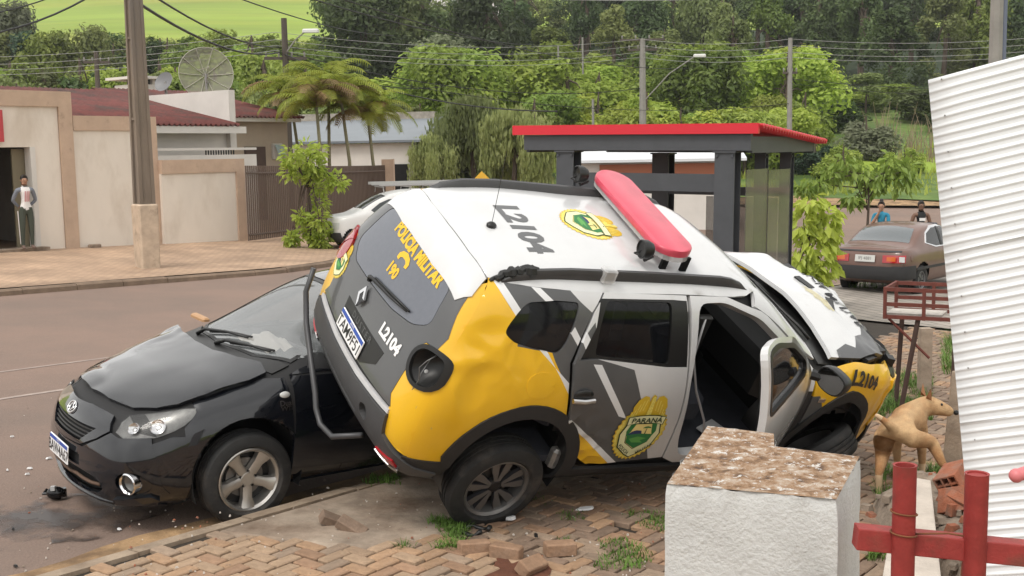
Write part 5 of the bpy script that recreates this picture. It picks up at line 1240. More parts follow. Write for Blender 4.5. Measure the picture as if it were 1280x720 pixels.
b = MB(); b.add([tuple(ori(0, 0, 0, .8, .5, .3) @ V(p)) for p in ((-.10, -.06, 0), (.12, -.05, 0), (.10, .08, 0), (-.08, .07, 0), (-.09, -.05, .05), (.11, -.04, .05), (.09, .07, .05), (-.07, .06, .05))], [(3, 2, 1, 0), (4, 5, 6, 7), (0, 1, 5, 4), (1, 2, 6, 5), (2, 3, 7, 6), (3, 0, 4, 7)])
o = b.build('brick_fragment', m_clay, None, bevel=.006); o.location = (2.55, 6.45, .30); tag(o, 'orange brick fragment beside the low pale wall', 'brick fragment')
b = MB(); b.box((0, 0, .40), (.20, .16, .84), taper=.9); o = b.build('concrete_post', m_conc, None, bevel=.015); o.location = (3.50, 8.95, G(3.5, 8.95) - .05); o.rotation_euler = (0, .10, .6); tag(o, 'leaning grey concrete post stub in front of the dog', 'post')
b = MB(); b.box((0, 0, .12), (.06, .10, .30), bev=.01); o = b.build('red_panel', M('red_plastic', (.30, .03, .04), .5), None); o.location = (3.62, 8.75, .05); tag(o, 'red plastic piece hanging beside the grey post stub', 'plastic piece')
# loose paving bricks and small debris -----------------------------------------
LB = [((593, 692), .3, 'chipped loose paving brick, left of the three lying in a row'), ((633, 697), -.35, 'loose paving brick touching the chipped one beside it'), ((700, 693), .25, 'loose paving brick lying alone, right of the other two'), ((665, 716), .9, 'loose paving brick tilted in the dirt at the bottom edge')]
def gpt(px_, py_):
    d = (cam.matrix_world.to_3x3() @ V(((px_ - 640) / 1450, -(py_ - 360) / 1450, -1))); t = 3.0
    for _ in range(30):
        p = CAM + d * t; t += (p.z - G(p.x, p.y)) * .4 / -d.z * 1.0
    p = CAM + d * t; return V((p.x, p.y, G(p.x, p.y)))
for (q, rz, lab) in LB:
    p = gpt(*q); b = MB(); b.box((0, 0, 0), (.19, .095, .075), bev=.008); o = b.build('loose_brick', m_br[1], None, bevel=.003); o.location = p + V((0, 0, .04)); o.rotation_euler = (random.uniform(-.06, .06) + (.5 if rz > .8 else 0), .05, rz); tag(o, lab, 'brick', 'loose bricks on the pavement')
for q, rz, lab in (((418, 655), .4, 'upturned brick wedge on the slab edge, nearer the sedan'), ((440, 663), -.2, 'upturned brick wedge on the slab edge, right of the other wedge')):
    p = gpt(*q); b = MB(); b.box((0, 0, 0), (.19, .09, .06), bev=.006); o = b.build('upturned_brick', m_br[3], None); o.location = p + V((0, 0, .02)); o.rotation_euler = (.3, .5, rz); tag(o, lab, 'brick', 'upturned bricks at the slab edge')
def shard(q, sz, mat, lab, name='plastic_shard', seed=0, dz=.012):
    random.seed(seed); p = gpt(*q); n = 9; b = MB(); ring = [(sz[0] * random.uniform(.7, 1.1) * cos(2 * pi * i / n), sz[1] * random.uniform(.7, 1.1) * sin(2 * pi * i / n)) for i in range(n)]
    b.add([(x, y, .003) for x, y in ring] + [(x * .9, y * .9, .014 + sz[2]) for x, y in ring], [tuple(range(n - 1, -1, -1)), tuple(range(n, 2 * n))] + [(i, (i + 1) % n, n + (i + 1) % n, n + i) for i in range(n)])
    o = b.build(name, mat, None); o.location = p + V((0, 0, dz)); o.rotation_euler = (random.uniform(-.1, .1), random.uniform(-.1, .1), random.uniform(0, 3)); return tag(o, lab, 'debris')
shard((732, 639), (.075, .03, 0), M('white_plastic', (.7, .7, .7), .4), 'white plastic shard on the bricks under the rear door', seed=1)
shard((638, 652), (.035, .025, .01), M('white_plastic', (.7, .7, .7), .4), 'small pale chip beside the rear wheel', seed=2); shard((670, 674), (.02, .012, .01), m_blk, 'tiny black and white chip right of the rear wheel', seed=3)
p = gpt(590, 667); b = MB(); b.tube([p + V((.10 * cos(a) * (1 + .2 * sin(3 * a)), .07 * sin(a), .02 + .012 * sin(5 * a))) for a in [2 * pi * i / 22 for i in range(20)]], [.014 + .006 * sin(i * 2.1) for i in range(20)], 6); tag(b.build('black_trim_ring', m_blk, None, smooth='all'), 'torn black plastic ring on the bricks by the rear wheel', 'debris')
def rpt(q): p = gpt(*q); return V((p.x, p.y, G(p.x, p.y) - .115))
p = rpt((69, 604)); b = MB(); b.ball((0, 0, .045), .06, 14, 0, (1.1, .8, .8)); b.box((.03, .03, .04), (.06, .05, .06), 0, .5); b.tube([(-.05, 0, .04), (-.10, .03, .03), (-.09, .07, .05)], .012, 6); b.box((0, -.04, .09), (.03, .03, .03), 1)
o = b.build('fallen_lamp', [m_blkg, M('grey_plastic', (.4, .4, .4), .3)], None, smooth=30); o.location = p; tag(o, 'black lamp unit fallen on the road under the sedan plate', 'lamp unit')
random.seed(14)
WH = ['white shard on the road, nearest the left edge', 'white shard on the road above the stain', 'pale fleck beside the lamp unit', 'pale fleck near the gutter', 'dark chip in the road stain', 'long dark chip near the bottom left', 'pale chip on the road beyond the sedan plate', 'white fleck on the road left of the sedan', 'white chip beside the front wheel of the sedan']
for i, (q, col) in enumerate((((8, 570), 0), ((36, 568), 0), ((33, 575), 0), ((110, 685), 0), ((15, 640), 1), ((18, 685), 1), ((14, 530), 0), ((60, 556), 0), ((148, 641), 0))):
    p = rpt(q); b = MB(); s_ = random.uniform(.012, .022); b.box((0, 0, .008), (s_ * 2.4, s_, .012), taper=.7); o = b.build('road_fragment', M('white_plastic', (.7, .7, .7), .4) if col == 0 else m_blk, None); o.location = p; o.rotation_euler = (0, .1, random.uniform(0, 3)); tag(o, WH[i], 'debris', 'broken plastic on the road')
random.seed(15); b = MB()
for i in range(350):
    q = (random.uniform(140, 830), random.uniform(600, 720)) if i < 300 else (random.uniform(0, 240), random.uniform(470, 700)); p = gpt(*q); s_ = random.uniform(.003, .011)
    if i >= 300: p.z -= .116
    b.box(p + V((0, 0, .004)), (s_ * random.uniform(1, 2.4), s_, s_), random.choice((0, 0, 1, 2)), random.uniform(0, 3), taper=.6)
b.build('grit', [M('pale_grit', (.5, .45, .4), .8), m_mor, m_clay], None, kind='stuff')
# spilled soil and weeds
blobz = gpt(640, 722); s_, c_ = SC(blobz.x, blobz.y); blob('spilled_soil', M('red_soil', (.12, .045, .025), .95, var=.3, vscale=9, bump=.8, bscale=30), s_, c_, .30, .16, .010, .6, 3, .6)
m_gr = M('grass_blade', (.085, .16, .022), .7, var=.4, vscale=3)
def grass(areas, name, seed):
    random.seed(seed); b = MB()
    for (x0, y0, x1, y1, n, h, thr) in areas:
        k = 0; tries = 0
        while k < n and tries < n * 12:
            tries += 1; p = gpt(random.uniform(x0, x1), random.uniform(y0, y1))
            if noise.noise(V((p.x * 2.6, p.y * 2.6, seed))) < thr: continue
            k += 1
            for _ in range(4):
                a = random.uniform(0, 2 * pi); hh = h * random.uniform(.5, 1.3); d_ = V((cos(a), sin(a), 0)); q = p + V((random.gauss(0, .015), random.gauss(0, .015), -.01)); w_ = V((-d_.y, d_.x, 0)) * .0035
                b.add([q - w_, q + w_, q + d_ * hh * .35 + V((0, 0, hh * .7)) + w_ * .7, q + d_ * hh * .35 + V((0, 0, hh * .7)) - w_ * .7, q + d_ * hh * .85 + V((0, 0, hh))], [(0, 1, 2, 3), (3, 2, 4)])
    o = b.build(name, m_gr, None); o['kind'] = 'stuff'; return o
grass([(498, 652, 582, 690, 330, .055, -.12), (700, 640, 832, 712, 260, .035, .12), (455, 596, 500, 606, 60, .05, -.3), (560, 620, 700, 665, 50, .03, .2)], 'grass_tuft', 3)
grass([(1085, 470, 1165, 525, 620, .10, -.15), (1095, 590, 1180, 640, 160, .09, 0), (1060, 345, 1120, 362, 160, .14, -.3), (1085, 640, 1110, 700, 60, .05, .1), (1180, 425, 1200, 470, 120, .16, -.5)], 'grass_tuft', 5)
# rusty stand -----------------------------------------------------------------------
m_rst = M('rusty_red_frame', (.13, .035, .025), .7, var=.25, vscale=14); m_drk = M('dark_leg', (.06, .035, .028), .7, var=.2, vscale=10)
st = empty('metal_stand', (3.95, 10.9, G(3.95, 10.9))); tag(st, 'rusty red metal stand with a slatted tray beside the white hoarding', 'metal stand')
st.rotation_euler = (0, 0, -.5)
b = MB()
for z in (.98, 1.10, 1.24): b.box((0, -.28, z), (.70, .025, .035)); b.box((0, .28, z), (.70, .025, .035))
for x in (-.35, 0, .35):
    for y in (-.28, .28): b.box((x, y, 1.11), (.03, .03, .30))
for x in (-.35, .35):
    for z in (.98, 1.24): b.box((x, 0, z), (.025, .54, .035))
b.build('tray_frame', m_rst, st, kind=None)
b = MB(); b.box((-.1, -.05, 1.0), (.5, .35, .02)); b.build('tray_board', M('weathered_board', (.45, .42, .38), .9, var=.3, vscale=9), st)
for x, y, dx in ((-.05, -.25, -.16), (.28, -.2, -.03), (-.28, .25, -.05), (.28, .25, .02)):
    b = MB(); b.tube([(x, y, .99), (x + dx, y, -.03)], .025, 6); b.build('leg', m_drk, st)
b = MB(); b.tube([(-.32, -.25, .96), (.05, -.22, .60)], .014, 6); b.build('brace', m_rst, st)
b = MB(); b.box((0, 0, .35), (.12, .10, .9)); o = b.build('short_post', m_conc, None); o.location = (4.32, 12.0, G(4.3, 12) - .1); tag(o, 'short grey post behind the rusty stand', 'post')
# ------------------------------------------------------------------ bodies grown from joints
def skinbody(name, verts, edges, rad, root, mats, seg, parent, sub=2, mtx=None, disp=None):
    # seg: list of (a, b, material index) used to colour faces by nearest bone
    me = bpy.data.meshes.new(name); me.from_pydata([tuple(v) for v in verts], edges, [])
    o = bpy.data.objects.new(name, me); COL.objects.link(o)
    md = o.modifiers.new('skin', 'SKIN'); md.use_smooth_shade = True; md.branch_smoothing = .3
    for i, d in enumerate(me.skin_vertices[0].data): d.radius = (rad[i], rad[i]) if not isinstance(rad[i], tuple) else rad[i]; d.use_root = (i == root)
    m2 = o.modifiers.new('sub', 'SUBSURF'); m2.levels = sub; m2.render_levels = sub
    bpy.context.view_layer.update()
    m3 = bpy.data.meshes.new_from_object(o.evaluated_get(bpy.context.evaluated_depsgraph_get())); bpy.data.objects.remove(o)
    m3.materials.clear()
    for m in mats: m3.materials.append(m)
    def dist(p, a, b_):
        ab = b_ - a; t = max(0, min(1, (p - a).dot(ab) / max(1e-9, ab.length_squared))); return (p - a - ab * t).length
    vv = [V(v) for v in verts]
    for p in m3.polygons:
        p.use_smooth = True; best = 9
        for a, b_, mi, bias in seg:
            d = dist(p.center, vv[a], vv[b_]) - bias
            if d < best: best = d; p.material_index = mi
    o = bpy.data.objects.new(name, m3); COL.objects.link(o)
    if parent is not None: o.parent = parent
    if mtx is not None: o.matrix_local = mtx
    return o
# dog: x forward, y left
m_fur = M('tan_fur', (.34, .175, .075), .9, var=.22, vscale=16, col2=(.50, .33, .175), c2scale=4.5, c2lo=.4, c2hi=.6, bump=.5, bscale=130, stretch=(.5, 1, 1)); m_furd = M('dark_fur', (.16, .085, .05), .9); m_furl = M('pale_fur', (.55, .40, .25), .9)
m_earb = M('brown_ear', (.22, .10, .045), .9)
dog = empty('dog', (2.84, 8.30, G(2.84, 8.30)), R(60)); dog.scale = (1.12, 1.12, 1.1); tag(dog, 'tan short haired dog lifting a hind leg beside the wall stub', 'dog')
DV = [(-.20, 0, .46), (-.05, 0, .455), (.12, 0, .45), (.24, 0, .47), (.315, -.045, .50), (.355, -.10, .515), (.385, -.18, .485), (.41, -.25, .455),
      (-.27, -.0, .47), (-.31, .03, .51), (-.34, .07, .55), (-.36, .10, .575),
      (-.22, .075, .40), (-.19, .085, .27), (-.29, .085, .17), (-.265, .085, .03), (-.215, .085, .012),
      (-.20, -.09, .40), (-.05, -.19, .36), (-.09, -.27, .22), (.02, -.31, .15), (.07, -.315, .13),
      (.24, .075, .38), (.21, .08, .25), (.24, .08, .13), (.25, .08, .02), (.29, .08, .008),
      (.25, -.075, .38), (.22, -.08, .25), (.25, -.08, .13), (.26, -.08, .02), (.30, -.08, .008)]
DE = [(0, 1), (1, 2), (2, 3), (3, 4), (4, 5), (5, 6), (6, 7), (0, 8), (8, 9), (9, 10), (10, 11), (0, 12), (12, 13), (13, 14), (14, 15), (15, 16), (0, 17), (17, 18), (18, 19), (19, 20), (20, 21), (3, 22), (22, 23), (23, 24), (24, 25), (25, 26), (3, 27), (27, 28), (28, 29), (29, 30), (30, 31)]
DR = [.105, .092, .112, .11, .074, .078, .05, .032, .04, .026, .02, .014, .075, .05, .026, .020, .022, .075, .048, .026, .021, .022, .05, .036, .025, .02, .023, .05, .036, .025, .02, .023]
skinbody('body', DV, DE, DR, 0, [m_fur, m_furl, m_furd], [(a, b_, 1 if b_ in (15, 16, 20, 21, 25, 26, 30, 31, 11) else 0, 0) for a, b_ in DE], dog)
for sg in (-1, 1):
    b = MB(); hx = V((.41, -.09, .66)) + V((-.55, -.75, 0)).normalized().cross(V((0, 0, 1))) * .0
    c0 = V((.335, -.085, .575)) + V((.88, .45, 0)).normalized() * (.06 * sg)
    b.add([c0 + V((-.035, -.02, -.01)), c0 + V((.03, .03, -.01)), c0 + V((.0, .0, .075)) + V((.03 * sg, .015 * sg, 0)), c0 + V((-.02, .015, .02))], [(0, 1, 2), (1, 3, 2), (3, 0, 2), (0, 3, 1)]); b.build('ear', m_earb, dog)
    b = MB(); b.ball(V((.38, -.16, .525)) + V((.88, .45, 0)) * (.045 * sg), .010, 8); b.build('eye', m_blk, dog, smooth=True)
b = MB(); b.ball((.412, -.262, .462), .019, 8); b.build('nose', m_blk, dog, smooth=True)
# ------------------------------------------------------------------ people
m_skin = M('skin', (.36, .20, .13), .6); m_skin2 = M('skin_dark', (.16, .085, .055), .6); m_hair = M('dark_hair', (.018, .013, .011), .5)
def person(loc, rz, ht, label, cols, arms, hair, legs=None):
    k = ht / 1.7; root = empty('person', loc, rz); tag(root, label, 'person')
    top, bottom, sleeve, shoe, skin = cols
    Vt = [(0, 0, .93), (0, 0, 1.08), (0, 0, 1.25), (0, 0, 1.40), (0, .0, 1.47), (.01, 0, 1.53), (.02, 0, 1.61), (.02, 0, 1.67)]
    Ra = [(.135, .105), (.12, .095), (.14, .10), (.13, .085), .048, .058, .083, .06]
    Ed = [(i, i + 1) for i in range(7)]; seg = [(0, 1, 0, .0), (1, 2, 0, .03), (2, 3, 0, .05), (3, 4, 0, 0), (4, 5, 4, 0), (5, 6, 4, .02), (6, 7, 4, .02)]
    def add(p, r, par, mi, bias=0.0):
        Vt.append(p); Ra.append(r); Ed.append((par, len(Vt) - 1)); seg.append((par, len(Vt) - 1, mi, bias)); return len(Vt) - 1
    for si, sg in enumerate((1, -1)):
        a = add((0, sg * .09, .88), .095, 0, 1); lg = (legs or [((.01, .10, .49), (-.02, .105, .09)), ((.01, .10, .49), (-.02, .105, .09))])[si]
        a = add((lg[0][0], sg * lg[0][1], lg[0][2]), .062, a, 1); a = add((lg[1][0], sg * lg[1][1], lg[1][2]), .042, a, 1); a = add((lg[1][0] + .03, sg * lg[1][1], .045), .04, a, 3); add((lg[1][0] + .16, sg * lg[1][1] * 1.15, .032), .035, a, 3)
        el, wr = arms[si]; a = add((0, sg * .17, 1.39), .058, 3, 2); a = add((el[0], sg * el[1], el[2]), .045, a, 2); a = add((wr[0], sg * wr[1], wr[2]), .033, a, 2 if sleeve[1] else 4)
        e = V((el[0], sg * el[1], el[2])); q = V((wr[0], sg * wr[1], wr[2])); d = (q - e).normalized(); s_ = d.cross(V((0, 0, 1))); s_ = s_.normalized() if s_.length > .1 else V((1, 0, 0)); u = s_.cross(d)
        h = add(tuple(q + d * .07), .03, a, 4)
        for f in range(4): add(tuple(q + d * (.07 + .075 + (.012 if f in (1, 2) else 0)) + s_ * (.026 * (f - 1.5)) + u * .012), .008, h, 4)
        add(tuple(q + d * .075 + s_ * .05), .009, h, 4)
    skinbody('body', [tuple(V(v) * k) for v in Vt], Ed, [tuple(x * k for x in r) if isinstance(r, tuple) else r * k for r in Ra], 0, [top, bottom, sleeve[0], shoe, skin], [(a, b_, m, bi * k) for a, b_, m, bi in seg], root)
    b = MB(); hc = V((.015, 0, 1.625)) * k
    b.ball(hc + V((-.018, 0, .025)) * k, .098 * k, 16, 0, (.95, .88, 1.02))
    if hair == 'bun': b.ball(hc + V((-.05, 0, .13)) * k, .05 * k, 10)
    if hair == 'tied': b.ball(hc + V((-.10, .0, -.06)) * k, .055 * k, 10, 0, (.6, 1.0, 2.0))
    for i, (x, y, z) in enumerate(b.v):
        if x > hc.x + .035 * k and z < hc.z + .075 * k: b.v[i] = (hc.x + .03 * k, y * .9, z)
    b.build('hair', m_hair, root, smooth=True)
    for sg in (-1, 1):
        b = MB(); b.ball((.098 * k, sg * .032 * k, 1.625 * k), .009 * k, 8); b.build('eye', m_hair, root, smooth=True)
        b = MB(); b.ball((.01 * k, sg * .083 * k, 1.61 * k), .025 * k, 8, 0, (.7, .4, 1)); b.build('ear', skin, root, smooth=True)
    b = MB(); b.ball((.112 * k, 0, 1.598 * k), .014 * k, 8, 0, (1, .8, 1.5)); b.build('nose', skin, root, smooth=True)
    b = MB(); b.ball((.097 * k, 0, 1.56 * k), .016 * k, 8, 0, (.5, 1.5, .4)); b.build('mouth', M('lips', (.30, .12, .09), .6), root, smooth=True)
    return root
wp_ = P(14.18, 25.1); wdir = math.atan2(-wp_.y, -wp_.x)
wm = person(wp_ + V((0, 0, .06)), wdir + .25, 1.66, 'woman in a white shirt with grey blue sleeves standing in the doorway', (M('white_shirt', (.70, .68, .67), .8), M('green_trousers', (.055, .065, .05), .85), (M('denim', (.19, .21, .25), .85, var=.2, vscale=20), True), M('shoe_brown', (.15, .10, .08), .7), m_skin),
            [((-.10, .26, 1.14), (-.16, .12, 1.0)), ((-.10, .26, 1.14), (-.16, .12, 1.0))], 'tied')
for sg in (-1, 1):
    b = MB(); b.add([(.03, sg * .175, .88), (-.02, sg * .185, .88), (-.03, sg * .16, .12), (.01, sg * .155, .12)], [(0, 1, 2, 3)]); b.build('trouser_stripe', M('white_shirt', (.62, .6, .6)), wm)
b = MB()
for x0 in (-.03, .01, .05): b.add([(.135, x0, 1.33), (.135, x0 + .018, 1.33), (.135, x0 + .0, 1.08), (.135, x0 - .018, 1.10)], [(0, 1, 2, 3)])
b.build('shirt_print', M('red_print', (.45, .10, .10), .8), wm)
p = V((8.72, 27.3, 0)); p.z = G(p.x, p.y) - .0
person(p, math.atan2(-p.y, -p.x) - .1, 1.58, 'woman in a teal shirt, hand at her mouth, standing behind the brown car', (M('teal_shirt', (.02, .19, .30), .8), M('pale_jeans', (.35, .40, .45), .85), (M('teal_shirt', (.02, .19, .30)), False), M('shoe_brown', (.15, .1, .08)), m_skin),
       [((.10, .19, 1.16), (.22, -.02, 1.14)), ((.10, .21, 1.16), (.15, .06, 1.42))], 'bun')
p = V((9.76, 27.6, 0)); p.z = G(p.x, p.y)
bo = person(p, math.atan2(-p.y, -p.x) + .3, 1.60, 'boy in a black vest standing at the right behind the brown car', (M('black_vest', (.012, .012, .013), .8), M('grey_shorts', (.08, .08, .085), .85), (m_skin2, False), M('shoe_brown', (.15, .1, .08)), m_skin2),
       [((.0, .24, 1.15), (.05, .22, .93)), ((.0, .24, 1.15), (.05, .22, .93))], 'short')
b = MB(); b.box((.125, 0, 1.20), (.01, .14, .07)); b.build('shirt_print', M('white_shirt', (.62, .6, .6)), bo)
# ------------------------------------------------------------------ house and walls across the road
m_wall = M('cream_wall', (.70, .63, .55), .92, var=.05, vscale=1.5, bump=.12, bscale=30, col2=(.52, .44, .36), c2scale=1.1, c2lo=.5, c2hi=.8, stretch=(1, 1, .45))
m_band = M('tan_band', (.48, .35, .26), .92, var=.12, vscale=2.5, col2=(.30, .22, .165), c2scale=3, c2lo=.6, c2hi=.8)
m_wht = M('white_wall', (.60, .57, .53), .9, var=.08, vscale=1.5); m_bei = M('beige_wall', (.40, .33, .26), .9, var=.08, vscale=1.5)
m_tile = M('red_roof_sheet', (.135, .040, .034), .85, var=.3, vscale=2.5, col2=(.065, .042, .036), c2scale=1.2, c2lo=.45, c2hi=.7)
m_brn = M('dark_brown_paint', (.075, .045, .035), .6, var=.15, vscale=6); m_iron = M('brown_iron', (.10, .068, .052), .6)
def sbox(b, s0, s1, c0, c1, z0, z1, mi=0):
    q = [W2(s, c_) for s, c_ in ((s0, c0), (s1, c0), (s1, c1), (s0, c1))]
    b.add([(x, y, z) for z in (z0, z1) for x, y in q], [(3, 2, 1, 0), (4, 5, 6, 7), (0, 1, 5, 4), (1, 2, 6, 5), (2, 3, 7, 6), (3, 0, 4, 7)], mi)
def wallseg(name, parent, s0, s1, c0, zt, mat, c1=None, zb=-.4, holes=()):
    b = MB(); sbox(b, s0, s1, c0, c1 or c0 + .2, zb, zt); return b.build(name, mat, parent)
CW = 25.5
shop = empty('shop_building', P(13, CW)); tag(shop, 'cream building with a tan frame and a dark open doorway at the left edge', 'building')
shop.location = (0, 0, 0)
wallseg('wall', shop, 9.0, 13.45, CW, 3.60, m_wall); wallseg('wall', shop, 14.65, 15.35, CW, 3.60, m_wall); wallseg('wall', shop, 13.45, 14.65, CW, 3.60, m_wall, zb=2.66)
wallseg('frame_band', shop, 9.0, 15.70, CW - .06, 3.96, m_band, CW + .22, 3.60); wallseg('frame_band', shop, 15.36, 15.70, CW - .06, 3.60, m_band, CW + .22, -.2)
wallseg('door_jamb', shop, 14.60, 14.72, CW - .02, 2.66, m_wht, CW + .25, .1)
wallseg('side_wall', shop, 15.55, 15.70, CW + .22, 3.9, m_wall, 33); wallseg('side_wall', shop, 9, 9.15, CW + .22, 3.9, m_wall, 33); wallseg('back_wall', shop, 9.15, 15.5, 32.8, 3.9, m_wall, 33)
wallseg('flat_roof', shop, 9.15, 15.55, CW + .22, 3.82, m_brn, 32.8, 3.70); wallseg('door_leaf', shop, 14.30, 14.62, CW + .28, 2.62, M('olive_door', (.20, .17, .11), .7), CW + .33, .3)
b = MB(); q = P(14.1, CW - .25); sbox(b, 13.3, 14.75, CW - .35, CW + .2, .1, .34); b.build('threshold', m_conc, shop)
b = MB(); sbox(b, 13.25, 13.95, CW + 1.1, CW + 1.5, .3, 1.35); sbox(b, 13.4, 13.9, CW + 1.12, CW + 1.4, 1.35, 1.9); o = b.build('counter', M('shop_counter', (.03, .035, .045), .6), shop)
b = MB(); sbox(b, 13.62, 13.93, CW - .12, CW - .06, 2.78, 3.50); b.build('shop_sign', M('red_sign', (.45, .05, .06), .5), shop)
gw = empty('garden_wall', (0, 0, 0)); tag(gw, 'cream rendered street wall with tan bands stepping down beside the house', 'wall')
wallseg('wall_panel', gw, 15.72, 17.80, CW, 3.05, m_wall); wallseg('frame_band', gw, 15.72, 18.05, CW - .05, 3.40, m_band, CW + .22, 3.05); wallseg('frame_band', gw, 17.80, 18.05, CW - .05, 3.05, m_band, CW + .22)
wallseg('wall_panel', gw, 18.05, 20.42, CW - .15, 1.95, m_wall); wallseg('frame_band', gw, 18.05, 20.70, CW - .20, 2.30, m_band, CW + .07, 1.95); wallseg('frame_band', gw, 20.42, 20.70, CW - .20, 1.95, m_band, CW + .07)
b = MB(); b.box(P(16.0, CW - .2, .04), (.28, .18, .09), 0, .9, bev=.02); tag(b.build('door_stone', m_conc, None), 'pale stone lying at the foot of the cream wall', 'stone')
house = empty('house', (0, 0, 0)); tag(house, 'cream house with red corrugated roofs behind the street wall', 'house')
wallseg('wall', house, 16.0, 22.9, 28.6, 3.1, m_wht, 28.8); wallseg('wall', house, 22.95, 27.3, 31.0, 3.62, m_bei, 31.2); wallseg('wall', house, 27.1, 27.3, 31.2, 3.62, m_bei, 38); wallseg('wall', house, 16, 16.2, 28.8, 3.1, m_wht, 38); wallseg('wall', house, 16.2, 27.1, 37.8, 3.6, m_wht, 38)
wallseg('parapet', house, 22.75, 22.98, 28.4, 4.36, m_wht, 36.5, 2.6)
def roofsheet(s0, s1, c0, z0, c1, z1, parent, n):
    b = MB(); k = n * 6
    for i in range(k + 1):
        s = lerp(s0, s1, i / k); h = .035 * cos(2 * pi * i / 6)
        for c_, z in ((c0, z0), ((c0 + c1) / 2, (z0 + z1) / 2 - .02), (c1, z1)): x, y = W2(s, c_); b.v.append((x, y, z + h))
    b.f = [(i * 3 + j, (i + 1) * 3 + j, (i + 1) * 3 + j + 1, i * 3 + j + 1) for i in range(k) for j in range(2)]; b.m = [0] * len(b.f)
    o = b.build('roof', m_tile, parent, smooth='all'); md = o.modifiers.new('t', 'SOLIDIFY'); md.thickness = .02; return o
roofsheet(15.9, 22.74, 27.9, 3.30, 34.5, 4.62, house, 38); roofsheet(22.99, 27.6, 30.4, 3.66, 36, 4.78, house, 26)
wallseg('fascia', house, 16.0, 23.0, 27.95, 3.25, m_wht, 28.0, 3.05); wallseg('fascia', house, 23.0, 27.5, 30.5, 3.62, m_wht, 30.55, 3.50)
wallseg('balcony_wall', house, 18.3, 22.8, 27.3, 2.42, m_wht, 27.42, 0); wallseg('balcony_rail', house, 18.3, 22.8, 27.28, 2.62, m_wht, 27.44, 2.55)
for i in range(12): wallseg('grille_bar', house, 21.0 + i * .09, 21.03 + i * .09, 27.34, 2.55, m_blk, 27.37, 2.42)
wallseg('door', house, 25.38, 26.24, 30.93, 2.68, m_brn, 31.0, .2)
b = MB(); sbox(b, 26.55, 26.95, 30.9, 30.99, 2.25, 2.78); w_ = b.build('window', m_wht, house); b = MB(); q0, q1 = W2(26.58, 30.85), W2(26.92, 30.85); q2, q3 = W2(26.92, 30.62), W2(26.58, 30.62)
b.add([(*q0, 2.74), (*q1, 2.74), (*q2, 2.32), (*q3, 2.32)], [(0, 1, 2, 3)]); b.build('pane', M('pale_pane', (.35, .42, .42), .2), w_)
b = MB(); sbox(b, 26.9, 28.1, 39.0, 40.5, 4.0, 5.2); sbox(b, 26.7, 28.3, 38.7, 40.8, 5.40, 5.5); sbox(b, 27.0, 27.1, 39.0, 39.2, 5.2, 5.4); sbox(b, 27.6, 27.7, 39, 39.2, 5.2, 5.4); wt = b.build('water_tank_box', m_wht, house); b = MB(); sbox(b, 27.12, 27.58, 39.2, 40.0, 5.2, 5.4); sbox(b, 27.72, 28.0, 39.2, 40, 5.2, 5.4); b.build('vent_slot', m_dark, wt, kind='stuff')
b = MB(); sbox(b, 19, 27.0, 36.6, 36.8, 4.2, 4.72); b.build('rear_parapet', m_wht, house)
# dishes on the roof
def dish(loc, r, rz, mesh_mat, label, big):
    root = empty('satellite_dish', loc, rz); tag(root, label, 'satellite dish', 'satellite dishes on the house roof')
    T = Matrix.Rotation(R(-100 if big else -62), 4, 'X') @ Matrix.Rotation(0, 4, 'Z'); T = Matrix.Rotation(R(78 if big else 65), 4, 'X')
    b = MB(); b.lathe([(r * t, -.28 * r * (1 - t * t) * -1) for t in (.02, .3, .55, .8, 1.0)][::-1], 32, 0, T @ Matrix.Scale(-1, 4, (0, 0, 1))); b.build('reflector', mesh_mat, root, smooth='all')
    if big:
        for k in range(10):
            a = 2 * pi * k / 10; b = MB(); b.tube([T @ V((r * t * cos(a), r * t * sin(a), -.28 * r * (1 - t * t) + .02)) for t in (.05, .35, .65, 1.0)], .014, 5); b.build('rib', M('dish_rib', (.36, .34, .29), .6), root)
        b = MB(); b.tube([T @ V((r * cos(t), r * sin(t), 0)) for t in [2 * pi * i / 32 for i in range(33)]], .013, 5); b.build('rim', M('dish_rib', (.5, .48, .42)), root)
        for a in (1.2, 2.6, 4.7): b = MB(); b.tube([T @ V((r * .35 * cos(a), r * .35 * sin(a), -.2)), T @ V((0, 0, .75))], .012, 5); b.build('feed_arm', M('dish_rib', (.5, .48, .42)), root)
    b = MB(); b.tube([(0, .1, -.0), (0, .12, -r - .5)], .045, 8); b.build('mast', M('galvanised', (.30, .29, .28), .5, .5), root)
    return root
m_dm = M('dish_mesh', (.26, .24, .20), .7, alpha=.62)
q = W2(25.6, 33.1); dish((q[0], q[1], 5.22), .92, R(22), m_dm, 'large mesh dish with radial ribs on the house roof', True)
q = W2(24.2, 33.6); dish((q[0], q[1], 4.92), .36, R(-25), M('dish_grey', (.16, .16, .165), .5), 'small solid grey dish left of the large mesh one', False)
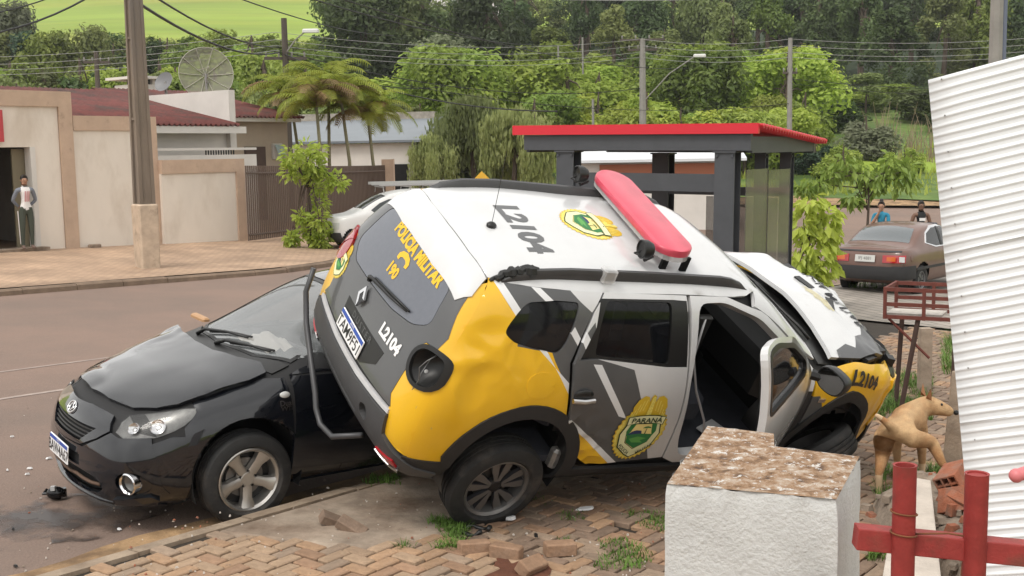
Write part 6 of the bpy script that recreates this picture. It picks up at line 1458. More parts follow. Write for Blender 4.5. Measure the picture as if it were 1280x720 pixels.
# iron fence
fa, fb_ = V((-7.02, 31.0)), V((-4.41, 41.0)); fence = empty('iron_fence', (fa.x, fa.y, G(*fa))); tag(fence, 'brown iron bar fence with a gate running back from the cream wall', 'fence')
barm = MB(); barm.box((0, 0, 1.0), (.035, .035, 2.0)); barm = barm.mesh('bar', m_iron); L_ = (fb_ - fa).length; nb = 88
for i in range(nb + 1):
    q = fa.lerp(fb_, i / nb); o = bpy.data.objects.new('bar', barm); COL.objects.link(o); o.parent = fence; o.location = V((q.x, q.y, G(q.x, q.y) + .05)) - fence.location; o.rotation_euler = (0, 0, -.25)
for h in (.20, 1.85):
    b = MB(); b.tube([V((q.x, q.y, G(q.x, q.y) + h)) - fence.location for q in [fa.lerp(fb_, t / 6) for t in range(7)]], .03, 6); b.build('rail', m_iron, fence)
b = MB(); b.box(V((fb_.x + .1, fb_.y + .3, G(*fb_) + 1.0)) - fence.location, (.42, .42, 2.5)); b.build('end_post', m_band, fence)
b = MB(); q = fa.lerp(fb_, .05); 
gate_ = b
# yard wall behind the fence, tan
b = MB(); x0, y0 = W2(27.4, 33); x1, y1 = W2(33.5, 36.5); b.add([(x0, y0, -.5), (x1, y1, -.5), (x1, y1, 2.2), (x0, y0, 2.2)], [(0, 1, 2, 3)]); o = b.build('yard_wall', m_bei, None); md = o.modifiers.new('t', 'SOLIDIFY'); md.thickness = .2; tag(o, 'beige yard wall behind the iron fence', 'wall')
def bldg(name, x, y, w_, d_, h, rz, wm, roof, label, pitch=.6, over=.25, shed=False):
    root = empty(name, (x, y, G(x, y)), rz); tag(root, label, 'building')
    b = MB(); b.box((0, 0, h / 2 - .5), (w_, d_, h + 1.0)); b.build('wall', wm, root)
    b = MB(); a, e = w_ / 2 + over, d_ / 2 + over
    if shed: b.add([(-a, -e, h + .02), (a, -e, h + .02), (a, e, h + pitch), (-a, e, h + pitch), (-a, -e, h + .12), (a, -e, h + .12), (a, e, h + pitch + .1), (-a, e, h + pitch + .1)], [(3, 2, 1, 0), (4, 5, 6, 7), (0, 1, 5, 4), (1, 2, 6, 5), (2, 3, 7, 6), (3, 0, 4, 7)])
    else: b.add([(-a, -e, h), (a, -e, h), (a, 0, h + pitch), (-a, 0, h + pitch), (a, e, h), (-a, e, h), (-a, -e, h - .08), (a, -e, h - .08), (a, e, h - .08), (-a, e, h - .08)], [(0, 1, 2, 3), (3, 2, 4, 5), (0, 6, 7, 1), (1, 7, 8, 4, 2), (4, 8, 9, 5), (5, 9, 6, 0, 3)])
    b.build('roof', roof, root); return root
m_blur = M('blue_grey_roof', (.165, .185, .205), .5, var=.1, vscale=1); m_wroof = M('white_roof', (.58, .60, .62), .5)
r_ = bldg('outbuilding', -7.6, 54, 8.6, 7, 2.6, -.18, m_wht, m_blur, 'white outbuilding with a blue grey sheet roof behind the palms', 1.2, .3, True)
b = MB(); b.box((3.6, -3.54, .7), (.7, .1, 2.0)); b.build('door', m_dark, r_); b = MB(); b.box((-1.5, 3.4, 3.9), (10, .3, .5)); b.build('stone_parapet', M('stone_band', (.30, .27, .23), .9, var=.4, vscale=3), r_)
r_ = bldg('low_building', 5.6, 46, 6.0, 5, 2.3, -.1, m_wht, m_wroof, 'low building with a white roof seen through the shelter', .9, .4, True); b = MB(); b.box((.5, -2.55, 1.9), (5, .06, .7)); b.build('brick_band', M('orange_wall', (.30, .11, .06), .8), r_)
r_ = bldg('forest_house', -6.5, 176, 9, 9, 5.5, .5, m_bei, M('pale_roof', (.45, .42, .40), .7), 'pale roofed house half hidden in the forest on the hill', 3, .5)
# ------------------------------------------------------------------ bus shelter
m_steel = M('grey_steel_paint', (.062, .066, .074), .5, var=.12, vscale=5); m_redr = M('red_fascia', (.58, .012, .028), .4, coat=.2); m_gl = M('shelter_glass', (.20, .185, .165), .06, alpha=.55, spec=.8, var=.3, vscale=1.2)
U2, W2v = V((.844, -.536, 0)), V((.536, .844, 0)); O2 = V((2.95, 14.0, 0))
def S2(t, w_, z): return O2 - U2 * t + W2v * w_ + V((0, 0, z))
SM = Matrix(((-U2.x, W2v.x, 0, 2.95), (-U2.y, W2v.y, 0, 14.0), (0, 0, 1, 0), (0, 0, 0, 1)))
SMi = Matrix(((U2.x, W2v.x, 0, 2.95), (U2.y, W2v.y, 0, 14.0), (0, 0, 1, 0), (0, 0, 0, 1)))   # local x = -t
shel = empty('bus_shelter', mat=Matrix.Translation((0, 0, -.045)) @ SMi @ Matrix.Rotation(.0175, 4, 'Y')); tag(shel, 'grey steel bus shelter with a red roof edge and glass side panels', 'bus shelter')
zg = G(2.5, 14.5)
b = MB(); b.box((-1.72, -.04, 2.625), (3.46, .05, .125)); b.build('red_fascia', m_redr, shel)
b = MB(); n_ = 26
for i in range(n_ * 5 + 1):
    w_ = 0 + 2.55 * i / (n_ * 5); h = .022 * cos(2 * pi * i / 5)
    for t in (0.0, -3.44): b.v.append((t + (.04 if t == 0 else 0), w_ - .01, 2.640 - .075 * w_ + h))
b.f = [(2 * i, 2 * i + 1, 2 * i + 3, 2 * i + 2) for i in range(n_ * 5)]; b.m = [0] * len(b.f); o = b.build('roof_tiles', m_redr, shel, smooth='all'); md = o.modifiers.new('t', 'SOLIDIFY'); md.thickness = .03
for nm, c_, d_ in (('roof_beam', (-1.70, .02, 2.46), (3.20, .06, .20)), ('roof_beam', (-.13, 1.2, 2.43), (.06, 2.3, .20)), ('roof_beam', (-3.27, 1.2, 2.43), (.06, 2.3, .20)), ('roof_beam', (-1.70, 2.40, 2.40), (3.20, .06, .18)), ('cross_beam', (-1.55, .10, 1.96), (2.1, .08, .22)), ('cross_beam', (-1.55, 1.98, 1.78), (2.5, .06, .12))):
    b = MB(); b.box(c_, d_); b.build(nm, m_steel, shel)
def ibeam(t, w_, z0, z1, k=1):
    b = MB(); h = (z0 + z1) / 2; L_ = z1 - z0
    b.box((-t, w_ - .10 * k, h), (.26 * k, .014, L_)); b.box((-t, w_ + .10 * k, h), (.26 * k, .014, L_)); b.box((-t, w_, h), (.012, .186 * k, L_)); b.box((-t, w_, z1 - .012), (.30 * k, .26 * k, .02)); 
    for sx in (-.1, .1): b.box((-t + sx, w_ - .115, z1 - .06), (.03, .02, .03))
    b.build('steel_post', m_steel, shel)
ibeam(.44, .12, zg - .3, 2.355); ibeam(2.68, .12, zg - .3, 2.355); ibeam(.34, 1.02, zg - .3, 2.33, .55); ibeam(.34, 2.0, zg - .3, 2.33, .6); ibeam(2.2, 2.05, zg - .3, 2.31)
for c_, d_ in (((-.24, .60, 1.10), (.012, .74, 2.05)), ((-.24, 1.42, 1.08), (.012, .82, 2.05)), ((-1.0, 2.05, 1.05), (1.05, .012, 1.3))): b = MB(); b.box(c_, d_); b.build('glass_panel', m_gl, shel)
b = MB(); b.box((-1.6, 1.6, zg + .48), (2.0, .35, .05)); b.build('bench', m_steel, shel)
# ------------------------------------------------------------------ parked brown saloon and white van
def mk_car(name, mtx, H, paint, label, opts):
    root = empty(name, mat=mtx); tag(root, label, opts['cat']); return root
def sal_st(L0, L1, w_, zb, zr, hood, tail, xr0, xr1, xw0, xw1):
    S = []
    S.append([(L0 + .06, w_ * .8, .30), (L0, w_ * .90, .40), (L0 - .01, w_ * .93, .55), (L0 + .01, w_ * .93, tail - .15), (L0 + .05, w_ * .90, tail - .03), (L0 + .10, w_ * .80, tail), (L0 + .10, w_ * .80, tail + .01), (L0 + .12, w_ * .70, tail + .015)])
    S.append([(L0 + .3, w_ * .85, .22), (L0 + .3, w_ * .98, .32), (L0 + .3, w_, .55), (L0 + .3, w_, tail - .14), (L0 + .32, w_ * .96, tail - .01), (L0 + .34, w_ * .88, tail + .015), (L0 + .30, w_ * .86, tail + .025), (L0 + .32, w_ * .74, tail + .03)])
    for x, z6, z7 in ((xr0 - .38, zb + .12, zb + .17), (xr0, zr - .06, zr), (xr1, zr - .06, zr), (xw1, zb + .04, zb + .08)):
        up = z7 > zb + .3; S.append([(x, w_ * .85, .20), (x, w_ * .98, .30), (x, w_, .55), (x, w_, zb - .12), (x, w_ * .97, zb), (x, w_ * (.87 if up else .88), lerp(zb, z6, .55)), (x, w_ * (.80 if up else .86), z6), (x, w_ * .70, z7)])
    S.append([(L1 - .3, w_ * .8, .22), (L1 - .3, w_ * .95, .32), (L1 - .3, w_ * .96, .55), (L1 - .3, w_ * .95, hood - .16), (L1 - .32, w_ * .92, hood - .04), (L1 - .34, w_ * .84, hood), (L1 - .36, w_ * .74, hood + .01), (L1 - .4, w_ * .58, hood + .02)])
    S.append([(L1 - .05, w_ * .75, .30), (L1, w_ * .85, .40), (L1 + .01, w_ * .87, .55), (L1, w_ * .86, hood - .2), (L1 - .02, w_ * .84, hood - .1), (L1 - .04, w_ * .76, hood - .05), (L1 - .06, w_ * .68, hood - .03), (L1 - .1, w_ * .5, hood - .02)])
    return S
def pose(x, y, z, bearing): a = R(90 - bearing); return Matrix.Translation((x, y, z)) @ Matrix.Rotation(a, 4, 'Z')
m_brown = M('brown_paint', (.135, .072, .055), .35, coat=.4, var=.12, vscale=3)
m_bmp = M('faded_black_bumper', (.03, .03, .032), .6); m_win = M('car_window', (.02, .025, .028), .05, alpha=.85, spec=.8); m_amb = M('amber_lens', (.5, .12, .03), .15)
B3 = Body(sal_st(-1.95, 2.1, .80, .86, 1.33, .84, .90, -.95, .15, -.95, .85), 4, 3)
rl = V((6.98, 22.45)); hb = R(43); fw_ = V((sin(hb), cos(hb))); rr_ = V((fw_.y, -fw_.x)); mid = rl + rr_ * .70 + fw_ * 1.22 + V((-.24, .55))
brown = empty('parked_car', mat=pose(mid.x, mid.y, G(mid.x, mid.y) + .0, 43)); tag(brown, 'old brown saloon parked on grey paving, seen from behind', 'car')
wh3 = [(x, .30) for x in (-1.22, 1.22)]
cut3 = [(rv, circ(x, z, .34), lambda c: abs(c.y) > .4) for x, z in wh3]
sd3 = smoothpoly([(-1.0, .90), (-.78, 1.24), (.12, 1.26), (.75, .91)], 1)
tr3 = [(-.98, -.50), (-1.42, -.60), (-1.46, 0), (-1.42, .60), (-.98, .50), (-.93, 0)]
sh_ = B3.shell('body', m_brown, brown, cut3)
for d in 'LR':
    B3.panel('side_window', d, sd3, m_win, brown, off=.004, step=.1, flange=0)
    B3.panel('window_trim', d, smoothpoly([(-1.06, .88), (-.80, 1.28), (.14, 1.295), (.84, .89)], 1), m_chrome, brown, holes=[sd3], off=.008, step=.08)
    B3.panel('door_pillar', d, [(-.34, .90), (-.26, .90), (-.26, 1.26), (-.34, 1.26)], m_bmp, brown, off=.012, step=.1)
    B3.panel('bumper_side', d, [(-1.97, .36), (-1.97, .60), (-1.58, .60), (-1.54, .36)], m_bmp, brown, off=.03, step=.1)
    B3.panel('side_moulding', d, [(-1.5, .55), (1.6, .55), (1.6, .50), (-1.5, .50)], m_bmp, brown, off=.012, step=.1)
    B3.panel('fuel_flap', d, smoothpoly([(-1.72, .68), (-1.72, .80), (-1.60, .80), (-1.60, .68)], 1), m_brown, brown, off=.008, step=.1) if d == 'R' else None
B3.panel('rear_window', 'T', tr3, M('rear_glass_pale', (.10, .12, .13), .04, alpha=.8, spec=1, coat=1), brown, off=.006, step=.08)
B3.panel('windscreen', 'T', [(.22, -.50), (.26, 0), (.22, .50), (.78, .60), (.82, 0), (.78, -.60)], m_win, brown, off=.006, step=.1)
B3.panel('rear_bumper', 'B', [(-.76, .36), (-.76, .59), (.76, .59), (.76, .36)], m_bmp, brown, off=.05, step=.08, flange=.07)
B3.panel('boot_trim', 'B', [(-.66, .855), (.66, .855), (.66, .88), (-.66, .88)], m_bmp, brown, off=.012, step=.1)
for sg in (-1, 1):
    B3.panel('tail_lamp', 'B', [(sg * .30 if False else sg * .34, .66), (sg * .34, .80), (sg * .73, .80), (sg * .73, .66)], [m_redl, m_amb], brown, [([(sg * .42, .69), (sg * .42, .77), (sg * .58, .77), (sg * .58, .69)], 1)], off=.016, step=.06)
b = MB(); q, n = B3.proj('B', -.68, .73); b.box(q + V((-.03, -.02, 0)), (.02, .10, .10), 0); b.build('broken_lens', M('pale_lens', (.6, .6, .6), .2), brown, label='broken pale corner of the right tail lamp')
Q = frame_on(B3, 'B', .0, .73, .02, (0, -1, 0)); b = MB(); b.box((0, 0, 0), (.40, .13, .01), mat=Q); b.build('number_plate', M('plate_old', (.50, .50, .48), .5), brown); flat_text('plate_text', 'IFJ 4881', .085, M('plate_ink', (.12, .12, .12), .5), brown, Q @ Matrix.Translation((0, 0, .007)))
b = MB(); b.box((-1.62, 0, .915), (.06, 1.2, .02)); b.box((-1.86, .03, .895), (.012, .012, .04)); b.build('boot_spoiler', m_brown, brown)
for x in (-1.22, 1.22):
    for sg in (-1, 1): wheel('wheel', brown, (x, sg * .70, .29), .29, .18, .17, M('old_hubcap', (.16, .16, .16), .5, .4), m_rub, m_blk, 'split', sg, .4)
b = MB(); b.box((0, 0, .30), (3.2, 1.3, .1)); b.build('underbody', m_dark, brown)
for x in (.2, -.6):
    b = MB()
    for y in (-.35, .35): b.box((x, y, .95), (.12, .45, .5), bev=.04); b.box((x - .02, y, 1.24), (.08, .22, .12), bev=.03)
    b.build('seat', m_seat, brown)
m_vw = M('white_van_paint', (.60, .60, .59), .35, coat=.3)
B4 = Body(sal_st(-1.85, 1.68, .80, 1.0, 1.56, .95, 1.46, -1.3, .30, -1.3, 1.02), 4, 3)
van = empty('parked_van', mat=Matrix.Translation((-3.05, 30.6, G(-3, 30) - .04)) @ Matrix.Rotation(R(198), 4, 'Z')); tag(van, 'small white van with a ladder on its roof rack, parked behind the police SUV', 'van')
cut4 = [(rv, circ(x, .30, .34), lambda c: abs(c.y) > .4) for x in (-1.2, 1.2)]
B4.shell('body', m_vw, van, cut4)
for d in 'LR':
    B4.panel('side_window', d, smoothpoly([(.90, .98), (.42, 1.33), (-.05, 1.35), (-.05, .98)], 1), m_win, van, off=.005, step=.1, flange=0)
B4.panel('windscreen', 'T', [(.36, -.56), (.40, 0), (.36, .56), (.98, .62), (1.06, 0), (.98, -.62)], m_win, van, off=.006, step=.08)
B4.panel('front_bumper', 'F', [(-.70, .30), (-.70, .52), (.70, .52), (.70, .30)], m_bmp, van, off=.05, step=.1, flange=.06)
B4.panel('grille', 'F', [(-.34, .60), (-.34, .76), (.34, .76), (.34, .60)], m_bmp, van, off=.012, step=.1)
for sg in (-1, 1): B4.panel('headlamp', 'F', [(sg * .38, .60), (sg * .38, .77), (sg * .68, .77), (sg * .68, .60)], M('old_headlamp', (.5, .52, .52), .1, coat=1), van, off=.014, step=.1); b = MB(); b.box((.62, sg * .90, 1.0), (.10, .16, .14), bev=.02); b.build('door_mirror', m_blk, van)
b = MB()
for y in (-.5, .5): b.tube([(-1.6, y, 1.68), (.5, y, 1.68)], .022, 6)
for x in (-1.5, -.9, -.3, .4): b.tube([(x, -.58, 1.64), (x, .58, 1.64)], .018, 6); b.tube([(x, -.5, 1.64), (x, -.6, 1.50)], .015, 5); b.tube([(x, .5, 1.64), (x, .6, 1.50)], .015, 5)
b.build('roof_rack', M('galvanised', (.3, .29, .28)), van)
b = MB()
for y in (-.18, .18): b.box((-.6, y, 1.74), (2.5, .03, .07))
for i in range(9): b.box((-1.7 + i * .28, 0, 1.74), (.03, .36, .03))
ld = b.build('ladder', M('aluminium', (.5, .5, .49), .4, .8), None); ld.matrix_world = van.matrix_world.copy(); tag(ld, 'aluminium ladder lying on the roof rack of the white van', 'ladder')
for x in (-1.2, 1.2):
    for sg in (-1, 1): wheel('wheel', van, (x, sg * .70, .29), .29, .18, .17, M('old_hubcap', (.16, .16, .16)), m_rub, m_blk, 'split', sg, .4)
# small yellow warning sign beyond the SUV roof, white tent cover
sg_ = empty('warning_sign', (-.80, 33, G(-.8, 33))); tag(sg_, 'small yellow diamond road sign behind the police SUV roof', 'road sign')
b = MB(); b.tube([(0, 0, -.1), (0, 0, 1.9)], .03, 8); b.build('post', M('galvanised', (.3, .29, .28)), sg_); b = MB(); b.prism([(.26, 0), (0, .26), (-.26, 0), (0, -.26)], -.008, .008, 0, Matrix.Translation((0, -.04, 1.78)) @ Matrix.Rotation(pi / 2, 4, 'X')); b.build('sign_plate', M('sign_yellow', (.65, .36, .03), .5), sg_)
b = MB(); b.box((0, -.055, 1.78), (.16, .01, .05)); b.box((.07, -.055, 1.74), (.03, .01, .10)); b.build('symbol', m_txt, sg_)
tn = MB(); tn.add([(-.75, -.6, 0), (.75, -.6, 0), (.75, .6, 0), (-.75, .6, 0), (-.75, -.6, 1.45), (.75, -.6, 1.45), (.75, .6, 1.45), (-.75, .6, 1.45), (-.3, 0, 1.78), (.3, 0, 1.7)], [(3, 2, 1, 0), (0, 1, 5, 4), (1, 2, 6, 5), (2, 3, 7, 6), (3, 0, 4, 7), (4, 5, 9, 8), (5, 6, 9), (6, 7, 8, 9), (7, 4, 8)]); o = tn.build('market_tent', m_wroof, None); o.location = (-.1, 31.5, G(0, 31.5)); tag(o, 'small white peaked canopy just above the police SUV roof', 'canopy')
# ------------------------------------------------------------------ foliage
def leafmat(name, c1, c2, tr=.45, var=.45):
    m = bpy.data.materials.new(name); m.use_nodes = True; n = m.node_tree; L = n.links; n.nodes.clear()
    g = n.nodes.new('ShaderNodeNewGeometry'); oi = n.nodes.new('ShaderNodeObjectInfo'); tc = n.nodes.new('ShaderNodeTexCoord')
    mx = n.nodes.new('ShaderNodeMix'); mx.data_type = 'RGBA'; mx.inputs[6].default_value = (*c1, 1); mx.inputs[7].default_value = (*c2, 1)
    nz = n.nodes.new('ShaderNodeTexNoise'); nz.inputs['Scale'].default_value = 2.2; nz.inputs['Detail'].default_value = 2; L.new(tc.outputs['Object'], nz.inputs['Vector'])
    ad = n.nodes.new('ShaderNodeMath'); ad.operation = 'MULTIPLY_ADD'; ad.inputs[1].default_value = .5; L.new(g.outputs['Random Per Island'], ad.inputs[0])
    mr = n.nodes.new('ShaderNodeMapRange'); mr.inputs[1].default_value = .35; mr.inputs[2].default_value = .65; mr.inputs[3].default_value = 0; mr.inputs[4].default_value = .5; L.new(nz.outputs['Fac'], mr.inputs[0]); L.new(mr.outputs[0], ad.inputs[2]); L.new(ad.outputs[0], mx.inputs[0])
    hv = n.nodes.new('ShaderNodeHueSaturation'); L.new(mx.outputs[2], hv.inputs['Color']); m2 = n.nodes.new('ShaderNodeMapRange'); m2.inputs[3].default_value = 1 - var; m2.inputs[4].default_value = 1 + var; L.new(oi.outputs['Random'], m2.inputs[0]); L.new(m2.outputs[0], hv.inputs['Value'])
    m3 = n.nodes.new('ShaderNodeMapRange'); m3.inputs[3].default_value = .485; m3.inputs[4].default_value = .512; mm = n.nodes.new('ShaderNodeMath'); mm.operation = 'FRACT'; m5 = n.nodes.new('ShaderNodeMath'); m5.operation = 'MULTIPLY'; m5.inputs[1].default_value = 7.3; L.new(oi.outputs['Random'], m5.inputs[0]); L.new(m5.outputs[0], mm.inputs[0]); L.new(mm.outputs[0], m3.inputs[0]); L.new(m3.outputs[0], hv.inputs['Hue'])
    d = n.nodes.new('ShaderNodeBsdfDiffuse'); t = n.nodes.new('ShaderNodeBsdfTranslucent'); s = n.nodes.new('ShaderNodeMixShader'); s.inputs[0].default_value = tr
    L.new(hv.outputs[0], d.inputs[0]); L.new(hv.outputs[0], t.inputs[0]); L.new(d.outputs[0], s.inputs[1]); L.new(t.outputs[0], s.inputs[2])
    gl = n.nodes.new('ShaderNodeBsdfGlossy'); gl.inputs['Roughness'].default_value = .5; gl.inputs['Color'].default_value = (.6, .65, .6, 1); s2 = n.nodes.new('ShaderNodeMixShader'); s2.inputs[0].default_value = .035; L.new(s.outputs[0], s2.inputs[1]); L.new(gl.outputs[0], s2.inputs[2])
    o = n.nodes.new('ShaderNodeOutputMaterial'); L.new(s2.outputs[0], o.inputs[0]); return m
m_bark = M('bark', (.085, .062, .046), .9, var=.3, vscale=6, bump=.5, bscale=20)
LF = {'dark': leafmat('foliage_dark', (.05, .085, .028), (.115, .165, .052)), 'mid': leafmat('foliage_mid', (.15, .22, .04), (.27, .34, .07)), 'bright': leafmat('foliage_bright', (.225, .30, .042), (.37, .44, .085)),
      'pale': leafmat('foliage_pale', (.17, .20, .10), (.32, .34, .22)), 'olive': leafmat('foliage_olive', (.135, .17, .05), (.23, .265, .095)), 'willow': leafmat('foliage_willow', (.19, .22, .075), (.34, .37, .15), .55), 'blue': leafmat('foliage_blue', (.05, .09, .055), (.08, .13, .075))}
def crown(kind, seed, nl, ls):
    random.seed(seed); b = MB(); lobes = []
    if kind == 'round':
        for i in range(16):
            a = random.uniform(0, 2 * pi); z = random.uniform(-.75, .85); r = sqrt(max(0, 1 - z * z)) * random.uniform(.35, .75); lobes.append((V((r * cos(a), r * sin(a), z * .75)), random.uniform(.26, .46)))
    elif kind == 'tall':
        for i in range(18):
            z = random.uniform(-.95, 1); w_ = (.55 if z < 0 else .55 * (1 - z) + .12); a = random.uniform(0, 2 * pi); lobes.append((V((w_ * cos(a) * .8, w_ * sin(a) * .8, z)), random.uniform(.16, .30)))
    elif kind == 'cone':
        for i in range(26):
            z = random.uniform(-1, 1); w_ = .62 * (1 - z) / 2 + .04; a = random.uniform(0, 2 * pi); lobes.append((V((w_ * cos(a), w_ * sin(a), z)), random.uniform(.10, .2) + .1 * (1 - z) / 2))
    elif kind == 'bush':
        for i in range(14): a = random.uniform(0, 2 * pi); r = random.uniform(.1, .8); lobes.append((V((r * cos(a), r * sin(a), random.uniform(-.7, .6) * (1 - r * .5))), random.uniform(.25, .42)))
    elif kind == 'weep':
        for i in range(16): a = random.uniform(0, 2 * pi); r = random.uniform(.1, .8); lobes.append((V((r * cos(a), r * sin(a), .75 - .6 * r * r)), random.uniform(.2, .34)))
    for i in range(nl):
        c_, r = random.choice(lobes); d = V((random.gauss(0, 1), random.gauss(0, 1), random.gauss(.25, 1))).normalized(); p = c_ + d * r * (random.random() ** .45) * random.uniform(.8, 1.12)
        nn = (d + V((random.gauss(0, .6), random.gauss(0, .6), random.gauss(.4, .5)))).normalized(); u = nn.orthogonal().normalized(); v = nn.cross(u); a = random.uniform(0, 2 * pi); u, v = u * cos(a) + v * sin(a), v * cos(a) - u * sin(a); s = ls * random.uniform(.55, 1.3)
        if kind == 'weep':
            p.z -= random.random() ** 1.3 * 1.35 * (.35 + .65 * min(1, V((p.x, p.y)).length)); v = V((random.gauss(0, .15), random.gauss(0, .15), -1)).normalized(); u = v.cross(V((cos(a), sin(a), 0))).normalized(); b.add([p - u * s * .30, p + v * s * 1.0, p + u * s * .30, p - v * s * .8], [(0, 1, 2, 3)])
        else: b.add([p - u * s * .9, p - v * s * .45 + nn * s * .12, p + u * s * .9, p + v * s * .45 + nn * s * .12], [(0, 1, 2, 3)])
    return b, lobes
PROTO = {}
for kind, seeds, nl, ls in (('round', (1, 2, 3), 6500, .062), ('tall', (4, 5), 6000, .052), ('cone', (6, 7), 6000, .045), ('bush', (8, 9), 4500, .07), ('weep', (10, 11), 13000, .07)):
    for sd_i in seeds:
        for mt_ in LF:
            pass
        b, lobes = crown(kind, sd_i, nl, ls); PROTO.setdefault(kind, []).append((b.mesh('crown', LF['mid']), lobes))
def trunk_mesh(h, r, lobes, seed, cz, sx, sz):
    random.seed(seed); b = MB(); pts = [V((.04 * h * noise.noise(V((seed, t * 3, 0))) * (t > 0), .04 * h * noise.noise(V((seed, t * 3, 9))) * (t > 0), h * t)) for t in (0, .25, .5, .75, 1)]
    b.tube([pts[0] - V((0, 0, .5))] + pts, [r * 1.3, r * 1.15, r, r * .85, r * .65, r * .3], 7)
    for c_, rr in lobes[:7]: q = pts[2].lerp(pts[4], random.random()); e = V((c_.x * sx * .8, c_.y * sx * .8, cz + c_.z * sz * .8)); b.tube([q, q.lerp(e, .5) + V((0, 0, .05 * h)), e], [r * .45, r * .3, r * .08], 5)
    return b.mesh('trunk', m_bark)
MESHC = {}
def cmesh(kind, i, mt_):
    key = (kind, i, mt_)
    if key not in MESHC: me = PROTO[kind][i][0].copy(); me.materials[0] = LF[mt_]; MESHC[key] = me
    return MESHC[key]
TR = {}
def tree(name, x, y, h, w_, kind, mt_, label, group=None, cat='tree', frac=.8, i=None, rz=None, zoff=0):
    i = random.randrange(len(PROTO[kind])) if i is None else i; z = G(x, y) - (.17 if y > 45 else 0) + zoff
    root = empty(name, (x, y, z), random.uniform(0, 6.28) if rz is None else rz); tag(root, label, cat, group)
    ch = h * frac / 2; cz = h - ch; key = (kind, i)
    c_ = bpy.data.objects.new('crown', cmesh(kind, i, mt_)); COL.objects.link(c_); c_.parent = root; c_.location = (0, 0, cz); c_.scale = (w_ / 2 / .95, w_ / 2 / .95, ch / .95)
    if key not in TR: TR[key] = trunk_mesh(1.0, .03, PROTO[kind][i][1], i + 3, .6, .42, .38)
    t = bpy.data.objects.new('trunk', TR[key]); COL.objects.link(t); t.parent = root; t.scale = (h * .9, h * .9, h * .93); return root
def ray2(px_, py_, y): return (px_ - 640) / 1450 * y * 1.0 + .0, 2.35 + y * (190 - .0175 * (px_ - 640) - py_) / 1450
m_floor = M('forest_floor', (.022, .036, .014), .95, var=.4, vscale=.3)
sheet('forest_floor', m_floor, lambda u, v: (lambda y: (lambda x: V((x, y, G(x, y) + (1.2 + 1.6 * noise.noise(V((x * .12, y * .12, 2)))) * min(1, v * 12, (1 - v) * 12 + .1))))(lerp(-.135 * y, .72 * y, u)))(lerp(112, 205, v)), 60, 30)
# stands of wood: (distance range, picture bearing range, crown-top height range, width in m, kinds, colours, count, label, group)
ORD = 'first second third fourth fifth sixth seventh eighth ninth tenth eleventh twelfth thirteenth fourteenth fifteenth sixteenth seventeenth eighteenth nineteenth twentieth twenty-first twenty-second twenty-third twenty-fourth twenty-fifth twenty-sixth twenty-seventh twenty-eighth twenty-ninth thirtieth thirty-first thirty-second thirty-third thirty-fourth'.split()
def stand(n, d0, d1, p0, p1, t0, t1, w0, w1, kinds, cols, label, group, seed, name, frac=.82):
    random.seed(seed)
    for k in range(n):
        d = random.uniform(d0, d1); px_ = lerp(p0, p1, (k + random.uniform(.1, .9)) / n); x, zt = ray2(px_, lerp(t0, t1, random.random()), d)
        h = max(2.5, zt - G(x, d) + .17); wd = random.uniform(w0, w1); tree(name, x, d, h, wd, random.choice(kinds), random.choice(cols), label + ', ' + ORD[k] + ' from the left', group, frac=frac)
stand(34, 150, 185, 430, 1560, -60, 5, 9, 14, ['tall', 'round', 'cone'], ['dark', 'dark', 'dark', 'olive'], 'tall dark tree of the dense wood on the hill', 'dark trees of the wood on the hill', 31, 'forest_tree', .95)
stand(30, 118, 145, 455, 1560, -25, 45, 8, 12, ['tall', 'round', 'cone', 'round'], ['dark', 'dark', 'olive', 'mid'], 'dark leafy tree at the front of the wood on the hill', 'dark trees at the front of the wood', 32, 'forest_tree', .95)
stand(32, 104, 128, -180, 430, 34, 62, 6, 9, ['round', 'round', 'bush'], ['mid', 'mid', 'olive', 'dark'], 'green bushy tree below the bright meadow at upper left', 'trees below the meadow', 33, 'woodland_tree', .95)
stand(28, 78, 100, -180, 440, 62, 92, 5, 8, ['round', 'bush'], ['mid', 'olive', 'mid', 'bright', 'dark'], 'bushy green tree rising behind the red roofed house', 'trees behind the house', 34, 'woodland_tree', .96)
stand(15, 60, 74, -60, 440, 96, 120, 4, 6, ['bush', 'round'], ['mid', 'bright', 'olive', 'mid'], 'low green tree just above the house roofs', 'low trees above the house roofs', 37, 'woodland_tree', .97)
stand(30, 84, 108, 500, 1010, 52, 98, 7, 10.5, ['round', 'bush', 'round'], ['bright', 'bright', 'mid'], 'bright yellow green tree in the row behind the bus shelter', 'bright trees behind the shelter', 35, 'broadleaf_tree', .96)
stand(16, 66, 80, 640, 1010, 105, 150, 4.5, 6.5, ['round', 'bush'], ['bright', 'mid', 'bright'], 'low bright tree just above the shelter roof', 'low bright trees above the shelter roof', 38, 'broadleaf_tree', .97)
stand(24, 88, 112, 1000, 1600, 80, 140, 6, 9, ['round', 'bush', 'tall'], ['dark', 'mid', 'olive', 'mid'], 'dark green tree on the bank behind the brown car', 'trees on the bank behind the brown car', 36, 'broadleaf_tree', .97)
stand(11, 62, 72, 420, 640, 120, 160, 4, 6, ['round', 'bush'], ['mid', 'bright', 'olive'], 'green tree between the palms and the drooping willow', 'trees between palms and willow', 39, 'broadleaf_tree', .97)
def lone(name, px_, py_, d, w_, kind, mt_, label, i=0, frac=.95, cat='tree'):
    x, zt = ray2(px_, py_, d); return tree(name, x, d, zt - G(x, d) + .1, w_, kind, mt_, label, None, cat, frac, i)
random.seed(5)
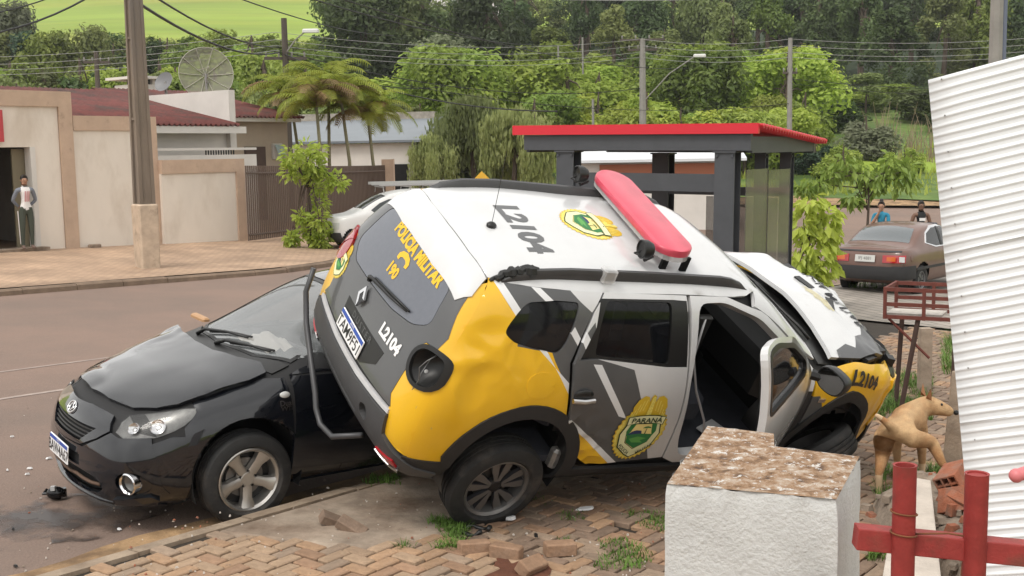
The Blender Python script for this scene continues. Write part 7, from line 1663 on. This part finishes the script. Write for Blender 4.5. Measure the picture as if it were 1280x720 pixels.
lone('weeping_tree', 595, 120, 52, 4.4, 'weep', 'willow', 'drooping willow like tree behind the SUV roof, left of the other', 0); lone('weeping_tree', 645, 132, 50, 3.9, 'weep', 'willow', 'drooping willow like tree touching the left end of the shelter', 1); lone('weeping_tree', 540, 168, 50, 2.6, 'weep', 'willow', 'small dark drooping tree beside the white outbuilding', 0)
lone('flowering_tree', 562, 42, 98, 7.5, 'round', 'pale', 'pale blossoming tree in the middle of the bright row', 1, .9)
lone('pale_tree', 20, 5, 112, 8, 'round', 'pale', 'grey green tree in front of the meadow at the top left corner', 2); lone('round_tree', 58, 34, 108, 6.5, 'round', 'blue', 'rounded blue green tree below the meadow at upper left', 0)
lone('pale_bush', 1082, 138, 74, 5.0, 'bush', 'pale', 'pale grey green bush on the bank above the brown car', 1, .99, 'bush'); lone('pale_bush', 655, 88, 92, 4.5, 'bush', 'pale', 'pale flowering shrub patch among the bright trees', 0, .99, 'bush')
lone('pine_tree', 917, 15, 110, 9, 'cone', 'olive', 'broad grey green conifer above the shelter roof', 0)
lone('bank_bush', 1055, 175, 66, 3.2, 'bush', 'mid', 'green bush at the foot of the bank left of the pale one', 0, .99, 'bush'); lone('bank_bush', 1020, 172, 68, 3, 'bush', 'blue', 'blue green bush beside the shelter roof end', 1, .99, 'bush'); lone('bank_bush', 1130, 180, 70, 2.6, 'bush', 'bright', 'bright bush below the dry reeds', 0, .99, 'bush')
lone('shelter_bush', 735, 172, 58, 3.2, 'bush', 'mid', 'green bush seen under the left of the shelter roof', 1, .99, 'bush'); lone('shelter_bush', 862, 192, 60, 3.4, 'bush', 'pale', 'palish bush seen through the shelter', 0, .99, 'bush')
random.seed(9); b = MB()
for k in range(70):
    x, y = lerp(24.0, 29.0, random.random()), random.uniform(74, 79); z = G(x, y); h = random.uniform(1.8, 3.8); a = random.uniform(0, 6.28); b.tube([(x, y, z), (x + .2 * cos(a), y + .2 * sin(a), z + h * .6), (x + .7 * cos(a), y + .7 * sin(a), z + h)], [.03, .025, .01], 4)
tag(b.build('dry_reeds', M('dry_stalk', (.24, .18, .12), .9), None), 'clump of dry stalks on the bank beside the white hoarding', 'reeds', kind='stuff')
random.seed(10); b = MB()
for k in range(5200):
    x, y = random.uniform(4, 50), random.uniform(59, 84); p = V((x, y, G(x, y) + .05)); h = random.uniform(.15, .55) * (1.8 if noise.noise(V((x * .2, y * .2, 3))) > .15 else 1); a = random.uniform(0, 6.28); w_ = V((cos(a), sin(a), 0)) * .09; t = V((random.gauss(0, .1), random.gauss(0, .1), h)); b.add([p - w_, p + w_, p + t], [(0, 1, 2)])
vg = b.build('tall_grass', LF['bright'], None); vg['kind'] = 'stuff'
# leafy street saplings --------------------------------------------------------------
def sapling(name, x, y, h, label, clumps, ls, mt_, r=.035, seed=0, dz=0, lean=(0, 0), nl=130, droop=.3):
    random.seed(seed); root = empty(name, (x, y, G(x, y) + dz)); tag(root, label, 'tree'); b = MB(); top = V((lean[0], lean[1], h * .8))
    b.tube([(0, 0, -.2), (lean[0] * .2, lean[1] * .2, h * .3), (lean[0] * .6 + .03, lean[1] * .6, h * .55), top], [r, r * .9, r * .7, r * .4], 7)
    for c_, cr in clumps:
        q = V((lean[0] * .5, lean[1] * .5, h * .5)).lerp(top, random.random()); b.tube([q, q.lerp(V(c_), .6) + V((0, 0, .06)), c_], [r * .45, r * .3, r * .12], 5)
    b.build('trunk', m_bark, root, smooth='all'); b = MB()
    for c_, cr in clumps:
        for k in range(nl):
            d = V((random.gauss(0, 1), random.gauss(0, 1), random.gauss(0, .8))).normalized(); p = V(c_) + d * cr * random.random() ** .5; v = (d + V((0, 0, -droop * random.uniform(.6, 2)))).normalized(); u = v.cross(V((random.gauss(0, 1), random.gauss(0, 1), 1))).normalized(); n_ = u.cross(v); s = ls * random.uniform(.6, 1.3)
            b.add([p, p + v * s * .5 + u * s * .24 + n_ * s * .1, p + v * s + n_ * s * -.05, p + v * s * .5 - u * s * .24 + n_ * s * .1], [(0, 1, 2, 3)])
    b.build('crown', LF[mt_], root); return root
cl = lambda n, cx, cy, cz, rx, ry, rz, r0, r1: [((cx + random.gauss(0, rx), cy + random.gauss(0, ry), cz + random.gauss(0, rz)), random.uniform(r0, r1)) for _ in range(n)]
random.seed(41); sapling('street_tree', -5.15, 29.6, 2.9, 'slender leafy street tree on the far kerb in front of the iron fence', cl(13, .15, 0, 2.1, .34, .3, .36, .16, .30) + cl(6, -.05, 0, .75, .26, .2, .25, .14, .24) + cl(5, -.05, 0, .22, .28, .2, .10, .12, .2), .17, 'bright', .05, 1, nl=85)
random.seed(43); sapling('young_tree', 7.65, 24.9, 2.85, 'young tree with drooping leaf clusters between the shelter and the brown car', [((c_[0], c_[1], c_[2] + .52), r_) for c_, r_ in [((-1.1, 0, 1.55), .28), ((-.75, .1, 1.75), .26), ((-.45, 0, 1.95), .3), ((-.1, 0, 1.75), .25), ((.15, .1, 1.55), .28), ((.45, 0, 1.75), .3), ((.75, 0, 1.6), .32), ((.55, .1, 1.95), .25), ((-1.35, 0, 1.45), .2), ((.9, .1, 1.8), .2), ((-.3, 0, 1.2), .16)]], .21, 'mid', .035, 2, nl=60, droop=.9)
random.seed(44); sapling('young_tree', 5.0, 19.5, 1.9, 'leafy young tree close behind the right post of the shelter', [((.05, 0, 1.75), .22), ((.3, 0, 1.5), .24), ((-.1, 0, 1.35), .24), ((.15, 0, 1.05), .28), ((-.15, 0, .85), .26), ((.25, 0, .75), .25), ((.05, 0, .5), .28), ((.35, .1, 1.25), .2), ((-.2, 0, .5), .22)], .22, 'bright', .03, 3, nl=70, droop=.8)
# areca palms --------------------------------------------------------------------------
def palm(x, y, h, seed, nf, label):
    random.seed(seed); root = empty('palm', (x, y, G(x, y))); tag(root, label, 'palm', 'palms behind the iron fence'); b = MB(); top = V((random.gauss(0, .15), 0, h)); b.tube([(0, 0, -.2), (.03, 0, h * .5), top], [.07, .06, .05], 7); b.build('trunk', M('palm_stem', (.22, .20, .12), .8, var=.2, vscale=20), root, smooth='all')
    for f in range(nf):
        a = 2 * pi * f / nf + random.uniform(-.3, .3); e = random.uniform(.6, 1.5); L_ = random.uniform(1.6, 2.4); d = V((cos(a), sin(a), 0)); pts = []; p = top.copy(); el = e
        for k in range(9): pts.append(p.copy()); p = p + (d * cos(el) + V((0, 0, sin(el)))) * L_ / 8; el -= .235 + .06 * random.random()
        b = MB(); b.tube(pts, [.018] * 6 + [.01] * 3, 4)
        for k in range(1, 9):
            for t in (0, .33, .66):
                q = pts[k - 1].lerp(pts[k], t); tg_ = (pts[k] - pts[k - 1]).normalized(); s_ = tg_.cross(V((0, 0, 1))).normalized(); ln = .42 * sin(pi * min(1, (k + t) / 9.2)) + .12
                for sg in (-1, 1): v = (s_ * sg + tg_ * .6 + V((0, 0, -.25))).normalized(); wv = tg_ * .026; b.add([q - wv, q + v * ln * .5 - wv + V((0, 0, .03)), q + v * ln + V((0, 0, -.06)), q + v * ln * .5 + wv + V((0, 0, .03)), q + wv], [(0, 1, 2, 3, 4)])
        b.build('frond', LF['palm'] if random.random() > .18 else LF['brownpalm'], root)
LF['palm'] = leafmat('palm_leaf', (.20, .25, .03), (.36, .38, .07), .45, .2); LF['brownpalm'] = leafmat('palm_leaf_dry', (.20, .14, .06), (.28, .20, .09), .3, .2)
for i, (px_, top_, d) in enumerate(((405, 135, 39), (440, 125, 40), (415, 112, 41), (470, 150, 41), (378, 125, 42))):
    x, zt = ray2(px_, top_, d); palm(x, d, zt - G(x, d), 60 + i, 24, ['areca palm with arching yellow green fronds, nearest the iron fence', 'areca palm in the middle of the clump over the fence', 'tallest areca palm at the back of the clump', 'areca palm at the right of the clump by the blue grey roof', 'areca palm at the left of the clump beside the house roof'][i])
# ------------------------------------------------------------------ poles and wires
m_cpole = M('concrete_pole', (.19, .15, .115), .9, var=.22, vscale=3, bump=.3, bscale=40, col2=(.14, .12, .105), c2scale=1.5, stretch=(1, 1, .3)); m_dpole = M('stained_pole', (.10, .085, .072), .9, var=.25, vscale=3, stretch=(1, 1, .3)); m_wood = M('wood_pole', (.085, .07, .058), .9, var=.3, vscale=6, stretch=(1, 1, .2)); m_ppale = M('pale_pole', (.24, .23, .21), .9, var=.15, vscale=4)
pb = P(14.05, 20.35); pole = empty('utility_pole', pb, R(35)); tag(pole, 'big concrete utility pole with recessed faces standing on the far pavement', 'utility pole')
b = MB(); H_ = 9.5
b.add([(-.12, -.22, -.3), (.12, -.22, -.3), (.12, .22, -.3), (-.12, .22, -.3), (-.07, -.13, H_), (.07, -.13, H_), (.07, .13, H_), (-.07, .13, H_)], [(0, 1, 5, 4), (1, 2, 6, 5), (2, 3, 7, 6), (3, 0, 4, 7), (4, 5, 6, 7)]); b.build('pole_shaft', [m_cpole], pole)
for sx in (-1, 1):
    for sy in (-1, 1): b = MB(); b.add([(sx * .10, sy * .24, -.3), (sx * .17, sy * .24, -.3), (sx * .17, sy * .13, -.3), (sx * .10, sy * .13, -.3), (sx * .055, sy * .15, H_), (sx * .10, sy * .15, H_), (sx * .10, sy * .08, H_), (sx * .055, sy * .08, H_)], [(0, 1, 5, 4), (1, 2, 6, 5), (2, 3, 7, 6), (3, 0, 4, 7), (4, 5, 6, 7)] if sx * sy > 0 else [(4, 5, 1, 0), (5, 6, 2, 1), (6, 7, 3, 2), (7, 4, 0, 3), (7, 6, 5, 4)]); b.build('pole_flange', m_cpole, pole)
for z in (1.2, 3.0, 4.6): k = 1 - z / H_ * .4; b = MB(); b.box((0, 0, z), (.30 * k, .30 * k, .05)); b.build('rung', m_cpole, pole)
b = MB(); b.box((0, 0, .42), (.40, .53, 1.75), taper=.93, bev=.03); b.build('painted_base', M('limewashed_base', (.46, .36, .27), .9, var=.25, vscale=4, col2=(.20, .15, .11), c2scale=3, c2lo=.55, c2hi=.75), pole)
def simple_pole(name, x, y, zt, r, mat, label, arms=(), lamp=None, group=None):
    root = empty(name, (x, y, G(x, y))); tag(root, label, 'utility pole', group); h = zt - G(x, y); b = MB(); b.tube([(0, 0, -.4), (0, 0, h)], [r * 1.25, r * .85], 8); b.build('shaft', mat, root, smooth=40)
    for z, L_, a in arms:
        b = MB(); b.box((0, 0, h - z), (L_, .09, .11), rz=a); b.build('crossarm', m_wood, root); 
        for t in (-.45, -.15, .15, .45): b = MB(); b.lathe([(.0, .18), (.03, .17), (.045, .10), (.03, .05), (.03, 0)], 8, 0, Matrix.Translation((t * L_ * cos(a), t * L_ * sin(a), h - z + .05))); b.build('insulator', m_ppale, root)
    if lamp:
        z, dx, dz = lamp; b = MB(); b.tube([(0, -.05, h - z), (dx * .5, -.1, h - z + dz * .62), (dx, -.15, h - z + dz)], .03, 6); a_ = b.build('lamp_arm', m_ppale, root); b = MB(); b.box((dx + .18 * (1 if dx > 0 else -1), -.15, h - z + dz), (.62, .24, .14), bev=.04); b.build('lamp_head', M('lamp_white', (.62, .62, .60), .4), a_)
    return root
for a in (('utility_pole', -8.49, 45, 7.55, .13, m_wood, 'dark pole with a street lamp above the palms', ((1.5, 1.6, .2),), (1.35, .85, .85)),
          ('utility_pole', -19.19, 55, 7.35, .13, m_wood, 'thin dark pole above the roof of the shop building', ((.5, 1.2, .3),), None),
          ('utility_pole', 6.85, 60, 7.95, .17, m_ppale, 'grey pole with a cross arm and long lamp arm behind the shelter roof', ((.05, 2.3, 0), (.55, 1.5, 0)), (3.2, 2.7, 2.3)),
          ('utility_pole', 13.17, 55, 7.4, .12, m_ppale, 'slim pale pole above the right end of the shelter roof', ((1.6, .7, .2),), None),
          ('utility_pole', 6.62, 16, 5.6, .095, m_ppale, 'grey pole rising behind the top of the white hoarding', (), None)): simple_pole(*a)
b = MB(); b.tube([(6.62 + .10, 16, 0), (6.62 + .10, 16, 5.6)], .045, 8); b.build('conduit', M('blue_grey_pipe', (.12, .14, .19), .5), None, smooth=True); o = bpy.data.objects['conduit']; o.parent = [q for q in bpy.data.objects if q.name.startswith('utility_pole') and abs(q.location.x - 6.62) < .01 and q.type == 'EMPTY'][0]; o.matrix_parent_inverse = Matrix.Translation(-o.parent.location)
for px_, y0_, y1_, d in ((491, 12, 45, 130), (732, 50, 82, 90), (702, 60, 84, 90), (744, 125, 160, 64)):
    x, z1 = ray2(px_, y0_, d); _, z0 = ray2(px_, y1_ + 60, d); b = MB(); b.tube([(0, 0, 0), (0, 0, z1 - z0)], .07, 6); o = b.build('white_post', m_ppale, None); o.location = (x, d, z0); tag(o, {491: 'thin white mast among the dark trees at upper middle', 732: 'thin white mast right of its twin in the bright trees', 702: 'thin white mast left of its twin in the bright trees', 744: 'slim grey mast over the left of the shelter roof'}[px_], 'mast')
m_wire = M('wire_dark', (.025, .025, .025), .6); m_wirep = M('wire_pale', (.30, .30, .29), .5)
def wire(a, b_, sag, r, mat, label, group):
    b = MB(); a, b_ = V(a), V(b_); b.tube([a.lerp(b_, t / 14) - V((0, 0, sag * 4 * (t / 14) * (1 - t / 14))) for t in range(15)], r, 4, caps=False); o = b.build('wire', mat, None, smooth='all'); tag(o, label, 'wire', group); return o
def wp2(px_, py_, d): x, z = ray2(px_, py_, d); return (x, d, z)
W1 = 'power lines crossing above the trees'
for nm_, yl, yr in (('topmost', 62, 52), ('second highest', 71, 60), ('second lowest', 78, 68), ('lowest', 84, 74)):
    for a_, b_, sg2, where in ((wp2(-120, yl + 12, 58), wp2(355, yl - 18, 46), .35, 'left of the dark lamp pole'), (wp2(355, yl - 18, 46), wp2(803, yr, 60), .5, 'between the dark lamp pole and the grey cross arm pole'),
                           (wp2(803, yr, 60), wp2(988, yr, 55), .25, 'between the cross arm pole and the slim pale pole'), (wp2(988, yr, 55), wp2(1400, yr - 14, 50), .4, 'right of the slim pale pole')): wire(a_, b_, sg2, .012, m_wirep, nm_ + ' thin power line ' + where, W1)
W2_ = 'black cables from the big concrete pole'
for (q0, q1, sag, r, lab) in (((165, -8, 23.5), (360, 68, 45), .5, .034, 'thickest black cable from the big concrete pole to the dark lamp pole'), ((165, -30, 23.5), (360, 62, 45), .4, .026, 'upper black cable from the big concrete pole to the dark lamp pole'),
    ((165, -55, 23.5), (500, 48, 60), .4, .02, 'thin black cable slanting from the concrete pole to the upper middle trees'), ((165, -75, 23.5), (700, 60, 60), .6, .02, 'thin black cable slanting across the meadow to the bright trees'), ((165, -90, 23.5), (860, 88, 60), .8, .018, 'longest thin black cable slanting down past the cross arm pole'),
    ((165, -20, 23.5), (-200, 48, 16), .5, .02, 'lowest and thickest black cable left of the concrete pole'), ((165, -35, 23.5), (-200, 30, 16), .4, .014, 'middle black cable left of the concrete pole'), ((165, -60, 23.5), (-200, 15, 16), .3, .012, 'highest black cable left of the concrete pole'),
    ((160, -100, 23.5), (640, 22, 110), .5, .012, 'faint black cable ending in the dark wood left of the forest house'), ((160, -110, 23.5), (560, 2, 110), .5, .012, 'highest faint black cable crossing the right end of the meadow')): wire(wp2(*q0), wp2(*q1), sag, r, m_wire, lab, W2_)
W3 = 'dark cables crossing over the palms'
for (q0, q1, sag, r, lab) in (((360, 68, 45), (700, 140, 40), .55, .03, 'thick sagging dark cable over the palms ending above the SUV roof'), ((360, 70, 45), (560, 110, 52), .5, .022, 'short dark cable dipping just over the palm tops'), ((360, 66, 45), (803, 112, 60), .8, .02, 'dark cable sagging from the lamp pole to the cross arm pole'),
    ((360, 74, 45), (990, 130, 55), 1.0, .016, 'long low dark cable sagging to the slim pale pole'), ((988, 100, 55), (1400, 108, 44), .3, .016, 'upper dark cable right of the slim pale pole'), ((988, 106, 55), (1400, 118, 44), .3, .012, 'lower dark cable right of the slim pale pole')): wire(wp2(*q0), wp2(*q1), sag, r, m_wire, lab, W3)
wire(wp2(560, -2, 30), wp2(1000, -1, 30), .15, .012, m_wirep, 'pale wire along the very top of the picture', None)

# ------------------------------------------------------------------ thin summer haze
hz = MB(); hz.box((0, 420, 70), (1500, 1020, 190)); hzm = bpy.data.materials.new('haze_air'); hzm.use_nodes = True; hn = hzm.node_tree; hn.nodes.clear()
hv_ = hn.nodes.new('ShaderNodeVolumePrincipled'); hv_.inputs['Color'].default_value = (.93, .95, .96, 1); hv_.inputs['Density'].default_value = .0003; hv_.inputs['Anisotropy'].default_value = .2
ho = hn.nodes.new('ShaderNodeOutputMaterial'); hn.links.new(hv_.outputs[0], ho.inputs['Volume']); hz.build('haze', hzm, None, kind='stuff')
